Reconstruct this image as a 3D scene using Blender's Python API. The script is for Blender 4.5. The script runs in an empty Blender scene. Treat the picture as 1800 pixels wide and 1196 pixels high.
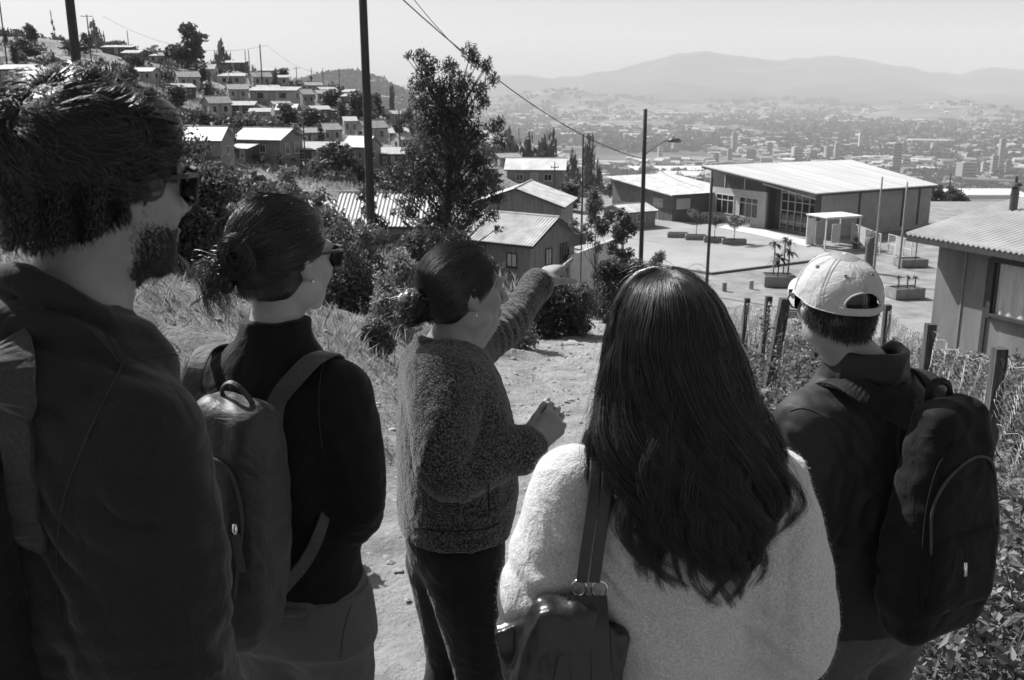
import bpy, math, random
import numpy as np
from mathutils import Vector, Matrix, Euler
R = math.radians
SC = bpy.context.scene
COL = SC.collection
rng = np.random.default_rng(7)
random.seed(7)

# ------------------------------------------------------------------ camera, sky, sun, exposure
CAMZ, PITCH, FOC = 2.1, 14.4, 1750.0
cam_d = bpy.data.cameras.new('camera'); cam = bpy.data.objects.new('camera', cam_d); COL.objects.link(cam)
cam.location = (0, 0, CAMZ); cam.rotation_euler = (R(90 - PITCH), 0, 0)
cam_d.lens = 35; cam_d.sensor_width = 36; cam_d.clip_start = 0.05; cam_d.clip_end = 40000
cam_d.dof.use_dof = True; cam_d.dof.focus_distance = 3.2; cam_d.dof.aperture_fstop = 11
SC.camera = cam
SC.view_settings.view_transform = 'Standard'; SC.view_settings.look = 'None'
SC.view_settings.exposure = 0.8; SC.view_settings.gamma = 1.0
SUN_EL, SUN_AZ = 46.0, 312.0           # azimuth: 0 is straight ahead (+Y), 270 is left
w = bpy.data.worlds.new('World'); SC.world = w; w.use_nodes = True
nt = w.node_tree; nt.nodes.clear()
sky = nt.nodes.new('ShaderNodeTexSky'); sky.sky_type = 'NISHITA'; sky.sun_disc = False
sky.sun_elevation = R(SUN_EL); sky.sun_rotation = R(SUN_AZ); sky.altitude = 200; sky.air_density = 1.0; sky.dust_density = 3.0; sky.ozone_density = 1.0
bw = nt.nodes.new('ShaderNodeRGBToBW'); bg = nt.nodes.new('ShaderNodeBackground'); bg.inputs[1].default_value = 0.068
wo = nt.nodes.new('ShaderNodeOutputWorld')
nt.links.new(sky.outputs[0], bw.inputs[0]); nt.links.new(bw.outputs[0], bg.inputs[0]); nt.links.new(bg.outputs[0], wo.inputs[0])
sd = bpy.data.lights.new('sun', 'SUN'); sd.energy = 5.0; sd.angle = R(0.55); sd.color = (1, 1, 1)
sun = bpy.data.objects.new('sun', sd); COL.objects.link(sun)
_sv = Vector((math.sin(R(SUN_AZ)) * math.cos(R(SUN_EL)), math.cos(R(SUN_AZ)) * math.cos(R(SUN_EL)), math.sin(R(SUN_EL))))
sun.rotation_euler = _sv.to_track_quat('Z', 'Y').to_euler(); sun.location = (-20, 10, 60)
SC.cycles.volume_bounces = 1; SC.cycles.max_bounces = 6; SC.cycles.diffuse_bounces = 3; SC.cycles.glossy_bounces = 2
SC.cycles.transparent_max_bounces = 6; SC.cycles.caustics_reflective = False; SC.cycles.caustics_refractive = False

# ------------------------------------------------------------------ camera maths: pixel of the 1800 px photograph + forward distance -> point
_s, _c = math.sin(R(PITCH)), math.cos(R(PITCH))
def W(px, py, Y):
    xc = (px - 900) / FOC; yc = (598 - py) / FOC; k = Y / (_c + yc * _s)
    return np.array([xc * k, Y, CAMZ + (-_s + yc * _c) * k])
def rr(py):
    yc = (598 - py) / FOC
    return (-_s + yc * _c) / (_c + yc * _s)
def zz(py, Y): return CAMZ + rr(py) * Y
def ux(px, py):
    yc = (598 - py) / FOC
    return (px - 900) / FOC / (_c + yc * _s)

# ------------------------------------------------------------------ object helpers
def link(o, parent=None):
    COL.objects.link(o)
    if parent is not None: o.parent = parent
    return o
def tag(o, label=None, cat=None, group=None, kind=None):
    if label: o['label'] = label
    if cat: o['category'] = cat
    if group: o['group'] = group
    if kind: o['kind'] = kind
    return o
def empty(name, loc=(0, 0, 0), rz=0.0, label=None, cat=None, group=None):
    o = bpy.data.objects.new(name, None); o.empty_display_size = 0.2
    o.location = loc; o.rotation_euler = (0, 0, rz); COL.objects.link(o)
    return tag(o, label, cat, group)
def copy_tree(o, parent=None):
    c = o.copy(); COL.objects.link(c); c.parent = parent
    for ch in list(CH.get(o.name, [])):
        d = copy_tree(ch, c); CH.setdefault(c.name, []).append(d)
    return c
CH = {}
def put(o, parent):
    o.parent = parent; CH.setdefault(parent.name, []).append(o); return o
def mesh_np(name, V, F, m=None, parent=None, smooth=False, loc=None):
    """F: (M,k) array of one k, or list of such arrays"""
    V = np.asarray(V, np.float32); Fs = F if isinstance(F, list) else [F]
    Fs = [np.asarray(f, np.int32) for f in Fs if len(f)]
    me = bpy.data.meshes.new(name)
    me.vertices.add(len(V)); me.vertices.foreach_set('co', V.ravel())
    nl = sum(f.size for f in Fs); npl = sum(len(f) for f in Fs)
    me.loops.add(nl); me.loops.foreach_set('vertex_index', np.concatenate([f.ravel() for f in Fs]))
    me.polygons.add(npl)
    tot = np.concatenate([np.full(len(f), f.shape[1], np.int32) for f in Fs])
    st = np.concatenate([[0], np.cumsum(tot)[:-1]]).astype(np.int32)
    me.polygons.foreach_set('loop_start', st)
    me.polygons.foreach_set('use_smooth', np.full(npl, smooth))
    me.update(calc_edges=True)
    if m is not None: me.materials.append(m)
    o = bpy.data.objects.new(name, me); COL.objects.link(o)
    if loc is not None: o.location = loc
    if parent is not None: put(o, parent)
    return o
class MB:
    """collects boxes, prisms, tubes and sheets; build() links them as one mesh object"""
    def __init__(s): s.v = []; s.f = []; s.n = 0
    def add(s, V, F):
        V = np.asarray(V, float).reshape(-1, 3); k = s.n
        s.v.append(V); s.f += [tuple(int(i) + k for i in f) for f in F]; s.n += len(V); return s
    def box(s, c, d, rz=0.0, M=None):
        x, y, z = d[0] / 2, d[1] / 2, d[2] / 2
        V = np.array([[-x, -y, -z], [x, -y, -z], [x, y, -z], [-x, y, -z], [-x, -y, z], [x, -y, z], [x, y, z], [-x, y, z]])
        if M is not None: V = V @ np.asarray(M).T
        if rz: V = V @ rotz(rz).T
        return s.add(V + np.asarray(c), [(0, 3, 2, 1), (4, 5, 6, 7), (0, 1, 5, 4), (1, 2, 6, 5), (2, 3, 7, 6), (3, 0, 4, 7)])
    def tube(s, P, r, n=8, cap=True):
        P = np.asarray(P, float); r = np.broadcast_to(np.asarray(r, float), (len(P),))
        T = np.gradient(P, axis=0); T /= np.linalg.norm(T, axis=1)[:, None] + 1e-9
        up = np.array([0, 0, 1.0]) if abs(T[0][2]) < .9 else np.array([1.0, 0, 0])
        a = np.linspace(0, 2 * math.pi, n, endpoint=False); V = []
        for i in range(len(P)):
            u = np.cross(T[i], up); u /= np.linalg.norm(u) + 1e-9; v = np.cross(T[i], u); up = -v if False else up
            V.append(P[i] + r[i] * (np.cos(a)[:, None] * u + np.sin(a)[:, None] * v))
        F = [(i * n + j, i * n + (j + 1) % n, (i + 1) * n + (j + 1) % n, (i + 1) * n + j) for i in range(len(P) - 1) for j in range(n)]
        if cap: F += [tuple(range(n)), tuple(range((len(P) - 1) * n, len(P) * n))[::-1]]
        return s.add(np.concatenate(V), F)
    def prism(s, poly, h0, h1, axis='z'):
        """poly: list of 2-D points extruded from h0 to h1 along axis"""
        n = len(poly); V = []
        for h in (h0, h1):
            for a, b in poly: V.append((a, b, h) if axis == 'z' else ((a, h, b) if axis == 'y' else (h, a, b)))
        return s.add(V, [tuple(range(n))[::-1], tuple(range(n, 2 * n))] + [(i, (i + 1) % n, n + (i + 1) % n, n + i) for i in range(n)])
    def slab(s, p0, p1, p2, p3, t=.04, nu=1, amp=0.0, waves=0):
        """roof sheet p0->p1 along the eave, p0->p3 up the slope; waves = corrugations along p0->p1"""
        p0, p1, p2, p3 = [np.asarray(p, float) for p in (p0, p1, p2, p3)]
        nrm = np.cross(p1 - p0, p3 - p0); nrm /= np.linalg.norm(nrm)
        if nrm[2] < 0: nrm = -nrm
        n = waves * 6 if waves else nu
        V = []
        for i in range(n + 1):
            f = i / n; o = nrm * (amp * math.cos(2 * math.pi * f * waves)) if waves else 0
            a = p0 + (p1 - p0) * f + o; b = p3 + (p2 - p3) * f + o
            V += [a, b, a - nrm * t, b - nrm * t]
        F = []
        for i in range(n):
            k = 4 * i; F += [(k, k + 4, k + 5, k + 1), (k + 2, k + 3, k + 7, k + 6), (k, k + 2, k + 6, k + 4), (k + 1, k + 5, k + 7, k + 3)]
        k = 4 * n; F += [(0, 1, 3, 2), (k, k + 2, k + 3, k + 1)]
        return s.add(V, F)
    def build(s, name, m, parent=None, smooth=False, loc=None, recalc=True):
        me = bpy.data.meshes.new(name); me.from_pydata(np.concatenate(s.v).tolist(), [], s.f)
        if recalc:
            import bmesh
            b = bmesh.new(); b.from_mesh(me); bmesh.ops.recalc_face_normals(b, faces=b.faces); b.to_mesh(me); b.free()
        if smooth: me.polygons.foreach_set('use_smooth', [True] * len(me.polygons))
        me.materials.append(m); o = bpy.data.objects.new(name, me); COL.objects.link(o)
        if loc is not None: o.location = loc
        if parent is not None: put(o, parent)
        return o
def unit(v): return v / (np.linalg.norm(v, axis=-1, keepdims=True) + 1e-9)
def rotz(a):
    c, s = math.cos(a), math.sin(a); return np.array([[c, -s, 0], [s, c, 0], [0, 0, 1.0]])
def rotx(a):
    c, s = math.cos(a), math.sin(a); return np.array([[1.0, 0, 0], [0, c, -s], [0, s, c]])
def roty(a):
    c, s = math.cos(a), math.sin(a); return np.array([[c, 0, s], [0, 1.0, 0], [-s, 0, c]])
def spl(P, n):
    """Catmull-Rom resample of a polyline to n points (any dimension)"""
    P = np.asarray(P, float); k = len(P)
    if k < 3:
        t = np.linspace(0, 1, n)[:, None]; return P[0] * (1 - t) + P[-1] * t
    Q = np.vstack([2 * P[0] - P[1], P, 2 * P[-1] - P[-2]]); t = np.linspace(0, k - 1 - 1e-9, n); i = t.astype(int); f = (t - i)[:, None]
    a, b, c, d = Q[i], Q[i + 1], Q[i + 2], Q[i + 3]
    return .5 * (2 * b + (c - a) * f + (2 * a - 5 * b + 4 * c - d) * f ** 2 + (3 * b - a - 3 * c + d) * f ** 3)
def vnoise(P, seed=0):
    """smooth 3-D value noise in [-1,1]"""
    P = np.asarray(P, float); i = np.floor(P).astype(np.int64); f = P - i; f = f * f * (3 - 2 * f); out = 0
    for dx in (0, 1):
        for dy in (0, 1):
            for dz in (0, 1):
                h = ((i[:, 0] + dx) * 374761393 + (i[:, 1] + dy) * 668265263 + (i[:, 2] + dz) * 2147483647 + seed * 974711) & 0xffffffff
                h = ((h ^ (h >> 13)) * 1274126177) & 0xffffffff; h = (h ^ (h >> 16)) & 0xffff
                out = out + (h / 32767.5 - 1) * (f[:, 0] if dx else 1 - f[:, 0]) * (f[:, 1] if dy else 1 - f[:, 1]) * (f[:, 2] if dz else 1 - f[:, 2])
    return out
def fbm(P, o=3, seed=0):
    P = np.asarray(P, float); s = 0; a = 1
    for k in range(o): s = s + a * vnoise(P * 2 ** k, seed + k); a *= .5
    return s

# ------------------------------------------------------------------ materials (the photograph is black and white, so every colour is a grey)
MATS = {}
def mat(name, v, v2=None, rough=.8, scale=5.0, bump=0.0, bscale=40.0, spec=.3, stretch=(1, 1, 1), wave=None, detail=4, coords='Object', sheen=0, metallic=0, dist=.01):
    """v..v2 noise-mottled grey, optional bump; wave=(axis, scale, strength) adds ribs"""
    if name in MATS: return MATS[name]
    m = bpy.data.materials.new(name); m.use_nodes = True; MATS[name] = m
    t = m.node_tree; N = t.nodes; L = t.links; b = N['Principled BSDF']
    b.inputs['Roughness'].default_value = rough; b.inputs['Specular IOR Level'].default_value = spec; b.inputs['Metallic'].default_value = metallic
    if sheen: b.inputs['Sheen Weight'].default_value = sheen; b.inputs['Sheen Roughness'].default_value = .5
    tc = N.new('ShaderNodeTexCoord'); mp = N.new('ShaderNodeMapping'); mp.inputs['Scale'].default_value = stretch
    L.new(tc.outputs[coords], mp.inputs[0])
    if v2 is None: b.inputs['Base Color'].default_value = (v, v, v, 1)
    else:
        n = N.new('ShaderNodeTexNoise'); n.inputs['Scale'].default_value = scale; n.inputs['Detail'].default_value = detail; n.inputs['Roughness'].default_value = .6
        L.new(mp.outputs[0], n.inputs[0]); r = N.new('ShaderNodeValToRGB')
        r.color_ramp.elements[0].position = .32; r.color_ramp.elements[1].position = .68
        r.color_ramp.elements[0].color = (v, v, v, 1); r.color_ramp.elements[1].color = (v2, v2, v2, 1)
        L.new(n.outputs[0], r.inputs[0]); L.new(r.outputs[0], b.inputs['Base Color'])
    last = None
    if bump:
        n2 = N.new('ShaderNodeTexNoise'); n2.inputs['Scale'].default_value = bscale; n2.inputs['Detail'].default_value = 4
        L.new(mp.outputs[0], n2.inputs[0]); bp = N.new('ShaderNodeBump'); bp.inputs['Strength'].default_value = bump; bp.inputs['Distance'].default_value = dist
        L.new(n2.outputs[0], bp.inputs['Height']); last = bp
    if wave:
        wv = N.new('ShaderNodeTexWave'); wv.bands_direction = wave[0]; wv.inputs['Scale'].default_value = wave[1]; wv.inputs['Distortion'].default_value = wave[3] if len(wave) > 3 else 0
        L.new(tc.outputs[coords], wv.inputs[0]); bp = N.new('ShaderNodeBump'); bp.inputs['Strength'].default_value = wave[2]; bp.inputs['Distance'].default_value = .02
        L.new(wv.outputs[1], bp.inputs['Height'])
        if last: L.new(last.outputs[0], bp.inputs['Normal'])
        last = bp
    if last: L.new(last.outputs[0], b.inputs['Normal'])
    return m
def leafmat(name, v, v2, trans=.35, rough=.5, spec=.4):
    if name in MATS: return MATS[name]
    m = bpy.data.materials.new(name); m.use_nodes = True; MATS[name] = m
    t = m.node_tree; N = t.nodes; L = t.links; b = N['Principled BSDF']; b.inputs['Roughness'].default_value = rough; b.inputs['Specular IOR Level'].default_value = spec
    g = N.new('ShaderNodeNewGeometry'); r = N.new('ShaderNodeValToRGB'); r.color_ramp.elements[0].color = (v, v, v, 1); r.color_ramp.elements[1].color = (v2, v2, v2, 1)
    L.new(g.outputs['Random Per Island'], r.inputs[0]); L.new(r.outputs[0], b.inputs['Base Color'])
    tr = N.new('ShaderNodeBsdfTranslucent'); L.new(r.outputs[0], tr.inputs[0]); mx = N.new('ShaderNodeMixShader'); mx.inputs[0].default_value = trans
    L.new(b.outputs[0], mx.inputs[1]); L.new(tr.outputs[0], mx.inputs[2]); L.new(mx.outputs[0], N['Material Output'].inputs[0])
    return m
# ================================================================== terrain
_U = np.array([-3.0, -1.0, -.51, -.40, -.34, -.17, -.06, .03, .11, .17, .34, .51, 1.0, 3.0])
_Y = np.array([-60, 0, 2, 5, 10, 14, 18, 24, 30, 45, 60, 70, 80, 100, 130, 145, 170, 200, 230, 260, 300, 400, 700, 1200, 2000])
def _col(d, far):
    ys = sorted(d); v = np.interp(_Y, ys, [d[y] for y in ys]); 
    for y, z in far.items(): v[_Y == y] = z
    return v
_near = {-60: 6.0, 0: .5, 2: .2}
_farL = {700: -120, 1200: -190, 2000: -200}; _farR = {700: -150, 1200: -195, 2000: -200}
_c0 = {**_near, 5: .3, 10: .6, 14: .8, 18: 1, 30: 1, 45: .8, 60: .3, 80: zz(235, 80), 100: zz(195, 100), 130: zz(155, 130), 170: zz(108, 170), 200: zz(80, 200), 230: zz(66, 230), 260: zz(62, 260), 300: 10, 400: -25}
_c1 = {**_near, 5: .25, 10: .4, 14: .45, 18: .5, 30: .3, 45: -.6, 60: -1.6, 80: zz(265, 80), 100: zz(240, 100), 130: zz(190, 130), 170: zz(130, 170), 200: zz(100, 200), 230: zz(84, 230), 260: zz(80, 260), 300: 7, 400: -28}
_c2 = {**_near, 5: .1, 10: .1, 14: .1, 18: 0, 30: -.5, 45: -2, 60: -3.5, 80: zz(305, 80), 100: zz(288, 100), 130: zz(235, 130), 170: zz(165, 170), 200: zz(128, 200), 230: zz(108, 230), 260: zz(100, 260), 300: 2, 400: -30}
_c3 = {**_near, 5: -.15, 10: -.6, 14: -1.1, 18: -1.5, 24: -2.2, 30: -3, 45: -5.5, 60: -8, 70: -7.6, 80: zz(338, 80), 100: zz(305, 100), 130: zz(270, 130), 170: zz(222, 170), 200: zz(192, 200), 230: zz(168, 230), 260: zz(155, 260), 300: -4, 400: -35}
_c4 = {**_near, 5: -.22, 10: -.85, 14: -1.4, 18: -1.9, 24: -2.6, 30: -3.6, 45: -6.4, 60: -9.6, 70: -10.5, 80: -10.5, 100: -9.5, 130: zz(298, 130), 170: zz(262, 170), 200: zz(238, 200), 230: -12, 260: -18, 300: -30, 400: -60}
_c5 = {**_near, 5: -.25, 10: -1.0, 14: -1.6, 18: -2.2, 24: -3.4, 30: -5, 45: -8.4, 60: -11, 70: -12.6, 80: -14, 100: -14.3, 130: -14.2, 145: -13.2, 170: zz(300, 170), 200: -17, 230: -22, 260: -30, 300: -42, 400: -80}
_c6 = {**_near, 5: -.25, 10: -1.0, 14: -1.6, 18: -2.25, 24: -3.6, 30: -5.2, 45: -8.9, 60: -12.4, 70: -14.3, 145: -14.3, 170: -18, 200: -27, 230: -36, 260: -44, 300: -55, 400: -90}
_c7 = {**_near, 5: -.28, 10: -1.0, 14: -1.75, 18: -2.45, 24: -3.9, 30: -5.3, 45: -8.9, 60: -12.3, 70: -14.3, 145: -14.3, 170: -20, 200: -30, 230: -38, 260: -46, 300: -58, 400: -90}
_c8 = {**_near, 2: .12, 5: -.38, 10: -1.15, 14: -1.9, 18: -2.8, 24: -4.1, 30: -5.4, 45: -8.9, 60: -12.2, 70: -14.3, 145: -14.3, 170: -20, 200: -30, 230: -38, 260: -46, 300: -58, 400: -90}
_c9 = {**_near, 2: .05, 5: -.5, 10: -1.5, 14: -2.4, 18: -3.1, 24: -4.2, 30: -5.5, 45: -8.9, 60: -12.2, 70: -14.3, 145: -14.3, 170: -20, 200: -30, 230: -38, 260: -46, 300: -58, 400: -90}
_T = np.array([_col(_c0, _farL), _col(_c0, _farL), _col(_c0, _farL), _col(_c1, _farL), _col(_c2, _farL), _col(_c3, _farL), _col(_c4, _farL), _col(_c5, _farR), _col(_c6, _farR), _col(_c7, _farR), _col(_c8, _farR), _col(_c9, _farR), _col(_c9, _farR), _col(_c9, _farR)])
def _pchip_u(u, Y):
    """smooth bilinear look-up"""
    i = np.clip(np.searchsorted(_U, u) - 1, 0, len(_U) - 2); f = np.clip((u - _U[i]) / (_U[i + 1] - _U[i]), 0, 1)
    j = np.clip(np.searchsorted(_Y, Y) - 1, 0, len(_Y) - 2); g = np.clip((Y - _Y[j]) / (_Y[j + 1] - _Y[j]), 0, 1)
    f = f * .5 + .5 * f * f * (3 - 2 * f)
    return (_T[i, j] * (1 - f) + _T[i + 1, j] * f) * (1 - g) + (_T[i, j + 1] * (1 - f) + _T[i + 1, j + 1] * f) * g
_MR_px = [-1500, 0, 300, 560, 700, 860, 1000, 1080, 1130, 1180, 1240, 1300, 1360, 1460, 1560, 1640, 1700, 1750, 1800, 2100, 3300]
_MR_py = [120, 118, 128, 140, 146, 138, 134, 129, 115, 103, 95, 99, 103, 98, 110, 124, 127, 117, 124, 135, 120]
_MU = [(p - 900) / FOC / 1.045 for p in _MR_px]; _MZ = [zz(q, 13500) for q in _MR_py]
def gauss(x, m, s): return np.exp(-((x - m) / s) ** 2)
def zg(X, Y, detail=True):
    X = np.atleast_1d(np.asarray(X, float)); Y = np.atleast_1d(np.asarray(Y, float))
    u = X / np.maximum(Y, 7.0)
    z = _pchip_u(np.clip(u, -3, 3), np.clip(Y, -60, 2000))
    # left bank beside the path, shallow rut of the path
    if detail:
        near = np.clip(1 - np.abs(Y - 8) / 22, 0, 1)
        xp = path_x(Y); dx = X - xp
        bank = np.clip((-dx - 1.3) / 1.2, 0, 1); z = z + near * .28 * bank * bank * (3 - 2 * bank) + near * .10 * np.clip((dx - 1.5) / .7, 0, 1)
        P = np.stack([X, Y, 0 * X], 1)
        a = near * (.03 + .06 * bank)
        z = z + a * fbm(P * 1.1, 3, 3) + near * .028 * fbm(P * 4.0, 3, 9) - near * .040 * np.clip(vnoise(P * [2.6, 2.6, 1], 12) - .25, 0, 1) + near * .016 * fbm(P * 10, 2, 19)
        m = (Y > 25) & (Y < 400) & ~((Y > 66) & (X > 6) & (Y < 150)); 
        z = z + np.where(m, fbm(P * .07, 3, 5) * np.clip((Y - 25) / 60, 0, 1) * .8, 0)
    # valley floor relief, near hill, foothills, range
    f = np.clip((Y - 3500) / 3000, 0, 1)
    if np.any(Y > 500):
        P = np.stack([X, Y, 0 * X], 1); big = Y > 500
        Pb = P[big]; yb = Y[big]; ub = X[big] / yb; n = fbm(Pb / 900, 4, 21); n2 = 1 - np.abs(fbm(Pb / 2600, 4, 31))
        zr = np.interp(ub, _MU, _MZ) + 42 * fbm(np.stack([ub * 22, 0 * ub, 0 * ub], 1), 4, 61); rise = np.clip((yb - 8200) / 5300, 0, 1)
        h = n * 8 * np.clip((yb - 1500) / 3000, 0, 1)
        h += (zr + 200) * (rise ** 1.25) * (.36 + .64 * np.clip(n2 * 1.05 - .12 * n + (rise > .93) * rise, 0, 1) ) * (yb < 13600)
        h += np.where(yb >= 13600, (zr + 200) * np.clip(1 - (yb - 13600) / 3000, 0, 1), 0)
        h += 62 * gauss(ub, .46, .06) * gauss(yb, 6900, 500) * (1 + .3 * n) + 42 * gauss(ub, .40, .05) * gauss(yb, 6800, 450) + 48 * gauss(ub, .56, .07) * gauss(yb, 6500, 500)
        h += 90 * gauss(ub, .22, .14) * gauss(yb, 8200, 600) * (1 + .5 * n) + 120 * gauss(ub, .05, .09) * gauss(yb, 8600, 900) * (1 + .5 * n) + 100 * gauss(ub, -.1, .08) * gauss(yb, 7000, 700)
        # dark wooded hill closing the left hillside
        zh = np.interp(ub, [-.6, -.25, -.21, -.185, -.165, -.145, -.125, -.10, -.07, .0], [zz(215, 3000), zz(165, 3000), zz(150, 3000), zz(138, 3000), zz(131, 3000), zz(134, 3000), zz(150, 3000), zz(172, 3000), zz(195, 3000), -200])
        h = np.maximum(h, (zh + 200) * gauss(yb, 3000, 500) * (1 + .03 * n))
        zb = z[big]; z[big] = zb + h
    return z
def path_x(Y): return np.interp(Y, [-20, 0, 3, 8, 12, 15, 18, 24], [.4, .45, .5, .45, .75, .95, 1.25, 2.2])
def path_w(Y): return np.interp(Y, [0, 3, 6, 9, 12, 15, 18], [1.5, 1.4, 1.25, 1.0, .85, .8, .8])
def ground(X, Y): return float(zg(X, Y)[0])
def hit(px, py, y0=20.0, y1=400.0):
    """where the line of sight through a pixel meets the hillside"""
    Y = np.geomspace(y0, y1, 900); r = rr(py); u = ux(px, py)
    g = zg(u * Y, Y); ray = CAMZ + r * Y; k = np.where(ray <= g)[0]
    i = k[0] if len(k) else len(Y) - 1
    return np.array([u * Y[i], Y[i], g[i]])

def grid_faces(nx, ny):
    i = np.arange(nx - 1)[None, :] + nx * np.arange(ny - 1)[:, None]
    return np.stack([i, i + 1, i + nx + 1, i + nx], -1).reshape(-1, 4)
def ground_material():
    m = bpy.data.materials.new('dirt_and_dry_grass'); m.use_nodes = True; t = m.node_tree; N = t.nodes; L = t.links; b = N['Principled BSDF']; b.inputs['Roughness'].default_value = .95; b.inputs['Specular IOR Level'].default_value = .1
    tc = N.new('ShaderNodeTexCoord'); at = N.new('ShaderNodeAttribute'); at.attribute_name = 'pathmask'
    def noise(s, d=5, r=.6):
        n = N.new('ShaderNodeTexNoise'); n.inputs['Scale'].default_value = s; n.inputs['Detail'].default_value = d; n.inputs['Roughness'].default_value = r; L.new(tc.outputs['Object'], n.inputs[0]); return n
    def ramp(src, a, b_, p0=.3, p1=.7):
        r = N.new('ShaderNodeValToRGB'); r.color_ramp.elements[0].position = p0; r.color_ramp.elements[1].position = p1
        r.color_ramp.elements[0].color = (a, a, a, 1); r.color_ramp.elements[1].color = (b_, b_, b_, 1); L.new(src, r.inputs[0]); return r
    dirt = ramp(noise(3.0, 8, .7).outputs[0], .18, .36); grass = ramp(noise(2.2, 6, .7).outputs[0], .07, .30)
    mx = N.new('ShaderNodeMix'); mx.data_type = 'RGBA'; L.new(at.outputs['Fac'], mx.inputs[0]); L.new(grass.outputs[0], mx.inputs[6]); L.new(dirt.outputs[0], mx.inputs[7])
    L.new(mx.outputs[2], b.inputs['Base Color'])
    vo = N.new('ShaderNodeTexVoronoi'); vo.inputs['Scale'].default_value = 26; L.new(tc.outputs['Object'], vo.inputs[0])
    b1 = N.new('ShaderNodeBump'); b1.inputs['Strength'].default_value = .35; b1.inputs['Distance'].default_value = .02; b1.invert = True; L.new(vo.outputs[0], b1.inputs['Height'])
    b2 = N.new('ShaderNodeBump'); b2.inputs['Strength'].default_value = 1.0; b2.inputs['Distance'].default_value = .05; L.new(noise(14, 8, .7).outputs[0], b2.inputs['Height']); L.new(b1.outputs[0], b2.inputs['Normal'])
    L.new(b2.outputs[0], b.inputs['Normal']); return m
GM = ground_material()
def terrain_object(name, X, Y, mask, m, drop=None, smooth=True):
    ny, nx = X.shape; Z = zg(X.ravel(), Y.ravel())
    if drop is not None: Z = Z - drop.ravel()
    o = mesh_np(name, np.stack([X.ravel(), Y.ravel(), Z], 1), grid_faces(nx, ny), m, smooth=smooth)
    a = o.data.attributes.new('pathmask', 'FLOAT', 'POINT'); a.data.foreach_set('value', mask.ravel().astype(np.float32))
    return tag(o, kind='structure')
# near ground, fine grid
gx = np.linspace(-14, 14, 400); gy = np.linspace(-4, 26, 460); X, Y = np.meshgrid(gx, gy)
dxp = np.abs(X - path_x(Y)) + .28 * fbm(np.stack([X.ravel() * 1.3, Y.ravel() * 1.3, 0 * X.ravel()], 1), 3, 4).reshape(X.shape)
pm = np.clip((path_w(Y) + .12 - dxp) / .35, 0, 1) * np.clip((25 - Y) / 4, 0, 1)
pm = np.maximum(pm, .45 * np.clip(fbm(np.stack([X.ravel() * .5, Y.ravel() * .5, 0 * X.ravel()], 1), 3, 14).reshape(X.shape) * 1.6 - .25, 0, 1))
terrain_object('ground', X, Y, pm, GM)
# hillside and everything to the foot of the hill, fan-shaped grid
u = np.linspace(-1.5, 1.5, 420); y = np.concatenate([np.linspace(-20, 26, 50), np.geomspace(26.5, 900, 330)])
Yg = np.repeat(y[:, None], len(u), 1); X = u[None, :] * (Yg + 45); inn = (np.abs(X) < 13.6) & (Yg > -3.6) & (Yg < 25.6)
mk = np.clip(.5 + .8 * fbm(np.stack([X.ravel() * .06, Yg.ravel() * .06, 0 * X.ravel()], 1), 4, 44).reshape(X.shape), 0, 1) * .8
terrain_object('hillside', X, Yg, mk, GM, drop=np.where(inn, .6, .0))
# valley and mountains
VM = mat('valley_floor', .05, .20, scale=.004, detail=12, rough=1, spec=0)
u = np.linspace(-1.5, 1.5, 560); y = np.geomspace(860, 8300, 220)
Yg = np.repeat(y[:, None], len(u), 1); X = u[None, :] * Yg
o = terrain_object('valley_and_mountains', X, Yg, 0 * X, VM, drop=np.where(Yg < 900, 3.0, 0))

MM = mat('wooded_mountain', .03, .085, scale=.0016, detail=14, rough=1, spec=0)
u = np.linspace(-1.5, 1.5, 700); y = np.linspace(8250, 17500, 260); Yg = np.repeat(y[:, None], len(u), 1); terrain_object('mountain_range', u[None, :] * Yg, Yg, 0 * Yg, MM)
# ================================================================== buildings
M_ROOF = mat('galvanised_roof', .44, .64, scale=.9, rough=.55, spec=.4, bump=.15, bscale=6, stretch=(1, 1, 1))
M_ROOFO = mat('weathered_roof', .22, .40, scale=1.5, rough=.65, spec=.3, bump=.2, bscale=8)
M_ROOFB = mat('bright_roof', .34, .60, scale=1.1, rough=.6, spec=.3)
M_WHITE = mat('whitewashed_wall', .50, .66, scale=1.2, rough=.9, bump=.2, bscale=15)
M_PALE = mat('pale_painted_boards', .30, .42, scale=1.3, rough=.85, stretch=(3, 3, .5), wave=('X', 1.3, .5))
M_MID = mat('grey_painted_boards', .17, .25, scale=1.5, rough=.85, stretch=(3, 3, .4), wave=('X', 1.3, .5))
M_DARK = mat('dark_board_wall', .07, .12, scale=1.5, rough=.85, stretch=(3, 3, .4))
M_GLASS = mat('dark_window_glass', .015, .03, scale=3, rough=.08, spec=.8)
M_FRAMEW = mat('pale_frame_paint', .5, .6, scale=6, rough=.6)
M_FRAMED = mat('dark_frame_timber', .04, .07, scale=9, rough=.7, stretch=(4, 4, .5))
M_DOOR = mat('door_paint', .25, .34, scale=4, rough=.6)
M_CURT = mat('pale_curtain', .42, .55, scale=3, rough=.95, stretch=(6, 6, 1))
M_CONC = mat('rough_concrete', .26, .38, scale=3, rough=.95, bump=.3, bscale=30)
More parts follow.
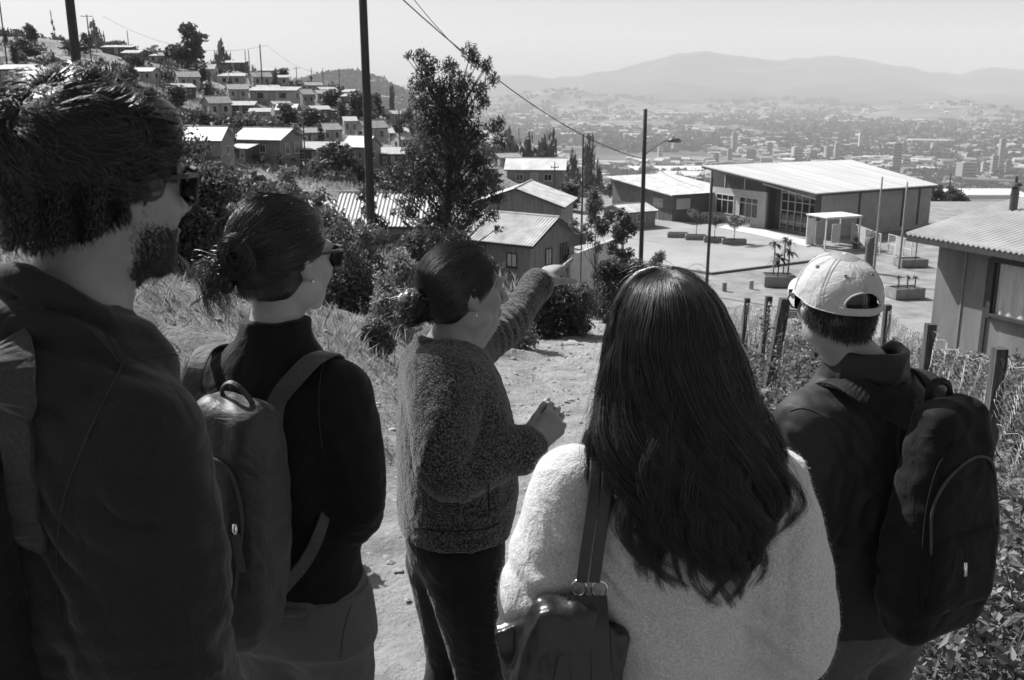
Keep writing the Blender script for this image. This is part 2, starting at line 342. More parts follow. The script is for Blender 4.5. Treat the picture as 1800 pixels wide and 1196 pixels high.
def opening(parent, face, a, z0, w, h, kind, L, D, frame=M_FRAMEW, nx=2, nz=1, fw=.06, pane=M_GLASS):
    """face S/N: a runs along local x; face E/W: along local y. Wall planes at +-L/2, +-D/2"""
    t = {'S': (0, -D / 2), 'N': (math.pi, -D / 2), 'E': (math.pi / 2, -L / 2), 'W': (-math.pi / 2, -L / 2)}[face]
    Rm = rotz(t[0]); y = t[1]
    def tr(mb):
        for i in range(len(mb.v)): mb.v[i] = mb.v[i] @ Rm.T
        return mb
    if kind == 'door':
        f = MB(); f.box((a - w / 2 + fw / 2, y - .025, z0 + h / 2), (fw, .09, h)); f.box((a + w / 2 - fw / 2, y - .025, z0 + h / 2), (fw, .09, h)); f.box((a, y - .027, z0 + h - fw / 2), (w - 2 * fw - .001, .09, fw))
        d = MB().box((a, y - .012, z0 + (h - fw) / 2), (w - 2 * fw, .04, h - fw))
        for k in (.28, .72): d.box((a, y - .038, z0 + h * k), (w * .55, .015, h * .3))
        do = tr(d).build('door', M_DOOR, parent); tr(f).build('frame', frame, do); tr(MB().box((a + w * .34, y - .06, z0 + 1.0), (.04, .06, .12))).build('handle', M_FRAMED, do)
        return do
    f = MB()
    for sx in (-1, 1): f.box((a + sx * (w / 2 - fw / 2), y - .02, z0 + h / 2), (fw, .1, h))
    for sz in (0, 1): f.box((a, y - .021, z0 + fw / 2 + sz * (h - fw)), (w - 2 * fw - .002, .1, fw))
    for i in range(1, nx): f.box((a - w / 2 + w * i / nx, y - .018, z0 + h / 2), (fw * .6, .07, h - 2 * fw - .002))
    for i in range(1, nz): f.box((a, y - .016, z0 + h * i / nz), (w - 2 * fw - .004, .06, fw * .6))
    wo_ = tr(f).build('window', frame, parent)
    tr(MB().box((a, y - .004, z0 + h / 2), (w - 2 * fw + .01, .02, h - 2 * fw + .01))).build('pane', pane, wo_)
    tr(MB().box((a, y - .07, z0 - .03), (w + .1, .14, .055))).build('sill', frame, wo_)
    return wo_
def house(L, D, H, rise, wall, roof, ops=(), oh=.35, kind='gable', waves=0, base=1.6, chimney=None, root=None, frame=M_FRAMEW, amp=.018):
    """local x along the ridge, floor at z=0, walls run down to -base"""
    if kind == 'gable':
        poly = [(-D / 2, -base), (D / 2, -base), (D / 2, H), (0, H + rise), (-D / 2, H)]
    elif kind == 'mono': poly = [(-D / 2, -base), (D / 2, -base), (D / 2, H + rise), (-D / 2, H)]
    wl = MB().prism(poly, -L / 2, L / 2, axis='x').build('wall', wall, root)
    rf = MB(); s = rise / (D / 2 if kind == 'gable' else D); t = .035; lift = .05 + amp
    if kind == 'gable':
        for sg in (-1, 1):
            e = sg * (D / 2 + oh); ze = H - s * oh + lift; zr = H + rise + lift
            rf.slab((-L / 2 - oh, e, ze), (L / 2 + oh, e, ze), (L / 2 + oh, sg * .004, zr), (-L / 2 - oh, sg * .004, zr), t=t, amp=amp if waves else 0, waves=waves)
        rf.tube([(-L / 2 - oh, 0, H + rise + lift + .02), (L / 2 + oh, 0, H + rise + lift + .02)], .07, 6)
    else:
        y0, y1 = -D / 2 - oh, D / 2 + oh
        rf.slab((-L / 2 - oh, y0, H - s * oh + lift), (L / 2 + oh, y0, H - s * oh + lift), (L / 2 + oh, y1, H + rise + s * oh + lift), (-L / 2 - oh, y1, H + rise + s * oh + lift), t=t, amp=amp if waves else 0, waves=waves)
    ro = rf.build('roof', roof, root, smooth=False)
    # fascia boards
    fb = MB(); z = H - s * oh - .03
    for sg in ((-1, 1) if kind == 'gable' else (-1,)): fb.box((0, sg * (D / 2 + oh - .03), z), (L + 2 * oh - .02, .03, .14))
    if kind == 'gable':
        for sx in (-1, 1):
            for sg in (-1, 1):
                p = [(sg * (D / 2 + oh - .05), z - .06), (sg * (D / 2 + oh - .05), z + .07), (sg * .01, H + rise + .03), (sg * .01, H + rise - .12)]
                fb.prism(p, sx * (L / 2 + oh - .04), sx * (L / 2 + oh - .01), axis='x')
    fb.build('fascia', M_FRAMED if frame is M_FRAMED else M_DARK, ro)
    if chimney:
        cx, cy, ch, cr = chimney; zc = H + rise - abs(cy) * s
        c = MB().tube([(cx, cy, zc - .1), (cx, cy, zc + ch)], cr, 14); c.tube([(cx, cy, zc + ch * .72), (cx, cy, zc + ch * .78)], cr * 1.12, 14)
        co = c.build('chimney', M_FRAMED, ro)
        MB().tube([(cx, cy, zc + ch + .001), (cx, cy, zc + ch + .03), (cx, cy, zc + ch + .05), (cx, cy, zc + ch + .11), (cx, cy, zc + ch + .13)], [cr * .6, cr * .6, cr * 1.7, cr * 1.2, cr * .3], 14).tube([(cx, cy, zc + ch + .12), (cx, cy, zc + ch + .26)], cr * .35, 8).build('cowl', M_FRAMED, ro) if False else MB().tube([(cx, cy, zc + ch + .001), (cx, cy, zc + ch + .03), (cx, cy, zc + ch + .05), (cx, cy, zc + ch + .11), (cx, cy, zc + ch + .13)], [cr * .6, cr * .6, cr * 1.7, cr * 1.2, cr * .3], 14).tube([(cx, cy, zc + ch + .12), (cx, cy, zc + ch + .26)], cr * .35, 8).build('chimney_cap', M_FRAMED, ro)
    for o in ops: opening(root, *o[:6], L, D, **(o[6] if len(o) > 6 else {'frame': frame}))
    return root
# ---- house A, corrugated roof, just below the path
rA = math.atan2(-.555, .83); cA = np.array([1.2, 60]) + np.array([-.83, .555]) * 3.75 + np.array([.555, .83]) * 3.1
o = empty('wooden_house', (cA[0], cA[1], -9.75), rA, 'grey board house with corrugated roof and two gable windows behind the pointing hand', 'house')
house(6.8, 5.3, 2.45, 1.25, M_MID, M_ROOFB, [('E', -.6, .75, .75, 1.1, 'win', dict(frame=M_FRAMED, pane=M_CURT)), ('E', 1.35, .75, 1.1, 1.2, 'win', dict(frame=M_FRAMED, nx=3)), ('S', -.4, .1, .85, 1.95, 'door', dict(frame=M_FRAMED)), ('S', 2.0, .8, .8, .9, 'win', dict(frame=M_FRAMED, pane=M_CURT))], oh=.42, waves=34, amp=.03, root=o, frame=M_FRAMED)
# ---- house B behind it: wide low gable, garage opening
p = W(921, 390, 90); o = empty('gabled_house', (p[0], 92.5, -11.9), R(78), 'wide dark gabled house with open garage doorway behind the corrugated roof', 'house')
house(7, 8.2, 3.6, 1.45, M_MID, M_ROOFB, [('W', 2.2, .1, 2.6, 2.6, 'win', dict(frame=M_FRAMED, nx=2)), ('W', -1.6, .9, 1.8, 1.7, 'win', dict(frame=M_FRAMED, pane=M_CURT))], oh=.4, waves=0, root=o, frame=M_FRAMED)
# ---- house C behind the tall pole, and its lower lean-to
p = W(690, 450, 64.5); o = empty('board_house', (p[0], 64.3, -8.6), R(-3), 'vertical board house with pale metal roof behind the tall wooden pole', 'house')
house(6.0, 5.6, 2.35, 1.55, M_MID, M_ROOFB, [('S', -.35, .7, .75, 1.35, 'win', dict(frame=M_FRAMED)), ('S', 1.7, .1, .85, 1.95, 'door', dict(frame=M_FRAMED))], oh=.35, waves=26, amp=.03, root=o, frame=M_FRAMED)
p = W(586, 400, 66); o = empty('lean_to_shed', (p[0] - .9, 66.6, -8.2), R(-3), 'low shed with pale flat roof, left of the board house behind the pole', 'shed')
house(3.6, 4.0, 1.9, .55, M_DARK, M_ROOFB, [('S', 0, .6, .7, .8, 'win')], oh=.3, kind='mono', waves=16, root=o)
# ---- house D on the right with curtained window and stove pipe
rD = math.atan2(-2.8, 1.3); ex = np.array([math.cos(rD), math.sin(rD)]); ey = np.array([-ex[1], ex[0]]); OH = .5
LD, DD = 8.0, 6.0; cD = np.array([8.75, 22.0]) + ex * (LD / 2 + OH) + ey * (DD / 2 + OH)
o = empty('corrugated_roof_house', (cD[0], cD[1], -3.62), rD, 'grey rendered house with wavy corrugated roof and curtained window on the right', 'house')
sD = .55 / 3.0
house(LD, DD, 2.45 + sD * OH, .55, mat('stained_plain_wall', .13, .23, scale=.9, rough=.9, stretch=(2.5, 2.5, .5), bump=.2, bscale=12, detail=7), M_ROOF, [], oh=OH, waves=70, amp=.02, root=o, frame=M_FRAMED, chimney=(-3.85, -1.0, .56, .085))
wn = MB(); y0 = -DD / 2; xa = -LD / 2 + 1.5; xb = xa + 2.1; za, zb = 1.08, 2.17
for x in (xa, xb): wn.box((x, y0 - .03, (za + zb) / 2), (.09, .14, zb - za + .2))
wn.box(((xa + xb) / 2, y0 - .032, zb + .06), (xb - xa - .092, .13, .14)); wn.box(((xa + xb) / 2, y0 - .034, za - .03), (xb - xa - .092, .16, .07)); wn.box(((xa + xb) / 2 + .1, y0 - .028, (za + zb) / 2), (.035, .06, zb - za - .02))
wn.box((xa + .1, y0 - .02, (za + zb) / 2), (.05, .07, zb - za - .02))
wd = wn.build('window', M_FRAMED, o)
n = 90; xs = np.linspace(xa + .13, xb - .05, n); cv = []; 
for i, x in enumerate(xs):
    yy = y0 - .022 + .014 * math.sin(i * .62 + 1.3 * math.sin(i * .13)); cv += [(x, yy, za + .01), (x, yy - .004, zb - .02)]
MB().add(cv, [(2 * i, 2 * i + 2, 2 * i + 3, 2 * i + 1) for i in range(n - 1)]).build('curtain', M_CURT, wd, smooth=True, recalc=False)
MB().box((xa - .12, y0 - .02, .55), (.1, .04, 3.3)).build('corner_batten', M_FRAMED, o)
MB().box(((xa + xb) / 2 + 2.9, y0 - .02, 1.3), (.05, .03, 2.2)).build('wall_batten', M_MID, o); MB().box((-LD / 2 + .75, y0 - .012, .9), (.03, .02, 2.9)).build('wall_batten', M_MID, o)

# ---- community hall (large mono-pitch) on the plaza
PZ = -14.3
C0 = np.array([33.5, 108.6]); rG = math.atan2(8.6, 15.4); RG = rotz(rG)
o = empty('community_hall', (C0[0], C0[1], PZ), rG, 'large pale hall with sloping metal roof and tall entrance glazing on the plaza', 'hall')
def loc2(x, y): d = np.array([x, y]) - C0; return np.array([d[0] * RG[0, 0] + d[1] * RG[1, 0], d[0] * RG[0, 1] + d[1] * RG[1, 1]])
def tip(px, py, h): z = PZ + h - CAMZ; Y = z / rr(py); return loc2(ux(px, py) * Y, Y)
tA, tB, tC, tD = tip(1233, 291, 6.9), tip(1497, 281, 6.9), tip(1650, 325, 5.15), tip(1436, 340, 5.15)
def rz_at(x, y): 
    f = np.clip((y - (tD[1] + tC[1]) / 2) / ((tA[1] + tB[1]) / 2 - (tD[1] + tC[1]) / 2), -.1, 1.1); return 5.15 + 1.75 * f
rf = MB().slab((*tD, 5.15), (*tC, 5.15), (*tB, 6.9), (*tA, 6.9), t=.12, waves=0, nu=1)
for k in range(1, 12):
    f = k / 12; a = tD + (tC - tD) * f; b = tA + (tB - tA) * f
    rf.tube([(a[0], a[1], 5.17), (b[0], b[1], 6.92)], .025, 4)
rf.build('roof', mat('hall_roof_sheet', .40, .50, scale=.25, rough=.6, spec=.3, stretch=(3, .4, 1), detail=3), o)
fb = MB()
def edge(a, b, za, zb, th=.06, hh=.3):
    d = np.array([b[0] - a[0], b[1] - a[1]]); n = np.array([-d[1], d[0]]) / np.linalg.norm(d) * th
    fb.add([(a[0], a[1], za - hh), (b[0], b[1], zb - hh), (b[0], b[1], zb - .01), (a[0], a[1], za - .01), (a[0] + n[0], a[1] + n[1], za - hh), (b[0] + n[0], b[1] + n[1], zb - hh), (b[0] + n[0], b[1] + n[1], zb - .01), (a[0] + n[0], a[1] + n[1], za - .01)], [(0, 1, 2, 3), (7, 6, 5, 4), (0, 4, 5, 1), (2, 6, 7, 3), (0, 3, 7, 4), (1, 5, 6, 2)])
cen = (tA + tC) / 2; sh = lambda p: cen + (p - cen) * .997
edge(sh(tD), sh(tC), 5.12, 5.12); edge(sh(tA), sh(tD), 6.87, 5.12); edge(sh(tC), sh(tB), 5.12, 6.87)
fb.build('fascia', M_FRAMED, o)
def wallseg(pts, m, name='wall', z0=-.5, th=.2, top=None, nrm=1):
    mb = MB()
    (ax, ay), (bx, by) = pts; d = np.array([bx - ax, by - ay]); L_ = np.linalg.norm(d); n = nrm * np.array([-d[1], d[0]]) / L_ * th
    ta = (rz_at(ax, ay) - .14) if top is None else top[0]; tb = (rz_at(bx, by) - .14) if top is None else top[1]
    mb.add([(ax, ay, z0), (bx, by, z0), (bx, by, tb), (ax, ay, ta), (ax + n[0], ay + n[1], z0), (bx + n[0], by + n[1], z0), (bx + n[0], by + n[1], tb), (ax + n[0], ay + n[1], ta)], [(0, 1, 2, 3), (7, 6, 5, 4), (0, 4, 5, 1), (2, 6, 7, 3), (0, 3, 7, 4), (1, 5, 6, 2)])
    return mb.build(name, m, o)
M_HALLW = mat('hall_pale_render', .36, .44, scale=1, rough=.85, bump=.1, bscale=9); M_HALLR = mat('hall_side_panel', .27, .34, scale=.8, rough=.8)
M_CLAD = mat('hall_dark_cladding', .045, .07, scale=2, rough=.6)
wallseg([(0, 0), (18.0, 0)], M_HALLR, th=.2); wallseg([(18.0, .2), (20.5, 14.5)], M_HALLR, th=.2); wallseg([(20.5, 14.5), (0, 18.3)], M_HALLR, th=.2)
wallseg([(0, 8.3), (0, 18.2)], M_HALLW, top=(4.3, 4.15), th=.25, nrm=-1)
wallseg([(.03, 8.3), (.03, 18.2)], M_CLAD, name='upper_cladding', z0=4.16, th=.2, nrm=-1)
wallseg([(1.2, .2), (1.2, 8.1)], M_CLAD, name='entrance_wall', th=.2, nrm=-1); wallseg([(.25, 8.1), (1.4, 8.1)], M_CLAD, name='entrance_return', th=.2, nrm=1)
MB().box((.6, 4.1, 3.9 + .2), (.9, 7.7, .06)).build('entrance_canopy', M_CLAD, o) if False else None
gl = MB().add([(1.12, 1.4, .15), (1.12, 6.9, .15), (1.12, 6.9, rz_at(0, 6.9) - .35), (1.12, 1.4, rz_at(0, 1.4) - .35)], [(0, 1, 2, 3)])
go = MB(); 
for i in range(6): yv = 1.4 + 5.5 * i / 5; go.box((1.07, yv, (rz_at(0, yv) - .3) / 2 + .05), (.09, .1, rz_at(0, yv) - .4))
for zv in (.15, 1.2, 2.4, 3.45, 4.4): go.box((1.068, 4.15, zv), (.07, 5.4, .08))
gw = go.build('entrance_glazing', mat('aluminium_mullion', .35, .42, scale=5, rough=.5), o); gl.build('pane', M_GLASS, gw, recalc=False)
MB().box((-.01, 4.1, 5.1), (.12, 8.0, .5)).build('lintel', M_CLAD, o) if False else None
MB().tube([(-.6, .1, 4.35), (-.6, 8.3, 4.35 + .95)], .07, 6).build('gutter_pipe', M_FRAMEW, o)
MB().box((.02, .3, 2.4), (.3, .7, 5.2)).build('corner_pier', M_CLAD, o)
for ya, yb in ((13.7, 16.9), (9.5, 12.7)):
    f = MB(); yc_ = (ya + yb) / 2
    for yv in (ya, yb): f.box((-.03, yv, 2.25), (.1, .1, 2.3))
    for i in (1, 2): f.box((-.025, ya + (yb - ya) * i / 3, 2.25), (.08, .07, 2.18))
    for zv in (1.12, 2.75, 3.38): f.box((-.028, yc_, zv), (.09, yb - ya - .102, .08))
    wo_ = f.build('window', M_FRAMEW, o); MB().box((-.003, yc_, 2.25), (.02, yb - ya - .1, 2.2)).build('pane', M_GLASS, wo_)
for x in (6.1, 13.2, 15.9): MB().box((x, -.03, 2.35), (.26, .08, 4.75)).build('wall_post', M_CLAD, o)
MB().box((9.0, -.06, .0), (18.0, .1, .9)).build('plinth', M_CONC, o)
for y in (12.0, 15.5): MB().box((-.03, y, 5.1), (.06, .1, 1.6)).build('cladding_mullion', M_FRAMEW, o)
# ---- low building E left of the hall
C1 = np.array([19.7, 121.8]); o = empty('low_classroom_block', (C1[0], C1[1], PZ), rG, 'low dark walled block with bright sheet roof, left of the large hall', 'school building')
MB().add([(0, 0, -.4), (9.2, 0, -.4), (9.2, 13, -.4), (0, 13, -.4), (0, 0, 3.35), (9.2, 0, 3.35), (9.2, 13, 4.45), (0, 13, 4.45)], [(0, 3, 2, 1), (4, 5, 6, 7), (0, 1, 5, 4), (1, 2, 6, 5), (2, 3, 7, 6), (3, 0, 4, 7)]).build('wall', mat('block_dark_wall', .10, .15, scale=1, rough=.8), o)
rf = MB().slab((-.9, -.8, 3.42), (9.9, -.8, 3.42), (9.9, 13.6, 4.6), (-.9, 13.6, 4.6), t=.09).build('roof', M_ROOFB, o); MB().box((4.5, -.84, 3.35), (10.8, .05, .22)).build('fascia', M_FRAMED, rf)
d = MB().box((-.03, 3.0, 1.35), (.06, 2.0, 2.7)).build('door', M_DOOR, o); MB().box((-.07, 3.0, 1.35), (.04, .08, 2.6)).box((-.07, 3.0, 2.0), (.03, 1.9, .08)).build('frame', M_FRAMEW, d)
f = MB()
for x in (.5, 1.5, 2.5): f.box((x, -.03, 2.2), (.08, .08, 1.2))
for z in (1.6, 2.8): f.box((1.5, -.032, z), (1.9, .08, .08))
wo_ = f.build('window', M_FRAMEW, o); MB().box((1.5, -.005, 2.2), (2, .02, 1.2)).build('pane', M_CURT, wo_)
MB().box((-.04, 6.5, .75), (.05, 12.9, 1.6)).build('wainscot', M_DARK, o)
f = MB()
for x in np.linspace(3.2, 8.9, 13): f.box((x, -1.6, .6), (.08, .05, 1.1))
for z in (.3, 1.15): f.box((6.05, -1.6, z), (5.8, .06, .08))
tag(f.build('veranda_railing', M_FRAMEW, None, loc=None), 'pale slatted railing in front of the low dark block', 'railing'); f_ = bpy.data.objects['veranda_railing']; f_.location = (C1[0], C1[1], PZ); f_.rotation_euler = (0, 0, rG)
# ---- lean-to in front of E
p = np.array([13.9, 118.0]); o = empty('small_store', (p[0], p[1], PZ), rG, 'small store with pale roof in front of the dark classroom block', 'shed')
house(4.2, 4.6, 2.1, .6, M_MID, M_ROOFB, [('S', 0, .9, 1.2, .9, 'win'), ('W', 0, .1, .9, 1.9, 'door')], oh=.3, kind='gable', root=o)

# ---- hillside houses: (left px, right px, base py, wall px height, style, yaw, roof, label)
HP = {}
def proto(key, *a, **k):
    r = empty('hillside_house', (0, 0, 0)); house(*a, root=r, **k); HP[key] = [r, False]; return r
wn2 = lambda f=M_FRAMEW: [('S', -1.9, .9, .9, .9, 'win', dict(frame=f, nx=2)), ('S', 1.6, .9, 1.0, .9, 'win', dict(frame=f, nx=2)), ('S', -.1, .05, .85, 1.95, 'door', dict(frame=f)), ('E', 0, .9, .9, .9, 'win', dict(frame=f)), ('W', 0, .9, 1.0, .9, 'win', dict(frame=f, nx=2))]
M_ROOFH = mat('dull_tin_roof', .22, .44, scale=1.6, rough=.7, spec=.2); M_HW = mat('faded_white_wall', .30, .46, scale=1.4, rough=.9)
proto('w', 7, 5, 2.4, 1.1, M_HW, M_ROOFH, wn2(M_FRAMED), base=1.2)
proto('g', 7, 5, 2.5, 1.2, M_MID, M_ROOF, wn2(), base=1.2)
proto('p', 7, 4.6, 2.3, .8, M_PALE, M_ROOFO, wn2(M_FRAMED), base=1.2)
proto('d', 7, 4.6, 2.3, .7, M_DARK, M_ROOFH, wn2(), kind='mono', base=1.2)
proto('m', 7, 4.4, 2.3, .6, M_PALE, M_ROOFO, wn2(M_FRAMED), kind='mono', base=1.2)
HH = [ # px0, px1, base py, proto, yaw deg, height scale, label
 (-8, 62, 60, 'd', 8, 1, 'dark walled house at the far left end of the hilltop row'),
 (72, 152, 66, 'w', 36, .95, 'long whitewashed house on the hilltop beside the pole at upper left'),
 (-20, 50, 150, 'd', -14, .95, 'house with pale roof left of the tall man\'s hair'),
 (303, 349, 158, 'w', 30, 1.1, 'white gabled house with one dark window below the big round tree'),
 (403, 437, 110, 'p', 30, 1, 'pale hilltop house right of the smaller round tree'),
 (438, 488, 134, 'd', -4, .8, 'low dark shed house on the skyline beside a pole'),
 (383, 428, 152, 'm', 6, .9, 'weathered house left of the white two window house'),
 (434, 476, 154, 'w', 34, 1.05, 'white house with two dark windows in the middle of the upper slope'),
 (478, 505, 152, 'm', 10, 1, 'small weathered house touching the white two window house'),
 (508, 560, 148, 'd', 4, .9, 'dark house with pale roof near the right end of the skyline'),
 (528, 566, 166, 'p', 32, 1, 'pale house below the skyline shrubs at the ridge end'),
 (566, 592, 158, 'g', -6, 1, 'grey house last on the skyline before the pole'),
 (440, 522, 182, 'm', 2, .85, 'long low house with bright roof across the middle slope'),
 (520, 548, 186, 'w', 38, 1.1, 'white gable end house right of the long low house'),
 (549, 575, 182, 'p', 30, 1, 'pale little house right of the white gable end house'),
 (352, 402, 208, 'w', 40, 1.15, 'tall white house with pale roof in line with the man\'s forehead'),
 (400, 446, 206, 'd', 4, .9, 'open fronted dark annexe beside the tall white house'),
 (308, 398, 292, 'g', -6, 1, 'grey house right beside the tall man\'s forehead and glasses'),
 (512, 604, 294, 'd', -3, .85, 'long dark house with bright roof right of the big grey house'),
 (604, 664, 294, 'g', -24, 1.1, 'grey gabled house immediately left of the tall wooden pole'),
 (601, 626, 238, 'm', 14, 1.1, 'narrow house with bright roof left of the white house by the pole'),
 (624, 679, 252, 'w', 36, 1.1, 'white house right above the grey gabled house by the pole'),
 (678, 716, 246, 'p', 26, .8, 'low pale house between the tall pole and the leafy tree, upper one'),
 (664, 724, 300, 'd', -6, .9, 'dark house with pale roof between the tall pole and the leafy tree, lower one'),
 (658, 698, 200, 'm', -5, .9, 'small house behind the tall pole near the top of its slope'),
 (864, 916, 296, 'p', 30, .85, 'pale house with bright roof right of the leafy tree'),
 (914, 1016, 300, 'm', -3, .85, 'long low roofed house at the foot of the hill, upper of two'),
 (890, 996, 330, 'g', -5, 1.0, 'dark grey house with framed windows behind the wide gabled house'),
 (990, 1100, 334, 'w', 34, .9, 'white house with broad pale roof left of the lamp pole'),
 (962, 1006, 282, 'd', 8, 1, 'small dark house among trees at the right end of the hill'),
 (910, 938, 262, 'p', 32, 1, 'small pale house half hidden by dark trees right of the leafy tree'),
 (838, 872, 322, 'p', 22, 1, 'pale house hidden by the leafy tree'),
 (180, 232, 98, 'd', 4, .7, 'low shed below the hilltop behind the tall man\'s hair'),
 (262, 300, 112, 'm', -12, .8, 'shed on the slope left of the big round tree'),
 (392, 432, 124, 'd', -6, .8, 'dark low house under the smaller round tree'),
 (690, 722, 268, 'w', 32, .9, 'white walled yard house just left of the leafy tree'),
 (600, 640, 184, 'd', -10, .8, 'dark roofed hut half hidden by a tree left of the pole'),
 (470, 510, 200, 'p', 32, .8, 'pale hut under the long low house'),
]
HXY = []
for x0, x1, yb, key, yaw, hs, lab in HH:
    pr, used = HP[key]; p = hit((x0 + x1) / 2, yb, 70); L_ = (x1 - x0) / FOC * p[1] * (1.0 if abs(yaw) < 20 else .86)
    r = pr if not used else copy_tree(pr); HP[key][1] = True
    sx = L_ / 7.6; sy = min(max(sx, .6), 1.25); r.scale = (sx, sy, min(1.35, max(.75, (.55 + .45 * sx))) * hs); r.location = (p[0], p[1] + 1.5, p[2] + .15); HXY.append((p[0], p[1] + 1.5, L_)); r.rotation_euler = (0, 0, R(yaw))
    tag(r, lab, 'house', 'houses scattered up the hillside')
rg = np.random.default_rng(77); TER = [(112, 'topmost', [230, 290, 452, 500]), (142, 'upper', [255, 360, 470, 515, 575]), (176, 'middle', [320, 415, 470, 575, 612]), (214, 'lower middle', [455, 505, 560, 590, 690]), (252, 'lower', [330, 380, 545, 575, 700]), (272, 'lowest', [880, 905, 950, 1040])]
ORD = ['first', 'second', 'third', 'fourth', 'fifth']
for yb, tn, xs_ in TER:
    for i, xc_ in enumerate(xs_):
        key = ['d', 'm', 'g', 'p', 'w'][int(rg.integers(5))]; pr, used = HP[key]; wpx_ = rg.uniform(22, 40); p = hit(xc_, yb + rg.uniform(-4, 6), 70); L_ = wpx_ / FOC * p[1]; r = pr if not used else copy_tree(pr); HP[key][1] = True; sx = max(.42, L_ / 7.6)
        r.scale = (sx, max(sx, .55), max(.72, .5 + .5 * sx)); r.location = (p[0], p[1] + 1.2, p[2] + .1); r.rotation_euler = (0, 0, R(rg.uniform(-25, 45))); HXY.append((p[0], p[1] + 1.2, L_)); tag(r, f'small hut on the {tn} terrace of the hillside, {ORD[i]} from the left', 'house', 'houses scattered up the hillside')
# ---- the biggest hillside house, own build
p = hit(462, 291, 70); o = empty('two_tone_house', (p[0] + .3, p[1] + 2.2, p[2]), R(-20), 'large grey house with bright corrugated roof, largest on the near hillside', 'house')
s_ = p[1] / 105; house(5.4 * s_, 4.4 * s_, 2.7 * s_, .95 * s_, M_MID, M_ROOFB, [('S', .6, 1.3, .8, .8, 'win'), ('E', -.9, 1.1, .7, 1.1, 'win'), ('E', .9, 1.1, .7, 1.1, 'win')], oh=.35, waves=0, root=o)
p = hit(432, 290, 70); o = empty('porch_annexe', (p[0] - .2, p[1] + .2, p[2]), R(-20), 'small annexe with pale roof in front of the largest hillside house', 'shed')
house(2.2, 2.0, 1.7, .35, M_DARK, M_ROOFB, [('S', -.4, .5, .6, .9, 'win'), ('S', .55, .05, .6, 1.5, 'door')], oh=.25, kind='mono', root=o)

# ================================================================== plaza
M_PLAZA = mat('pale_plaza_paving', .20, .32, scale=.12, rough=.9, bump=.1, bscale=3, detail=8)
M_YARD = mat('dusty_yard', .14, .27, scale=.5, rough=.95, bump=.3, bscale=4, detail=8)
def pz(px, py, z=PZ): Y = (z - CAMZ) / rr(py); return (ux(px, py) * Y, Y)
def flat(name, pts, z, t, m, kind='structure', label=None):
    mb = MB().prism([tuple(p) for p in pts], z - t, z, axis='z'); return tag(mb.build(name, m), label, kind=kind)
yard = [pz(985, 445), pz(1250, 470), pz(1640, 560), (45, 72), (62, 96), (56, 118), (48, 140), (8, 146), (4.5, 118)]
flat('yard', [(3, 100), (7, 84), (14, 71), (46, 69), (66, 90), (60, 140), (22, 150), (3, 147)], PZ + .03, 1.6, M_YARD)
flat('plaza', [pz(1000, 436), pz(1150, 468), pz(1255, 482), pz(1460, 458), pz(1438, 432), pz(1340, 408), pz(1242, 396), pz(1100, 384), pz(1005, 374)], PZ + .13, .3, M_PLAZA)
flat('pavement', [pz(1275, 399), pz(1345, 408), pz(1440, 432), pz(1418, 437), pz(1330, 417), pz(1262, 404)], PZ + .26, .3, mat('kerb_concrete', .42, .5, scale=1, rough=.9))
k = MB()
def kerb(mb, pts, w_=.14, h=.16, z=PZ):
    for (a, b) in zip(pts[:-1], pts[1:]):
        a = np.array(a); b = np.array(b); d = b - a; L_ = np.linalg.norm(d); mb.box(((a[0] + b[0]) / 2, (a[1] + b[1]) / 2, z + h / 2), (L_ - .02, w_, h), rz=math.atan2(d[1], d[0]))
kerb(k, [pz(1248, 484), pz(1465, 456.5)], z=PZ + .02, h=.2, w_=.25); kerb(k, [pz(1000, 437.5), pz(1248, 484)], z=PZ + .02, h=.14, w_=.2)
tag(k.build('kerb', M_DARK), kind='structure')
# planters
M_PLANT = mat('planter_concrete', .16, .24, scale=2, rough=.95, bump=.2, bscale=20); M_SOIL = mat('dark_soil', .04, .07, scale=6, rough=1, bump=.5, bscale=12)
PLANTERS = []
def planter(px, py, w_, d_, h, rz, label, y=None):
    x, y_ = pz(px, py, PZ + .1); o = empty('concrete_planter', (x, y_ + d_ / 2, PZ + .1), rz, label, 'planter', 'concrete planters round the plaza')
    m = MB(); t = .12
    for sy in (-1, 1): m.box((0, sy * (d_ / 2 - t / 2), h / 2), (w_, t, h))
    for sx in (-1, 1): m.box((sx * (w_ / 2 - t / 2), 0, h / 2 - .001), (t, d_ - 2 * t - .002, h - .002))
    m.build('trough', M_PLANT, o); MB().box((0, 0, h / 2 - .05), (w_ - 2 * t - .004, d_ - 2 * t - .004, h - .1)).build('soil', M_SOIL, o)
    PLANTERS.append((x, y_ + d_ / 2, PZ + .1 + h - .1, w_)); return o
planter(1193, 419, 2.3, 1.1, .55, R(-8), 'leftmost planter of the row in front of the low dark block')
planter(1225, 423, 2.3, 1.1, .55, R(-8), 'second planter from the left, under a round clipped tree')
planter(1258, 427.5, 2.3, 1.1, .55, R(-8), 'third planter from the left in the plaza row')
planter(1292, 431, 2.5, 1.1, .55, R(-8), 'rightmost planter of the plaza row, near the thin grey pole')
planter(1374, 505, 2.6, 2.2, .85, R(-6), 'square planter with small palms left of the cap')
planter(1597, 526, 2.5, 1.6, .8, R(10), 'planter with sprouting pots right of the cap, nearer of two')
planter(1606, 470, 2.6, 1.6, .7, R(8), 'planter beside the wire fence right of the cap, farther of two')
planter(1402, 560, 1.7, .8, .5, R(-4), 'low trough half hidden behind the fence post and the cap')
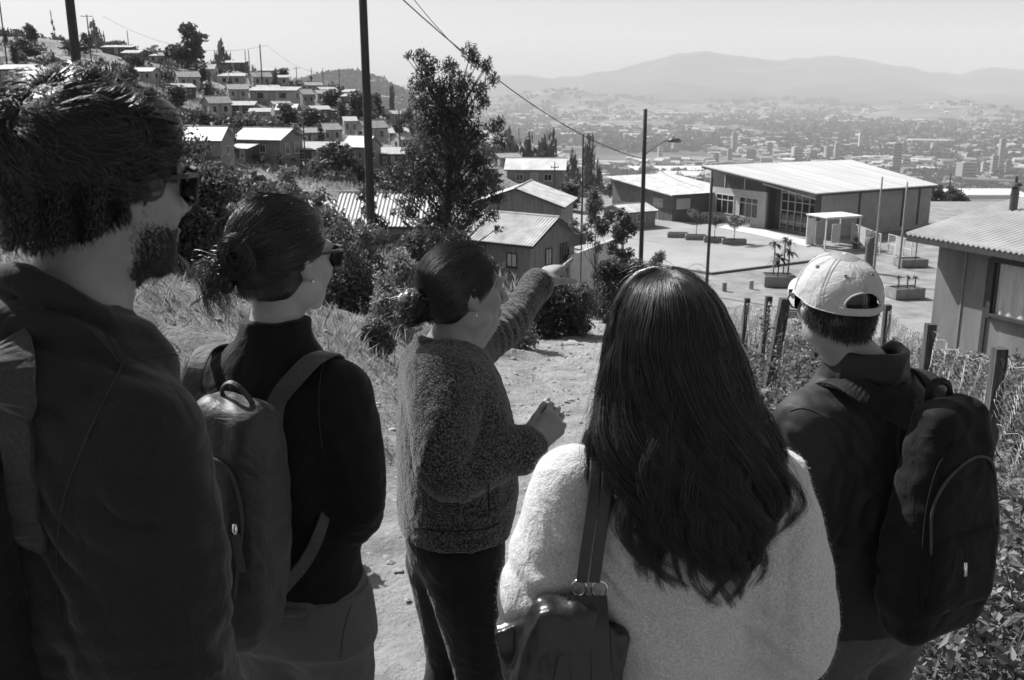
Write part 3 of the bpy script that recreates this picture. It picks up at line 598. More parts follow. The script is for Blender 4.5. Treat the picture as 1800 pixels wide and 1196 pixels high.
# bollards
for i, (px, py) in enumerate([(1273, 513), (1320, 509), (1353, 434)]):
    x, y_ = pz(px, py); m = MB().tube([(0, 0, 0), (0, 0, .72 if i < 2 else .4), (0, 0, .75 if i < 2 else .43)], [.2, .2, .14] if i < 2 else [.1, .1, .07], 12)
    tag(m.build('bollard', M_CONC if i else M_MID, loc=(x, y_, PZ + .03)), ['round bollard nearest the thin grey pole', 'round bollard between the thin grey pole and the square planter', 'tiny bollard on the plaza in front of the hall steps'][i], 'bollard', 'bollards on the yard')
# goal-like white frame kiosk at the hall side, fence panels
x, y_ = pz(1462, 436); o = empty('white_frame_shelter', (x, y_, PZ + .03), rG - R(8), 'open white framed shelter with flat top in front of the hall side', 'shelter')
m = MB(); ww, dd, hh = 4.2, 3.0, 3.3
for sx in (-1, 1):
    for sy in (-1, 1): m.box((sx * ww / 2, sy * dd / 2, hh / 2), (.11, .11, hh))
for sy in (-1, 1): m.box((0, sy * dd / 2, hh - .055), (ww - .112, .11, .11))
m.build('post_frame', M_FRAMEW, o); MB().box((0, 0, hh + .06), (ww + .3, dd + .3, .12)).build('top', M_WHITE, o)
MB().box((-ww / 2 + .5, dd / 2 - .1, 1.5), (.9, .05, 2.9)).build('panel', M_WHITE, o); MB().box((ww / 2 - .6, dd / 2 - .1, 1.2), (1.0, .05, 2.0)).build('panel', M_WHITE, o)
MB().box((-.4, dd / 2 + .1, 1.3), (1.1, .06, 2.5)).build('door', M_DOOR, o)
def panel_fence(name, a, b, h, n, label, solid=.25):
    a, b = np.array(a), np.array(b); d = b - a; L_ = np.linalg.norm(d); o = empty(name, (a[0], a[1], PZ), math.atan2(d[1], d[0]), label, 'fence')
    for i in range(n + 1): MB().box((L_ * i / n, 0, h / 2), (.09, .09, h)).build('post', M_FRAMEW, o)
    rl = MB()
    for z in (.15, h * .5, h - .06): rl.box((L_ / 2, 0, z), (L_ - .1, .05, .05))
    nb = int(L_ / .14)
    for i in range(nb): rl.box((L_ * (i + .5) / nb, .03, h / 2), (.018, .018, h - .3))
    rl.build('rail', M_FRAMEW, o)
    for i in range(n):
        if i % 3 == 1: MB().box((L_ * (i + .5) / n, -.04, h / 2), (L_ / n - .12, .03, h - .25)).build('sheet_panel', M_CONC, o)
panel_fence('mesh_fence', pz(1496, 424), pz(1546, 446), 2.0, 4, 'pale barred fence from the white shelter toward the cap')
panel_fence('mesh_fence', pz(1560, 446), pz(1600, 458), 2.0, 3, 'pale barred fence right of the slender pole by the hall')
# low wall and billboard beside house A
def wallrun(a, b, h, t, label):
    a, b = np.array(a), np.array(b); d = b - a; z = min(ground(*a), ground(*b)) - .3
    m = MB().box(((a[0] + b[0]) / 2, (a[1] + b[1]) / 2, z + h / 2), (np.linalg.norm(d), t, h), rz=math.atan2(d[1], d[0])); o = m.build('yard_wall', mat('pale_yard_wall', .40, .5, scale=1, rough=.9, bump=.2, bscale=10)); tag(o, label, 'wall')
    return o
a = W(1000, 470, 64)[:2]; b = W(1084, 450, 72)[:2]
z0 = min(ground(*a), ground(*b)) - .5; zt = zz(441, 66)
m = MB().box(((a[0] + b[0]) / 2, (a[1] + b[1]) / 2, (z0 + zt) / 2), (np.linalg.norm(b - a), .2, zt - z0), rz=math.atan2(b[1] - a[1], b[0] - a[0]))
tag(m.build('yard_wall', mat('pale_yard_wall', .40, .5, scale=1, rough=.9, bump=.2, bscale=10)), 'pale rendered yard wall right of the board house', 'wall')
p = W(1022, 420, 63); o = empty('flag_sign', (p[0], 63, ground(p[0], 63)), R(-12), 'dark square board on a thin pole right of the board house', 'sign')
hz = zz(424, 63) - ground(p[0], 63); MB().tube([(0, 0, -.3), (0, 0, hz + .5)], .035, 8).build('pole', M_FRAMED, o); MB().add([(-.85, .03, hz - .45), (.3, .03, hz - .2), (.32, .03, hz + .5), (-.85, .03, hz + .35), (-.85, .06, hz - .45), (.3, .06, hz - .2), (.32, .06, hz + .5), (-.85, .06, hz + .35)], [(0, 1, 2, 3), (7, 6, 5, 4), (0, 4, 5, 1), (1, 5, 6, 2), (2, 6, 7, 3), (3, 7, 4, 0)]).build('board', M_MID, o)

# ================================================================== poles, lamp and wires
M_POLE = mat('weathered_pole_timber', .035, .075, scale=5, rough=.9, stretch=(6, 6, .4), bump=.6, bscale=30, spec=.2); M_POLEL = mat('grey_concrete_pole', .20, .3, scale=4, rough=.9)
M_WIRE = mat('cable', .02, .03, rough=.6); M_METAL = mat('lamp_metal', .12, .2, scale=9, rough=.4, metallic=.6)
def pole(px, Y, top, r0, r1, label, m=M_POLE, arm=None, name='utility_pole', pxt=None, g=None, sink=.5, base=None):
    x = ux(px, 300) * Y; zb = ground(x, Y) if base is None else base
    o = empty(name, (x, Y, zb), 0, label, 'pole', g); P = spl([(0, 0, -sink), (.02, 0, (top - zb) * .5), (0, 0, top - zb)], 6)
    MB().tube(P, np.linspace(r0, r1, 6), 12 if r0 > .08 else 7).build('shaft', m, o, smooth=True)
    if arm:
        for k, (dz, L_) in enumerate(arm): MB().box((0, -.08, top - zb - dz), (L_, .08, .09)).tube([(-L_ * .42, -.08, top - zb - dz + .04), (-L_ * .42, -.08, top - zb - dz + .18)], .035, 6).tube([(L_ * .42, -.08, top - zb - dz + .04), (L_ * .42, -.08, top - zb - dz + .18)], .035, 6).build('crossarm', m, o)
    return o, np.array([x, Y, top])
P1, t1 = pole(648, 30, 5.6, .135, .115, 'tall wooden pole rising out of the frame left of the leafy tree', arm=[(.25, 1.4)])
P2, t2 = pole(153, 27, 5.0, .13, .112, 'tall wooden pole above the man\'s curly hair', arm=[(.25, 1.4)], base=0.9)
P3, t3 = pole(1131, 52, zz(192, 52), .13, .1, 'dark street pole carrying a lamp in the centre right')
zl = zz(272, 52) - P3.location.z; ztop = zz(248, 52) - P3.location.z
MB().tube(spl([(.05, 0, zl), (.5, -.1, zl + .35), (1.0, -.2, ztop + .0), (1.25, -.22, ztop)], 9), .03, 7).build('lamp_arm', M_METAL, P3)
MB().tube([(1.2, -.22, ztop), (1.35, -.24, ztop + .04), (1.7, -.27, ztop + .03), (1.85, -.28, ztop)], [.05, .11, .12, .03], 10).tube([(1.42, -.24, ztop + .1), (1.42, -.24, ztop + .22)], .035, 6).build('lamp_head', M_METAL, P3, smooth=True)
pole(1252, 78, zz(312, 78), .14, .1, 'thin grey pole standing on the plaza edge', m=M_POLE, name='thin_pole', g='thin poles round the yard')
pole(1552, 84, zz(311, 84), .13, .07, 'tall slender pole above the cap, left one', m=M_POLEL, name='thin_pole', g='thin poles round the yard')
pole(1597, 90, zz(320, 90), .12, .07, 'slender pole above the cap, right one', m=M_POLEL, name='thin_pole', g='thin poles round the yard')
pole(1672, 150, zz(305, 150), .13, .09, 'thin pole behind the corrugated roof on the right', m=M_POLE, name='thin_pole', base=-21.0)
pole(1541, 88, zz(418, 88), .42, .34, 'stout dark post beside the slender poles', m=M_DARK, name='stout_post')
def top_at(px, py, Y): return zz(py, Y)
for px, pt, Y, r, lab, arm in [(35, -6, 150, .11, 'thin pole at the far upper left on the hill', None), (180, 26, 190, .12, 'pole with crossarm right of the curly haired man\'s pole', [(.3, 2.2)]), (246, 54, 235, .1, 'faint pole on the hill between two tree groups', None),
        (369, 54, 215, .12, 'pole between the two round hilltop trees', None), (470, 78, 190, .13, 'tall pole on the skyline in the middle of the hill', None), (444, 88, 220, .1, 'left leg pole of the leaning pair on the skyline', None), (450, 88, 222, .1, 'right leg pole of the leaning pair on the skyline', None),
        (530, 118, 240, .1, 'short pole with bracket on the right skyline', [(.3, 1.6)]), (575, 120, 245, .1, 'skyline pole next to the wooded hill', None), (603, 121, 240, .1, 'last skyline pole before the wooded hill', None), (537, 214, 95, .08, 'pole with leaves and arm in front of the long dark house', [(1.2, 1.6)]),
        (632, 155, 170, .09, 'pole left of the tall wooden pole, in front of trees', None), (704, 194, 120, .1, 'pole between the tall wooden pole and the leafy tree', None), (1024, 236, 112, .12, 'grey pole left of the lamp pole', None), (975, 285, 115, .07, 'low grey pole behind the wide gabled house', [(.6, .9)]), (912, 226, 190, .08, 'tiny pole on the hill end right of the leafy tree', None)]:
    pole(px, Y, zz(pt, Y), r, r * .8, lab, arm=arm, g='utility poles on the hillside', m=M_POLE)
def wire(a, b, sag, label, r=.012, n=24):
    t = np.linspace(0, 1, n)[:, None]; P = np.array(a) * (1 - t) + np.array(b) * t; P[:, 2] -= 4 * sag * (t * (1 - t))[:, 0]
    return tag(MB().tube(P, r, 5).build('overhead_wire', M_WIRE), label, 'wire', 'overhead wires')
wire(t1 + [0, -.1, -.1], W(1131, 280, 52), .9, 'lower overhead wire from the tall pole to the lamp pole', r=.02)
wire(t1 + [.6, -.1, .0], W(815, 96, 36), .15, 'faint upper wire running into the leafy tree', r=.012)
wire(t2 + [.5, 0, 0], t1 + [-.5, 0, -.1], .6, 'overhead wire between the two tall poles', r=.012)
wire(W(1131, 282, 52), W(1235, 330, 78), .25, 'thin wire from the lamp pole toward the plaza pole', r=.012)
wire(W(180, 28, 190), W(470, 80, 190), 3, 'sagging wire across the hilltop sky', r=.022); wire(W(470, 80, 190), W(603, 122, 240), 2.5, 'sagging wire between the skyline poles', r=.02)
# ================================================================== vegetation
L_DARK = leafmat('dark_foliage', .025, .10); L_MID = leafmat('grey_green_foliage', .05, .20); L_PALE = leafmat('pale_dry_foliage', .12, .36); L_DRY = leafmat('dry_grass', .16, .48, .3); L_FAR = leafmat('hillside_foliage', .03, .11, .25, .95, .05)
M_BARK = mat('bark', .05, .11, scale=14, rough=.95, stretch=(3, 3, .6), bump=.6, bscale=30)
def leafq(C, s, g, asp=.42, up=.3, axis=None):
    """diamond leaves at centres C, half length s"""
    n = len(C); a = g.normal(size=(n, 3)); a[:, 2] += up if axis is None else 0
    if axis is not None: a = a * .45 + axis
    a = unit(a); b = unit(np.cross(a, g.normal(size=(n, 3)))); s = np.broadcast_to(np.asarray(s), (n,))[:, None]; nn = np.cross(a, b)
    V = np.stack([C - a * s, C + b * s * asp + nn * s * .12, C + a * s, C - b * s * asp + nn * s * .12], 1).reshape(-1, 3)
    return V, np.arange(4 * n).reshape(-1, 4)
def blobs(B, n, g, shell=.5):
    """n points spread through ellipsoid blobs (cx,cy,cz,rx,ry,rz)"""
    B = np.asarray(B, float); vol = (B[:, 3] * B[:, 4] * B[:, 5]) ** .8; k = g.choice(len(B), n, p=vol / vol.sum()); d = unit(g.normal(size=(n, 3)))
    r = g.random(n) ** shell; return B[k, :3] + d * r[:, None] * B[k, 3:], k
def crown_blobs(w_, h, z0, g, k=14, small=.34):
    out = []
    for i in range(k):
        t = g.random(); a = g.random() * 6.283; f = math.sin(math.pi * (.12 + .8 * t)) ** .6; r = g.random() ** .5 * f * .62
        s = w_ / 2 * small * (1.25 - .5 * t) * (.7 + .6 * g.random()); out.append((math.cos(a) * r * w_ / 2, math.sin(a) * r * w_ / 2, z0 + t * (h - z0), s, s, s * .8))
    return out
def limb_mb(mb, pts, r0, r1, n=7, k=8): mb.tube(spl(pts, k), np.linspace(r0, r1, k), n, cap=True)
def make_tree(name, h, w_, n, ls, g, trunk=.12, z0=.3, k=14, leaf=None, kind='round', shell=.45, small=.34, B=None):
    r = empty(name); leaf = leaf or L_DARK
    if B is None:
        if kind == 'conifer': B = [(g.normal() * .02 * w_, g.normal() * .02 * w_, h * t, w_ * .5 * (1.05 - t) + .02 * w_, w_ * .5 * (1.05 - t) + .02 * w_, h * .06) for t in np.linspace(z0, .98, 12)]
        elif kind == 'column': B = [(g.normal() * .1 * w_, g.normal() * .1 * w_, h * t, w_ * .32, w_ * .32, h * .13) for t in np.linspace(z0 + .05, .92, 9)]
        else: B = crown_blobs(w_, h * .92, h * z0, g, k, small)
    mb = MB(); limb_mb(mb, [(0, 0, -.4), (g.normal() * .01 * h, 0, h * .3), (g.normal() * .02 * h, g.normal() * .02 * h, h * .75)], trunk, trunk * .35)
    for b in B[:9]: limb_mb(mb, [(0, 0, h * min(.55, max(.12, (b[2] / h) * .55))), (b[0] * .5, b[1] * .5, (b[2] + h * .3) * .5), b[:3]], trunk * .4, trunk * .08, 5, 6)
    mb.build('trunk', M_BARK, r, smooth=True, recalc=False)
    C, _ = blobs(B, n, g, shell); V, F = leafq(C, ls * (.6 + .8 * g.random(n)), g, asp=.5)
    mesh_np('crown', V, F, leaf, r); return r
g = np.random.default_rng(11)
TP = [make_tree('hillside_tree', 6, 6, 1500, .30, g, .22, .28, 16), make_tree('hillside_tree', 6, 5, 1300, .28, g, .2, .22, 12, small=.4), make_tree('hillside_tree', 6, 3.0, 1100, .25, g, .16, .15, kind='column'),
      make_tree('hillside_tree', 6, 2.8, 900, .22, g, .12, .12, kind='conifer'), make_tree('hillside_tree', 5, 5.5, 1300, .26, g, .15, .12, 12, leaf=L_MID, small=.42), make_tree('hillside_tree', 6, 4.4, 900, .26, g, .15, .3, 9, small=.36)]
TU = [False] * len(TP)
def place_tree(px, pb, ptop, wpx, v, label, group='trees on the hillside', y=None, cat='tree'):
    p = hit(px, pb, 28) if y is None else np.array([ux(px, pb) * y, y, ground(ux(px, pb) * y, y)])
    o = TP[v] if not TU[v] else copy_tree(TP[v]); TU[v] = True
    bw_, bh = [(6, 6), (5, 6), (3, 6), (2.8, 6), (5.5, 5), (4.4, 6)][v]
    H = max(zz(ptop, p[1]) - p[2], .8); Wm = wpx / FOC * p[1] * 1.35
    o.location = p - [0, 0, .1]; o.scale = (Wm / bw_, Wm / bw_, H / bh); o.rotation_euler = (0, 0, g.random() * 6.28)
    return tag(o, label, cat, group)
for a in [(332, 122, 40, 80, 0, 'big round tree standing on the hilltop'), (390, 112, 66, 42, 1, 'smaller round tree right of the big hilltop tree'), (168, 75, 31, 44, 1, 'round tree on the crest behind the tall pole at upper left'), (20, 40, 11, 40, 5, 'sparse tree at the far upper left corner'),
          (95, 60, 24, 18, 3, 'small conifer on the hilltop between the two long houses'), (592, 320, 244, 62, 1, 'dark tree in front of the long dark house left of the pole'), (560, 312, 262, 44, 4, 'shrubby tree before the long dark house'), (688, 178, 149, 24, 0, 'little round tree on the ridge right of the tall pole'), (667, 180, 164, 16, 5, 'tiny tree left of the ridge tree'),
          (584, 205, 158, 36, 2, 'upright dark tree between ridge houses and tall pole'), (628, 215, 162, 34, 2, 'upright dark tree just left of the tall pole'), (548, 150, 124, 26, 3, 'spiky tree on the skyline'), (498, 150, 120, 22, 2, 'thin dark tree on the skyline left of the spiky tree'), (452, 232, 190, 60, 4, 'bushy tree in the gully below the white houses'),
          (500, 226, 180, 70, 0, 'wide dark tree in the middle of the gully'), (545, 232, 186, 56, 1, 'dark tree right of the wide gully tree'), (420, 225, 192, 40, 4, 'shrubby tree beside the tall white house'), (350, 232, 190, 60, 1, 'dark bushes right of the man\'s hair'), (395, 268, 205, 36, 2, 'tall dark tree left of the biggest grey house'), (405, 290, 232, 26, 2, 'narrow dark tree touching the biggest grey house'),
          (270, 108, 76, 46, 4, 'shrubby tree on the crest left of the big round tree'), (205, 92, 70, 44, 1, 'dark tree below the crest behind the pole'), (125, 95, 68, 50, 1, 'dark tree under the long whitewashed house'), (45, 105, 66, 56, 0, 'dark tree below the far left house'), (90, 120, 88, 52, 4, 'shrub on the slope above the curly hair'), (240, 120, 92, 40, 0, 'dark tree on the slope above the curly hair, right part'),
          (310, 190, 150, 40, 2, 'tall dark tree below the white gabled house'), (355, 150, 110, 40, 0, 'dark tree right below the big round tree'), (440, 120, 96, 40, 4, 'shrubs around the pale hilltop house'), (655, 232, 196, 30, 1, 'dark tree behind the tall pole'), (705, 262, 205, 36, 0, 'dark tree left of the leafy tree top'), (640, 330, 288, 60, 1, 'dark tree below the grey gabled house'), (700, 340, 285, 70, 0, 'big dark tree beside the leafy tree\'s left side'),
          (895, 278, 222, 60, 1, 'dark tree cluster right of the leafy tree, first'), (930, 282, 238, 50, 0, 'dark tree cluster right of the leafy tree, second'), (955, 284, 242, 40, 2, 'dark tree cluster right of the leafy tree, third'), (984, 278, 236, 26, 5, 'airy tree standing above the small dark house'), (1008, 286, 256, 30, 1, 'dark tree beside the grey pole'), (1034, 298, 250, 24, 2, 'upright tree right of the grey pole'), (1078, 305, 258, 30, 5, 'lone airy tree against the hazy valley'),
          (1052, 300, 276, 22, 1, 'low dark tree between two upright trees'), (945, 360, 318, 50, 1, 'dark tree under the houses at the hill foot'), (1000, 372, 320, 40, 2, 'dark hedge tree behind the wide gabled house'), (870, 330, 300, 40, 1, 'dark tree behind the leafy tree\'s right side')]:
    place_tree(*a)
for i, (x, y_, h, w_) in enumerate([(30, 168, 6, 10), (62, 190, 6, 9), (72, 172, 7, 9), (80, 182, 8, 10), (90, 196, 6, 12), (56, 158, 5, 8), (99, 180, 6, 9), (84, 160, 5, 7), (70, 215, 7, 9), (108, 205, 7, 12)]):
    v = i % 2; o = TP[v] if not TU[v] else copy_tree(TP[v]); TU[v] = True; z = ground(x, y_); o.location = (x, y_, z); o.scale = (w_ / 6, w_ / 6, h / 6); tag(o, 'dark tree on the slope beyond the plaza and the corrugated roof', 'tree', 'trees beyond the plaza')
for i in range(60):
    uu = g.uniform(-.50, -.05); YY = g.uniform(95, 240); xx = uu * YY
    if any(abs(xx - hx * YY / hy) < hl * .6 and hy - 14 < YY < hy + 4 for hx, hy, hl in HXY): continue
    v = int(g.integers(6)); o = TP[v] if not TU[v] else copy_tree(TP[v]); TU[v] = True; q = g.uniform(.45, .85); o.location = (xx, YY, ground(xx, YY) - .1); o.scale = (q, q, q * g.uniform(.8, 1.1)); o.rotation_euler = (0, 0, g.random() * 6.28); tag(o, 'small dark tree growing between the huts on the hillside', 'tree', 'small trees between the hillside huts')
# scattered hillside scrub: one mass
def scrub():
    g = np.random.default_rng(5); cs = []; N = 5200
    u = g.uniform(-1.0, .14, N); Y = g.uniform(34, 275, N) ** 1.0; X = u * Y; Z = zg(X, Y); dens = fbm(np.stack([X * .05, Y * .05, 0 * X], 1), 3, 8)
    ok = (dens > -.25) & ~((u > -.02) & (Y > 68) & (Y < 150)) & ~((u > -.2) & (Y > 55) & (Y < 75))
    for hx, hy, hl in HXY: ok &= ~((np.abs(X - hx * Y / hy) < hl * .65) & (Y > hy - 16) & (Y < hy + 3))
    X, Y, Z = X[ok], Y[ok], Z[ok]; n = len(X); s = g.uniform(.35, 1.2, n) * (1 + Y / 260)
    nl = 46; C = np.repeat(np.stack([X, Y, Z], 1), nl, 0) + unit(g.normal(size=(n * nl, 3))) * (g.random(n * nl) ** .4 * np.repeat(s, nl))[:, None] * [1.2, 1.2, .75] + np.repeat(s, nl)[:, None] * [0, 0, .35]
    V, F = leafq(C, np.repeat(s, nl) * .22 * g.uniform(.6, 1.3, n * nl), g, asp=.55); tag(mesh_np('hillside_scrub', V, F, L_FAR), 'dense dark scrub covering the hillside between the houses', 'scrub', kind='stuff')
    # pale grass tussocks between
    N = 6000; u = g.uniform(-.72, .3, N); Y = g.uniform(26, 200, N); X = u * Y; Z = zg(X, Y); ok = ~((u > .02) & (Y > 64) & (Y < 150)); X, Y, Z = X[ok], Y[ok], Z[ok]; n = len(X); nl = 14
    C = np.repeat(np.stack([X, Y, Z], 1), nl, 0) + g.normal(size=(n * nl, 3)) * [.6, .6, .05] + [0, 0, .12]; V, F = leafq(C, g.uniform(.06, .16, n * nl) * (1 + np.repeat(Y, nl) / 60), g, asp=.16, up=2.2)
    tag(mesh_np('dry_tussocks', V, F, L_DRY), 'pale dry grass tussocks on the hillside', 'grass', kind='stuff')
scrub()
# ---- the leafy tree in the middle
def leafy_tree():
    g = np.random.default_rng(3); Y = 30; p = W(790, 425, Y); z0 = ground(p[0], Y); o = empty('leafy_tree', (p[0], Y, z0), 0, 'tall leafy tree in the centre left, in front of the corrugated roofs', 'tree')
    px = [(742, 100, 14), (722, 98, 8), (712, 100, 6), (752, 118, 22), (790, 118, 18), (828, 92, 18), (838, 110, 14), (856, 120, 12), (866, 140, 14), (860, 108, 8), (742, 150, 26), (780, 160, 30), (812, 150, 26), (845, 160, 18), (740, 185, 24), (775, 200, 36), (815, 195, 32), (850, 180, 14), (755, 230, 30), (800, 245, 40), (838, 235, 24), (868, 225, 16), (880, 215, 12), (745, 280, 34), (795, 295, 44), (845, 285, 30), (878, 250, 16),
          (720, 270, 18), (735, 330, 36), (790, 345, 40), (845, 330, 34), (875, 345, 16), (705, 300, 18), (690, 330, 16), (720, 370, 22), (770, 385, 30), (830, 375, 30), (865, 378, 16), (700, 355, 10), (875, 400, 10), (675, 345, 8), (690, 375, 8), (750, 395, 16), (810, 402, 20)]
    B = []
    for x, y, r in px:
        q = W(x, y, Y) - [p[0], Y, z0]; s = r / FOC * Y * 1.0; B.append((q[0], q[1] + g.uniform(-.55, .55) * (1 - r / 60) , q[2], s, s * 1.2, s))
    B = np.array(B); mb = MB(); H = 3.2
    st = [(0, 0, -.5), (.05, 0, .7), (-.05, .05, 1.9), (.02, 0, 3.2), (.15, 0, 4.6)]; limb_mb(mb, st, .17, .05, 10, 14)
    q = W(752, 425, Y) - [p[0], Y, z0]; limb_mb(mb, [(q[0] + .1, .2, -.5), (q[0] - .02, .2, .5), (q[0] - .28, .1, 1.2), (q[0] - .75, 0, 1.7)], .09, .03, 8, 8)
    for b in B:
        t = min(max(b[2] - 1.0 - .3 * abs(b[0]), .3), 4.5); zt = t; xt = np.interp(zt, [0, 1.9, 3.2, 4.6], [.03, -.05, .02, .15])
        limb_mb(mb, [(xt, 0, zt), ((xt + b[0]) / 2, b[1] * .4, (zt + b[2]) / 2 + .08), (b[0], b[1], b[2])], .04, .008, 5, 7)
    mb.build('trunk', M_BARK, o, smooth=True, recalc=False)
    n = 23000; C, k = blobs(B, n, g, .60); ax = np.tile([0, 0, -.5], (n, 1)); V, F = leafq(C, g.uniform(.045, .085, n), g, asp=.30, axis=ax)
    mesh_np('crown', V, F, L_DARK, o)
leafy_tree()
def near_bush(px, pb, pt, wpx, Y, n, ls, label, leaf=L_MID, name='bush', k=26, seed=0, group=None, small=.3, asp=.45, cat='bush', stems=12):
    g = np.random.default_rng(seed + 50); x = ux(px, pb) * Y; z0 = ground(x, Y); h = zz(pt, Y) - z0; w_ = wpx / FOC * Y * 1.22; n = int(n * 1.35)
    o = empty(name, (x, Y, z0), 0, label, cat, group); B = []
    for i in range(k):
        a = g.random() * 6.283; r = g.random() ** .5; t = g.random(); rad = (1 - .45 * t ** 2) * r; s = w_ * small * .5 * (.6 + .8 * g.random())
        B.append((math.cos(a) * rad * (w_ / 2 - s * .6), math.sin(a) * rad * w_ * .35, max(.1, t * (h - s * .7)), s, s, s * 1.1))
    mb = MB()
    for b in B[:stems]: limb_mb(mb, [(b[0] * .15, b[1] * .15, -.1), (b[0] * .7, b[1] * .7, b[2] * .5), (b[0] * 1.0, b[1], b[2] + .1)], .02, .004, 5, 6)
    mb.build('stems', M_BARK, o, smooth=True, recalc=False)
    C, _ = blobs(B, n, g, .6); C[:, 2] = np.maximum(C[:, 2], -.05 + 0 * C[:, 2]); V, F = leafq(C, ls * g.uniform(.6, 1.4, n), g, asp=asp, up=.5); mesh_np('foliage', V, F, leaf, o); return o
near_bush(378, 520, 285, 150, 10.5, 9000, .034, 'big glossy leaved bush between the tall man and the bun haired woman', L_MID, seed=1, k=34)
near_bush(330, 500, 330, 110, 9.6, 5000, .032, 'dark lower bush right beside the tall man\'s beard', L_DARK, seed=2)
near_bush(455, 470, 300, 90, 13, 4000, .035, 'loose bush behind the bun haired woman', L_MID, seed=3)
near_bush(505, 345, 292, 70, 30, 2500, .07, 'pale leaved bush far behind the bun haired woman', L_PALE, seed=4)
near_bush(630, 545, 385, 150, 12.5, 9000, .028, 'tangled bush right of the bun haired woman\'s sunglasses', L_MID, seed=5, k=36)
near_bush(705, 580, 440, 110, 11.5, 6000, .028, 'tangled dry bush left of the pointing woman\'s hair', L_PALE, seed=6, k=26)
near_bush(590, 500, 360, 90, 14, 3500, .03, 'bramble under the pale metal roof', L_MID, seed=7)
near_bush(668, 640, 560, 60, 9.5, 2200, .028, 'low weed clump on the bank left of the pointing woman', L_MID, seed=8)
near_bush(960, 597, 480, 120, 15.5, 6500, .03, 'dark bush under the pointing arm beside the path', L_DARK, seed=9)
near_bush(1010, 590, 500, 80, 15.8, 3500, .03, 'bush beside the path right of the dark bush', L_MID, seed=10)
near_bush(905, 590, 520, 80, 13.5, 2600, .03, 'scrubby bush behind the pointing woman\'s elbow', L_PALE, seed=11)
near_bush(1075, 545, 440, 90, 20, 5000, .04, 'bush at the bend of the path left of the lamp pole', L_DARK, seed=12)
near_bush(1120, 540, 455, 60, 21, 2600, .04, 'bush at the foot of the lamp pole', L_MID, seed=13)
near_bush(1158, 505, 438, 50, 24, 1600, .05, 'spiky leaved shrub right of the lamp pole', L_MID, seed=14, asp=.2)
near_bush(10, 480, 380, 120, 9, 3500, .03, 'dark bush at the left edge behind the tall man', L_DARK, seed=15)
near_bush(20, 250, 170, 150, 28, 4000, .07, 'dark shrubs at the left edge above the tall man\'s head', L_DARK, seed=16)
near_bush(250, 330, 180, 220, 30, 5000, .07, 'dark shrubs behind the tall man\'s head', L_DARK, seed=17)
near_bush(740, 470, 380, 60, 26, 2000, .05, 'low shrub at the foot of the leafy tree', L_MID, seed=18)
near_bush(770, 440, 395, 120, 28, 2500, .05, 'undergrowth round the leafy tree\'s trunk', L_DARK, seed=19)
near_bush(560, 372, 330, 100, 40, 2200, .09, 'shrubs on the mound left of the pale metal roof', L_MID, seed=20)
near_bush(650, 360, 325, 60, 58, 1500, .12, 'shrub against the upper end of the pale metal roof', L_DARK, seed=21)
near_bush(480, 900, 770, 190, 4.45, 2600, .03, 'shrub added out of sight behind the bun haired woman to shade the path', L_MID, seed=22)  # unseen, added only to throw leafy shadow onto the path's lower left
# saplings on the yard edge
for px, pb, pt, wpx, Y, lab, sd_ in [(1047, 432, 325, 62, 62, 'slender young tree with forked trunk at the plaza edge', 1), (1093, 470, 345, 70, 50, 'young leafy tree left of the lamp pole', 2)]:
    g = np.random.default_rng(sd_); x = ux(px, pb) * Y; z0 = ground(x, Y); h = zz(pt, Y) - z0; w_ = wpx / FOC * Y
    B = [(g.normal() * w_ * .24, g.normal() * w_ * .2, h * g.uniform(.48 if sd_ == 1 else .3, .95), w_ * .17, w_ * .17, w_ * .2) for _ in range(20)]
    o = make_tree('young_tree', h, w_, 3200, .09, g, .07, B=B, leaf=L_DARK if sd_ == 2 else L_MID, shell=.6); o.location = (x, Y, z0); tag(o, lab, 'tree')
# planter trees and palms
def ball_tree(i, h, w_, label, trunk=.05):
    x, y_, z, _w = PLANTERS[i]; g = np.random.default_rng(60 + i); B = [(g.normal() * w_ * .22, g.normal() * w_ * .22, h * g.uniform(.55, .9), w_ * .26, w_ * .26, h * .14) for _ in range(8)]
    o = make_tree('small_planter_tree', h, w_, 900, .11, g, trunk, B=B, leaf=L_MID); o.location = (x, y_, z); return tag(o, label, 'tree', 'small trees in the planters')
ball_tree(1, 2.9, 2.2, 'round clipped tree in the second planter from the left'); ball_tree(2, 2.7, 2.0, 'small tree in the third planter, behind the thin grey pole'); ball_tree(3, 2.7, 2.2, 'spreading small tree in the rightmost planter of the row')
def palm(x, y_, z, h, s, label, g, name='small_palm'):
    o = empty(name, (x, y_, z), 0, label, 'palm', 'small palms in the square planter'); MB().tube(spl([(0, 0, -.1), (.03, 0, h * .5), (0, .02, h)], 6), .055, 7).build('trunk', M_BARK, o, smooth=True)
    Vs, Fs, n = [], [], 0
    for k in range(30):
        a = g.random() * 6.283; e = g.uniform(-.2, 1.2); L_ = 1.35 * s * g.uniform(.7, 1); t = np.linspace(0, 1, 6); P = np.stack([np.cos(a) * t * L_ * math.cos(e), np.sin(a) * t * L_ * math.cos(e), h + t * L_ * math.sin(e) - .55 * L_ * t ** 2], 1)
        b = np.array([-math.sin(a), math.cos(a), 0]) * .13 * s; ww = np.sin(np.pi * np.clip(t * .9 + .08, 0, 1))[:, None]
        Vs += [P - b * ww, P + b * ww]; Fs += [[n + i, n + i + 1, n + 6 + i + 1, n + 6 + i] for i in range(5)]; n += 12
    mesh_np('fronds', np.concatenate(Vs), np.array(Fs), L_DARK, o); return o
g = np.random.default_rng(5); x, y_, z, _w = PLANTERS[4]
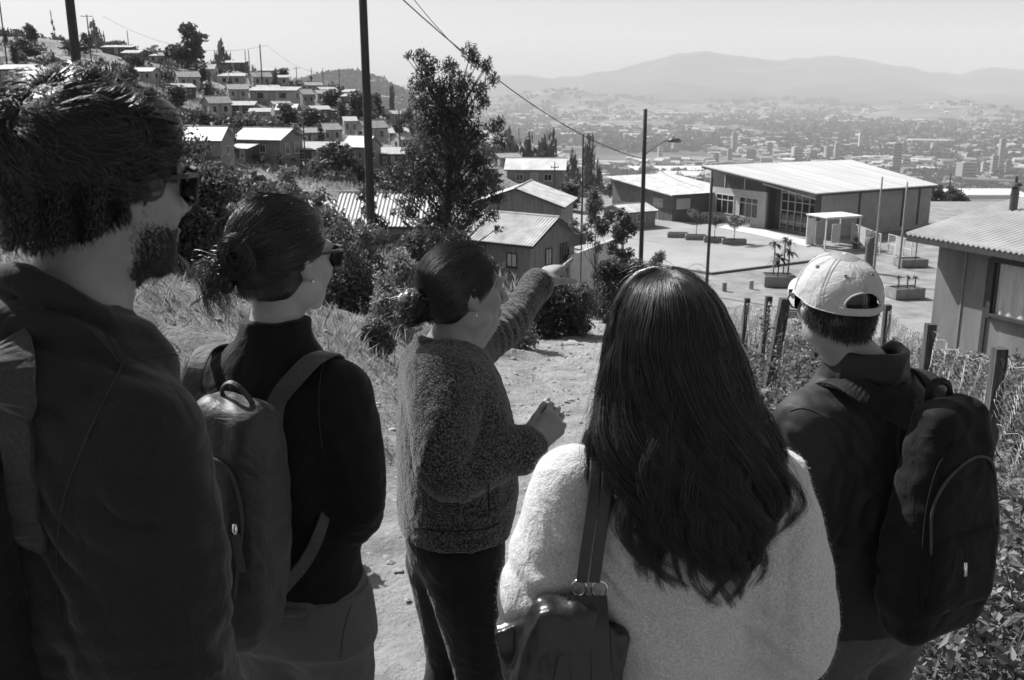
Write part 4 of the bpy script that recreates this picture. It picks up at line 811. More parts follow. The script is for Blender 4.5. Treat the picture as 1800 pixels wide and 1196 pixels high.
palm(x - .15, y_ - .2, z, 1.55, .95, 'nearest palm in the square planter left of the cap', g); palm(x - .35, y_ + .5, z, 2.6, .6, 'tallest palm in the square planter', g); palm(x + .75, y_ + .1, z, 2.0, .75, 'palm at the right side of the square planter', g); palm(x + .55, y_ + .75, z, 2.9, .55, 'second tall palm in the square planter, behind', g); palm(x + 1.6, y_ + 3.0, PZ, 3.2, .6, 'single palm on the yard just left of the cap', g)
for k, (i, dx) in enumerate([(5, -.6), (5, .1), (5, .7), (6, .4)]):
    x, y_, z, _w = PLANTERS[i]; o = palm(x + dx, y_, z, .9 if i == 5 else 2.0, .3 if i == 5 else .35, ['left sprout in the nearer planter right of the cap', 'middle sprout in the nearer planter right of the cap', 'right sprout in the nearer planter right of the cap', 'thin young tree in the farther planter by the fence'][k], g, name='sprout'); o['group'] = 'sprouts in the planters right of the cap'; o['category'] = 'plant'
for px, py, lab in [(1527, 447, 'small dark shrub on the ground left of the slender poles'), (1505, 437, 'tiny shrub by the pale barred fence')]:
    x, y_ = pz(px, py); B = crown_blobs(1.6, 1.0, .1, g, 8, .5); C, _ = blobs(B, 500, g); V, F = leafq(C, .1, g); tag(mesh_np('low_shrub', V, F, L_DARK, loc=(x, y_, PZ)), lab, 'shrub')
# ---- standing figure far off by the stout post
# ---- grass near the path
def grass():
    g = np.random.default_rng(9); N = 110000; Y = 1.5 + 24.5 * g.random(N) ** 1.15; X = g.uniform(-1, 1, N) * (1.2 + .62 * Y); d = X - path_x(Y)
    e = fbm(np.stack([X * 1.3, Y * 1.3, 0 * X], 1), 3, 4) * .3; clump = fbm(np.stack([X * 2.3, Y * 2.3, 0 * X], 1), 2, 77)
    ok = (np.abs(d) + e > path_w(Y) + .15) & (clump > -.55) & (np.abs(X) < 13.5); X, Y, cl = X[ok], Y[ok], clump[ok]; n = len(X); Z = zg(X, Y)
    h = g.uniform(.02, .10, n) * (1 + 1.0 * np.clip(cl, 0, 1)) * np.where(X > 2.0, .62, 1.0) * np.clip(.6 + Y / 15, .6, 1.5); a = g.random(n) * 6.283; w_ = .0018 + .00042 * Y; lean = g.normal(size=(n, 2)) * .55 * h[:, None]
    B = np.stack([X, Y, Z - .01], 1); s = np.stack([np.cos(a) * w_, np.sin(a) * w_, 0 * a], 1); T = B + np.stack([lean[:, 0], lean[:, 1], h], 1); M_ = B + np.stack([lean[:, 0] * .35, lean[:, 1] * .35, h * .6], 1)
    V = np.stack([B - s, B + s, M_ + s * .8, T, M_ - s * .8], 1).reshape(-1, 3); tag(mesh_np('dry_grass', V, np.arange(5 * n).reshape(-1, 5), L_DRY), 'dry grass on the banks beside the dirt path', 'grass', kind='stuff')
    # dead leaves, twigs and stones
    N = 5200; Y = 1.2 + 17 * g.random(N) ** 1.2; X = path_x(Y) + g.normal(size=N) * 1.6; Z = zg(X, Y) + .002; s = (.003 + .016 * g.random(N) ** 4) * (1 + Y / 9)
    ico = np.array([(0, 0, 1), (.9, 0, .3), (.28, .85, .3), (-.73, .53, .3), (-.73, -.53, .3), (.28, -.85, .3), (0, 0, -.6)]); fc = np.array([(0, 1, 2), (0, 2, 3), (0, 3, 4), (0, 4, 5), (0, 5, 1), (6, 2, 1), (6, 3, 2), (6, 4, 3), (6, 5, 4), (6, 1, 5)])
    V = (ico[None] * s[:, None, None] * g.uniform(.6, 1.4, (N, 1, 3)) * [1, 1, .6] + np.stack([X, Y, Z], 1)[:, None]).reshape(-1, 3); F = (fc[None] + 7 * np.arange(N)[:, None, None]).reshape(-1, 3)
    tag(mesh_np('pebbles', V, F, mat('pebble_stone', .16, .36, scale=30, rough=.9, coords='Object')), 'pebbles and grit scattered on the dirt path', 'pebbles', kind='stuff')
grass()
for i, (px, py, s, lab) in enumerate([(1005, 606, .09, 'pale flat stone lying at the far left edge of the path'), (660, 712, .03, 'stone on the left bank behind the bun haired woman'), (690, 760, .022, 'small stone near the pointing woman\'s back'), (700, 1005, .016, 'small stone left of the pointing woman\'s legs')]):
    Y = np.linspace(2, 20, 400); k = np.where(CAMZ + rr(py) * Y <= zg(ux(px, py) * Y, Y))[0][0]; q = (ux(px, py) * Y[k], Y[k]); V = ico_ = unit(np.random.default_rng(i).normal(size=(60, 3)))
    import bmesh
    b = bmesh.new(); bmesh.ops.create_icosphere(b, subdivisions=3, radius=1); 
    for v in b.verts: c = np.array(v.co); v.co = Vector(c * (1 + .25 * fbm(c[None] * 1.3, 3, i)[0]) * [s * 1.6, s, s * .5])
    me = bpy.data.meshes.new('stone'); b.to_mesh(me); me.materials.append(mat('pale_stone', .22, .36, scale=20, rough=.9, bump=.3)); so = link(bpy.data.objects.new('stone', me)); so.location = (*q, ground(*q)); tag(so, lab, 'stone')
# ---- leafy weeds lower right
def weed(x, y_, h, n, ls, label, seed, leaf=L_MID, group='leafy weeds at the lower right'):
    g = np.random.default_rng(seed + 900); z = ground(x, y_); o = empty('weed_plant', (x, y_, z), 0, label, 'plant', group); mb = MB(); C, A = [], []
    ns = 5
    for k in range(ns):
        a = g.random() * 6.283; hh = h * g.uniform(.6, 1); P = spl([(0, 0, -.03), (math.cos(a) * hh * .15, math.sin(a) * hh * .15, hh * .5), (math.cos(a) * hh * .4, math.sin(a) * hh * .4, hh)], 8); mb.tube(P, np.linspace(.004, .0015, 8), 5)
        m = n // ns; t = g.uniform(.1, 1, m); Q = np.stack([np.interp(t, np.linspace(0, 1, 8), P[:, j]) for j in range(3)], 1); b = g.random(m) * 6.283; d = np.stack([np.cos(b), np.sin(b), g.uniform(-.3, .6, m)], 1); C.append(Q + d * ls * 1.3); A.append(d)
    mb.build('stems', M_BARK, o, recalc=False); C = np.concatenate(C); A = np.concatenate(A); V, F = leafq(C, ls * g.uniform(.6, 1.3, len(C)), g, asp=.5, axis=A * 1.4); mesh_np('foliage', V, F, leaf, o); return o
wl = [(2.0, 3.0), (2.35, 3.3), (1.85, 3.5), (2.2, 3.9), (2.6, 3.8), (2.05, 4.4), (2.5, 4.5), (2.9, 4.3), (2.4, 5.2), (2.9, 5.2), (2.6, 6.0), (3.1, 6.2), (2.8, 7.0), (3.4, 5.6), (1.7, 3.05), (3.2, 7.8), (3.0, 8.8), (2.6, 9.4), (3.5, 10.4), (3.1, 11.4), (4.4, 8.2), (4.9, 9.6), (4.3, 11.2), (5.6, 10.5), (4.0, 13.0), (5.2, 12.6)]
WL = ['leafy weed nearest the lower right corner', 'leafy weed at the right frame edge, low down', 'leafy weed touching the black backpack\'s lower edge', 'leafy weed just above the corner weeds', 'leafy weed at the right edge above the corner', 'leafy weed right of the black backpack\'s pocket', 'broad leafy weed under the nearest fence post', 'leafy weed outside the fence, right edge', 'leafy weed between backpack and nearest post', 'leafy weed at the foot of the nearest post', 'leafy weed left of the nearest post', 'leafy weed behind the netting of the first bay', 'leafy weed before the second post', 'pale leafy weed between the two dark posts', 'small leafy weed at the bottom edge beside the dirt']
for i, (x, y_) in enumerate(wl): weed(x, y_, .42 if i < 15 else .8, 150, .034 if i < 12 else .03, (WL[i] if i < 15 else ['tall weed near the second fence post', 'tall weed beyond the nearest fence post', 'tall weed behind the cap man\'s shoulder', 'tall weed below the leaning posts', 'tall weed farthest along the fence', 'bushy weed in front of the house with the curtained window', 'weed before the corner of the house with the curtained window', 'weed in the yard behind the second dark post', 'bushy weed below the curtained window', 'stalky weed above the cap man\'s collar', 'weed right of the cap near the house corner'][i - 15]), i, L_MID if i % 3 else L_PALE, 'leafy weeds at the lower right' if i < 15 else 'tall weeds behind the fence')
def cover():
    g = np.random.default_rng(31); N = 42000; Y = 2.4 + 17 * g.random(N) ** 1.2; X = 1.55 + .06 * Y + .45 * fbm(np.stack([Y * .9, 0 * Y, 0 * Y], 1), 3, 55) + g.random(N) ** 1.25 * (.5 + .5 * Y); cl = fbm(np.stack([X * 1.6, Y * 1.6, 0 * X], 1), 3, 91); ok = cl > -.5 ; X, Y, cl = X[ok], Y[ok], cl[ok]
    X = X; h = (.04 + .20 * np.clip(cl + .4, 0, 1)) * g.random(len(X)) * np.where(np.abs(X - np.interp(Y, [4, 7, 9, 13], [3.0, 3.5, 4.0, 5.1])) < .35, .4, 1); V, F = leafq(np.stack([X, Y, zg(X, Y) + h], 1), g.uniform(.014, .034, len(X)) * (1 + Y / 18), g, asp=.5, up=.4)
    tag(mesh_np('ground_cover', V, F, L_MID), 'low leafy ground cover under the wire fence', 'ground cover', kind='stuff')
cover()
# ---- wire netting fences
M_POST = mat('split_fence_timber', .03, .11, scale=7, rough=.95, stretch=(5, 5, .5), bump=.9, bscale=30)
M_NET = mat('galvanised_wire', .32, .45, scale=20, rough=.6, metallic=.2)
def wire_fence(label, pts, posts, cell, r, hts, lean=None):
    o = empty('wire_fence', (pts[0][0], pts[0][1], ground(*pts[0])), 0, label, 'fence'); O = np.array(o.location)
    for i, ((x, y_), w_, h) in enumerate(zip(pts, posts, hts)):
        z = ground(x, y_); mb = MB(); ln = (lean or [(0, 0)] * len(pts))[i]; P = np.array([(x - ln[0], y_, z - .3), (x, y_, z + h)]) - O
        Q = MB().box((0, 0, 0), (w_, w_, 1)); V = Q.v[0]; V = V * [1, 1, 1]; V[:, :] = np.where(V[:, 2:3] < 0, P[0] + V * [1.1, 1.1, 0], P[1] + V * [1, 1, 0]); mb.add(V, Q.f); mb.build('post', M_POST, o)
    V, F, n = [], [], 0; a6 = np.array([0, 2.094, 4.189])
    def seg(p, q):
        nonlocal n
        d = unit((q - p)[None])[0]; s = unit(np.cross(d, [.3, .9, .2])[None])[0]; t = np.cross(d, s); ring = (np.cos(a6)[:, None] * s + np.sin(a6)[:, None] * t) * r; V.append(p + ring); V.append(q + ring)
        F.extend([(n + k, n + (k + 1) % 3, n + 3 + (k + 1) % 3, n + 3 + k) for k in range(3)]); n += 6
    for k in range(len(pts) - 1):
        A, B = np.array(pts[k]), np.array(pts[k + 1]); L_ = np.linalg.norm(B - A); nx = int(L_ / cell); za, zb = ground(*A), ground(*B); ha, hb = hts[k] - .06, hts[k + 1] - .06; nz = int(max(ha, hb) / (cell * .9))
        def pt(i, j): 
            f = min(max(i / nx, 0), 1); x = A[0] + (B[0] - A[0]) * f; y2 = A[1] + (B[1] - A[1]) * f; sag = .10 * math.sin(math.pi * f); g_ = j / nz
            return np.array([x + .03 * math.sin(i * .9 + j * .5), y2 + .02 * math.sin(j * .8 + i * .33), (za + (zb - za) * f) + g_ * ((ha + (hb - ha) * f) - sag) + .012 * math.sin(i * 1.7 + j * 2.3)]) - O - [.0, .075, 0]
        for i in range(nx):
            for j in range(nz):
                off = .5 * (j % 2); p = pt(i + off, j); q1 = pt(i + off, j + .4); seg(p, q1); seg(q1, pt(i + off + .5, j + 1)); seg(q1, pt(i + off - .5, j + 1))
        for i in range(nx): seg(pt(i, nz), pt(i + 1, nz)); seg(pt(i, nz * .5), pt(i + 1, nz * .5))
    mesh_np('wire_mesh', np.concatenate(V), np.array(F), M_NET, o); return o
wire_fence('chicken wire fence with two dark posts in front of the corrugated roof house', [(3.05, 4.3), (3.50, 6.9), (3.98, 9.2), (5.1, 13.2)], [.09, .085, .085, .085],   .055, .0019, [1.05, 1.04, 1.02, 1.0])
wire_fence('chicken wire fence with three leaning posts left of the cap', [(2.86, 10.2), (3.32, 12.6), (3.72, 15.4), (4.3, 21)], [.10, .08, .08, .08], .07, .0024, [.98, .95, .85, .85], lean=[(.14, 0), (.03, 0), (.03, 0), (0, 0)])
q = W(1722, 750, 6.6); o = MB().box((0, 0, .27), (.09, .03, .62), M=roty(.32)).build('leaning_plank', M_FRAMEW, loc=(q[0] - .05, 6.75, ground(q[0], 6.75))); tag(o, 'pale weathered plank leaning against the nearest fence post', 'plank')
for px, py, h, lab in [(1578, 545, .5, 'short grey stake behind the cap man\'s collar'), (1432, 655, .35, 'thin stake half hidden behind the cap man\'s chin')]:
    q = W(px, py, 12.5); tag(MB().box((0, 0, h / 2), (.07, .07, h + .2)).build('stake', M_POLE, loc=(q[0], 12.5, ground(q[0], 12.5))), lab, 'stake')

# ================================================================== city in the valley
def city():
    g = np.random.default_rng(17); MW = [mat('city_white', .48), mat('city_pale', .34), mat('city_grey', .25), mat('city_dark', .12)]; MR = [mat('city_roof_pale', .42, rough=.9), mat('city_roof_dark', .16, rough=.9)]
    def samp(n, pmin, pmax, umin, umax):
        py = g.uniform(pmin, pmax, n); r = rr(py); Y = (-200 - CAMZ) / r; u = g.uniform(umin, umax, n); return u * Y, Y
    X, Y = samp(7400, 196, 345, -.14, .85); X, Y = X[Y < 8200], Y[Y < 8200]
    de = fbm(np.stack([X / 420, Y / 900, 0 * X], 1), 3, 5); ok = (de > -.25) | ((Y < 2700) & (g.random(len(X)) < .75)); X, Y = X[ok], Y[ok]; o = np.argsort(Y); X, Y = X[o], Y[o]; Z = zg(X, Y) - .5
    wd = g.uniform(9, 30, len(X)) * (1 + (g.random(len(X)) < .07) * 2.2) * (.75 + Y / 7000); dp = g.uniform(8, 20, len(X)) * (.8 + Y / 7000); ht = g.uniform(3.5, 8, len(X)) * (1 + (g.random(len(X)) < .1) * 1.2) * (.9 + Y / 9000)
    import bmesh
    # prototypes for the individually built near houses
    protos = []
    for k in range(6):
        r = empty('city_house', (0, 0, 0)); w_ = 1.0
        MB().prism([(-.5, -.3), (.5, -.3), (.5, .7), (0, 1.0 if k % 2 else .72), (-.5, .7)], -.5, .5, axis='x').build('wall', MW[[0, 1, 0, 2, 1, 0][k]], r)
        rm = MR[k % 3 == 2]; t = 1.0 if k % 2 else .72
        MB().slab((-.54, -.54, .69), (.54, -.54, .69), (.54, 0, t + .03), (-.54, 0, t + .03), t=.03).slab((-.54, .54, .69), (.54, .54, .69), (.54, 0, t + .03), (-.54, 0, t + .03), t=.03).build('roof', rm, r)
        wi = MB()
        for x in (-.3, 0, .3): wi.box((x, -.505, .35), (.12, .02, .28))
        wi.build('windows', MW[3], r) if False else [MB().box((x, -.505, .35), (.12, .02, .28)).build('window', MW[3], r) for x in (-.28, .05, .3)]
        protos.append([r, False])
    vis = [i for i in range(len(X)) if Y[i] < 2450 and .02 < X[i] / Y[i] < .55][:290]
    for i in vis:
        pr = protos[int(g.integers(6))]; o = pr[0] if not pr[1] else copy_tree(pr[0]); pr[1] = True; o.location = (X[i], Y[i], Z[i]); o.scale = (wd[i], dp[i], ht[i]); o.rotation_euler = (0, 0, g.uniform(-.5, .5)); tag(o, 'pale low building in the hazy city below the hill', 'building', 'low buildings of the city in the valley')
    for pr in protos:
        if not pr[1]: pr[0].location = (X[vis[0]] + 40, Y[vis[0]] + 60, Z[vis[0]]); pr[0].scale = (15, 10, 6); tag(pr[0], 'pale low building in the hazy city below the hill', 'building', 'low buildings of the city in the valley')
    rest = np.setdiff1d(np.arange(len(X)), vis); bx = np.array([[-.5, -.5, -.3], [.5, -.5, -.3], [.5, .5, -.3], [-.5, .5, -.3], [-.5, -.5, .8], [.5, -.5, .8], [.5, .5, .8], [-.5, .5, .8], [-.5, 0, 1.05], [.5, 0, 1.05]])
    fq = np.array([(0, 1, 5, 4), (2, 3, 7, 6), (4, 5, 9, 8), (6, 7, 8, 9)]); f2 = np.array([(1, 2, 6, 5), (3, 0, 4, 7)]); ft = np.array([(5, 6, 9), (7, 4, 8)])
    n = len(rest); a = g.uniform(-.7, .7, n); c_, s_ = np.cos(a), np.sin(a); P = bx[None] * np.stack([wd[rest], dp[rest], ht[rest]], 1)[:, None]; Q = P.copy(); Q[..., 0] = P[..., 0] * c_[:, None] - P[..., 1] * s_[:, None]; Q[..., 1] = P[..., 0] * s_[:, None] + P[..., 1] * c_[:, None]
    V = (Q + np.stack([X[rest], Y[rest], Z[rest]], 1)[:, None]).reshape(-1, 3); k10 = 10 * np.arange(n)[:, None, None]
    cm = leafmat('city_mass', .08, .52, 0.0)
    tag(mesh_np('distant_city_blocks', V, [(fq[None] + k10).reshape(-1, 4), (f2[None] + k10).reshape(-1, 4), (ft[None] + k10).reshape(-1, 3)], cm), 'mass of far low buildings fading into the haze', 'city', kind='stuff')
    # towers
    def tower(px, pb, hpx, wpx, label, shade):
        Yt = (-200 - CAMZ) / rr(pb); h = hpx / FOC * Yt; w_ = wpx / FOC * Yt; o = empty('city_tower', (ux(px, pb) * Yt, Yt, -200.5), g.uniform(-.4, .4), label, 'tower block', 'tower blocks in the city'); MB().box((0, 0, h / 2), (w_, w_ * .8, h)).build('wall', MW[shade], o); MB().box((0, 0, h + 1.2), (w_ * .5, w_ * .4, 2.4)).build('roof_plant', MW[2], o)
        nf = max(4, min(14, int(h / 6)))
        for k in range(nf): MB().box((0, -w_ * .4 - .12, h * (k + .6) / nf), (w_ * .82, .3, h / nf * .38)).build('window_band', MW[3], o)
    for a in [(1512, 264, 30, 7, 'pale slim tower left of its twin, above the hall roof', 0), (1522, 266, 32, 6, 'pale slim twin tower, right of its twin', 1), (1533, 265, 27, 6, 'grey tower beside the pale twin towers', 1), (1290, 268, 34, 9, 'grey tower left of centre above the hall roof', 2), (1282, 282, 20, 8, 'low grey block under the grey tower', 2), (1258, 286, 16, 8, 'dark block close to the hall roof left corner', 3), (1320, 283, 20, 16, 'broad grey block above the hall roof', 2), (1352, 278, 26, 9, 'grey slab tower over the middle of the hall roof', 2),
              (1400, 281, 22, 16, 'white fronted block above the hall roof', 1), (1430, 281, 16, 12, 'grey block right of the white fronted block', 2), (1455, 280, 22, 12, 'squat block above the hall roof ridge', 2), (1470, 279, 26, 8, 'narrow block at the hall roof back corner', 2), (1575, 305, 52, 14, 'tall grey tower behind the hall roof right half', 2), (1592, 306, 26, 12, 'block next to the tall grey tower', 1), (1588, 268, 18, 8, 'faint tower above the tall grey tower', 2), (1696, 318, 32, 26, 'broad grey tower block on the right', 2), (1757, 300, 54, 9, 'tallest slim tower at the right', 2), (1745, 312, 38, 10, 'grey tower left of the tallest slim tower', 2),
              (1770, 312, 30, 9, 'grey tower right of the tallest slim tower', 2), (1728, 312, 26, 9, 'low tower left of the tall towers at the right', 1), (1640, 268, 16, 8, 'faint block in the middle of the right city', 1), (1240, 268, 12, 7, 'faint tower left of the hall roof', 1), (1185, 268, 16, 8, 'faint pale block near the street lamp', 1), (1160, 278, 18, 8, 'pale block right of the lamp pole', 1)]:
        tower(*a)
    # long bright sheds near the hill foot
    for px, pb, wpx, lab in [(1170, 302, 130, 'long bright shed roof left of the hall, upper'), (1215, 312, 120, 'long bright shed roof left of the hall, lower'), (1700, 345, 160, 'long pale shed beyond the plaza trees'), (1000, 240, 30, 'bright domed shed right of the leafy tree'), (1175, 208, 14, 'tiny bright shed high in the valley')]:
        Yt = (-200 - CAMZ) / rr(pb); w_ = wpx / FOC * Yt; o = empty('industrial_shed', (ux(px, pb) * Yt, Yt, -200.5), g.uniform(-.1, .1), lab, 'shed', 'large sheds in the valley'); d = w_ * .35; MB().prism([(-d, 0), (d, 0), (d, 9), (0, 14), (-d, 9)], -w_ / 2, w_ / 2, axis='x').build('wall', MW[1], o); MB().slab((-w_ / 2, -d - 1, 9), (w_ / 2, -d - 1, 9), (w_ / 2, 0, 14.5), (-w_ / 2, 0, 14.5), t=.4).slab((-w_ / 2, d + 1, 9), (w_ / 2, d + 1, 9), (w_ / 2, 0, 14.5), (-w_ / 2, 0, 14.5), t=.4).build('roof', MW[0], o)
    # woodland mass
    X, Y = samp(11500, 190, 348, -.16, .87); X, Y = X[Y < 9500], Y[Y < 9500]; de = fbm(np.stack([X / 500, Y / 1300, 0 * X], 1), 3, 15); ok = (de > -.15) | (Y < 2500); X, Y = X[ok], Y[ok]; n = len(X); Z = zg(X, Y); nl = 9
    s = g.uniform(4, 9, n) * (.8 + Y / 3500); C = np.repeat(np.stack([X, Y, Z], 1), nl, 0) + unit(g.normal(size=(n * nl, 3))) * np.repeat(s, nl)[:, None] * [1.3, 1, .45] + np.repeat(s, nl)[:, None] * [0, 0, .4]
    V, F = leafq(C, np.repeat(s, nl) * .7, g, asp=.8); tag(mesh_np('valley_woodland', V, F, L_FAR), 'dark trees massed between the buildings of the valley', 'woodland', kind='stuff')
    N = 3000; Y = 3000 + g.normal(size=N) * 300; X = g.uniform(-.27, -.09, N) * Y; Z = zg(X, Y); C = np.repeat(np.stack([X, Y, Z + 3], 1), 10, 0) + g.normal(size=(N * 10, 3)) * [9, 9, 4]; V, F = leafq(C, 5.5, g, asp=.7); tag(mesh_np('wooded_hill_trees', V, F, L_FAR), 'trees massed on the dark hill behind the ridge', 'woodland', kind='stuff')
city()
# ================================================================== implicit surfaces: every body and garment is one continuous skin
class Sdf:
    def __init__(s): s.p = []; s.lo = np.full(3, 1e9); s.hi = -s.lo; s.post = []
    def _bb(s, pts, r): pts = np.atleast_2d(pts); s.lo = np.minimum(s.lo, pts.min(0) - r); s.hi = np.maximum(s.hi, pts.max(0) + r)
    def cap(s, a, b, ra, rb=None, k=.02, op='u'):
        a, b = np.asarray(a, float), np.asarray(b, float); rb = ra if rb is None else rb
        if op == 'u': s._bb([a, b], max(ra, rb))
        d = b - a; dd = d @ d + 1e-12
        def f(P):
            t = np.clip((P - a) @ d / dd, 0, 1); return np.linalg.norm(P - a - t[:, None] * d, axis=1) - (ra + (rb - ra) * t)
        s.p.append((f, k, op, (np.minimum(a, b), np.maximum(a, b), max(ra, rb)))); return s
    def chain(s, pts, rad, k=.02, n=None, op='u'):
        n = n or len(pts) * 3; P = spl(pts, n); rad = spl(np.array(rad, float)[:, None], n)[:, 0]
        s._bb(P, rad.max())
        A, B = P[:-1], P[1:]; ra, rb = rad[:-1], rad[1:]
        def f(Q):
            o = np.full(len(Q), 1e3)
            for a, b, r0, r1 in zip(A, B, ra, rb):
                d = b - a; t = np.clip((Q - a) @ d / (d @ d + 1e-12), 0, 1); o = np.minimum(o, np.linalg.norm(Q - a - t[:, None] * d, axis=1) - (r0 + (r1 - r0) * t))
            return o
        s.p.append((f, k, op, (P.min(0), P.max(0), rad.max()))); return s
    def ell(s, c, r, M=None, k=.02, op='u'):
        c = np.asarray(c, float); r = np.asarray(r, float); M = np.eye(3) if M is None else np.asarray(M)
        if op == 'u': s._bb(c, r.max())
        def f(P):
            q = (P - c) @ M; a = np.linalg.norm(q / r, axis=1); b = np.linalg.norm(q / r ** 2, axis=1); return np.where(b > 1e-6, a * (a - 1) / (b + 1e-9), -r.min())
        s.p.append((f, k, op, (c, c, r.max()))); return s
    def box(s, c, h, M=None, rd=.01, k=.01, op='u'):
        c = np.asarray(c, float); h = np.asarray(h, float); M = np.eye(3) if M is None else np.asarray(M)
        if op == 'u': s._bb(c, np.linalg.norm(h))
        def f(P):
            q = np.abs((P - c) @ M) - h + rd; return np.linalg.norm(np.maximum(q, 0), axis=1) + np.minimum(q.max(1), 0) - rd
        s.p.append((f, k, op, (c, c, np.linalg.norm(h)))); return s
    def loft(s, secs, yaw, k=.03, inset=0.0):
        """secs: (z, cx, cy, half width, half depth, exponent); yaw radians, clockwise seen from above"""
        S = np.array(sorted(secs), float); z = np.linspace(S[0, 0], S[-1, 0], 60); T = np.stack([np.interp(z, S[:, 0], S[:, j]) for j in range(6)], 1)
        kern = np.ones(7) / 7
        for j in range(1, 6): T[:, j] = np.convolve(np.pad(T[:, j], 3, mode='edge'), kern, 'valid')
        T[:, 3:5] -= inset; M = rotz(-yaw); w_ = T[:, 3].max(); s._bb([[T[:, 1].min() - w_, T[:, 2].min() - w_, z[0]], [T[:, 1].max() + w_, T[:, 2].max() + w_, z[-1]]], .01)
        def f(P):
            zz_ = np.clip(P[:, 2], z[0], z[-1]); cx, cy, a, b, n = [np.interp(zz_, z, T[:, j]) for j in range(1, 6)]
            q = np.stack([P[:, 0] - cx, P[:, 1] - cy], 1); x = np.abs(q[:, 0] * M[0, 0] + q[:, 1] * M[1, 0]) / a; y = np.abs(q[:, 0] * M[0, 1] + q[:, 1] * M[1, 1]) / b
            d = ((x ** n + y ** n) ** (1 / n) - 1) * np.minimum(a, b) * .85; dz = np.maximum(z[0] - P[:, 2], P[:, 2] - z[-1])
            return np.maximum(d, dz)
        s.p.append((f, k, 'u', (np.array([T[:, 1].min(), T[:, 2].min(), z[0]]), np.array([T[:, 1].max(), T[:, 2].max(), z[-1]]), w_))); return s
    def __call__(s, P):
        d = np.full(len(P), 1e2); lo, hi = P.min(0), P.max(0); mg = .10
        for f, k, op, bb in s.p:
            if bb is not None:
                if np.any(lo > bb[1] + bb[2] + mg) or np.any(hi < bb[0] - bb[2] - mg): continue
                m = np.all((P > bb[0] - bb[2] - mg) & (P < bb[1] + bb[2] + mg), axis=1)
                if not m.any(): continue
                m = np.flatnonzero(m); e = f(P[m]); c = d[m]
            else: m = slice(None); e = f(P); c = d
            if op == 'u': h = np.clip(.5 + .5 * (c - e) / k, 0, 1); c = c * (1 - h) + e * h - k * h * (1 - h)
            elif op == 's': h = np.clip(.5 - .5 * (c + e) / k, 0, 1); c = c * (1 - h) - e * h + k * h * (1 - h)
            d[m] = c
        for g_ in s.post: d = g_(P, d)
        return d
    def mesh(s, h=.006, pad=.02, clip=None):
        lo, hi = s.lo - pad, s.hi + pad
        if clip is not None: lo = np.maximum(lo, clip[0]); hi = np.minimum(hi, clip[1])
        B = 6; nb = np.ceil((hi - lo) / (h * B)).astype(int) + 1
        c = [(np.arange(n) + .5) * h * B - h * .5 for n in nb]; G = np.stack(np.meshgrid(*c, indexing='ij'), -1).reshape(-1, 3) + lo
        D = np.concatenate([s(G[i:i + 20000]) for i in range(0, len(G), 20000)]); act = np.abs(D) < h * B * 1.9 + .03
        F = np.broadcast_to(D.reshape(nb)[:, None, :, None, :, None], (nb[0], B, nb[1], B, nb[2], B)).copy()
        ai = np.argwhere(act.reshape(nb)); o = np.stack(np.meshgrid(*[np.arange(B)] * 3, indexing='ij'), -1).reshape(-1, 3)
        for i0 in range(0, len(ai), 220):
            a = ai[i0:i0 + 220]; pts = (a[:, None] * B + o[None]).reshape(-1, 3) * h + lo; v = s(pts).reshape(len(a), B, B, B)
            F[a[:, 0], :, a[:, 1], :, a[:, 2], :] = v
        F = F.reshape(nb * B); return nets(F, lo, h)
def nets(F, lo, h):
    """naive surface nets"""
    S = F < 0; n = np.array(F.shape) - 1
    cnt = sum(S[dx:dx + n[0], dy:dy + n[1], dz:dz + n[2]].astype(np.int8) for dx in (0, 1) for dy in (0, 1) for dz in (0, 1))
    act = (cnt > 0) & (cnt < 8); ids = -np.ones(n, np.int64); A = np.argwhere(act); ids[act] = np.arange(len(A))
    acc = np.zeros((len(A), 3)); num = np.zeros(len(A)); cor = [(a, b, c) for a in (0, 1) for b in (0, 1) for c in (0, 1)]
    val = {c: F[A[:, 0] + c[0], A[:, 1] + c[1], A[:, 2] + c[2]] for c in cor}
    for c in cor:
        for ax in range(3):
            if c[ax] == 0:
                d = list(c); d[ax] = 1; d = tuple(d); a, b = val[c], val[d]; m = (a < 0) != (b < 0); t = np.where(m, a / (a - b + 1e-12), 0)
                p = np.tile(np.array(c, float), (len(A), 1)); p[:, ax] += t; acc += p * m[:, None]; num += m
    V = (A + acc / np.maximum(num, 1)[:, None]) * h + lo; Q = []
    for ax in range(3):
        u, v = (ax + 1) % 3, (ax + 2) % 3; sl0 = [slice(None)] * 3; sl1 = [slice(None)] * 3; sl0[ax] = slice(0, -1); sl1[ax] = slice(1, None)
        a, b = S[tuple(sl0)], S[tuple(sl1)]; E = np.argwhere(a != b); E = E[(E[:, u] > 0) & (E[:, v] > 0) & (E[:, u] < n[u]) & (E[:, v] < n[v])]
        if not len(E): continue
        fl = a[E[:, 0], E[:, 1], E[:, 2]]; q = []
        for du, dv in ((1, 1), (0, 1), (0, 0), (1, 0)):
            e = E.copy(); e[:, u] -= du; e[:, v] -= dv; q.append(ids[e[:, 0], e[:, 1], e[:, 2]])
        q = np.stack(q, 1); q[~fl] = q[~fl][:, ::-1]; Q.append(q)
    Q = np.concatenate(Q); Q = Q[(Q >= 0).all(1)]; return V, Q
def relax(V, Q, it=2, f=.5):
    for _ in range(it):
        s = np.zeros_like(V); c = np.zeros(len(V))
        for i in range(4):
            for j in ((i + 1) % 4, (i - 1) % 4): np.add.at(s, Q[:, i], V[Q[:, j]]); np.add.at(c, Q[:, i], 1)
        V = V + f * (s / np.maximum(c, 1)[:, None] - V)
    return V
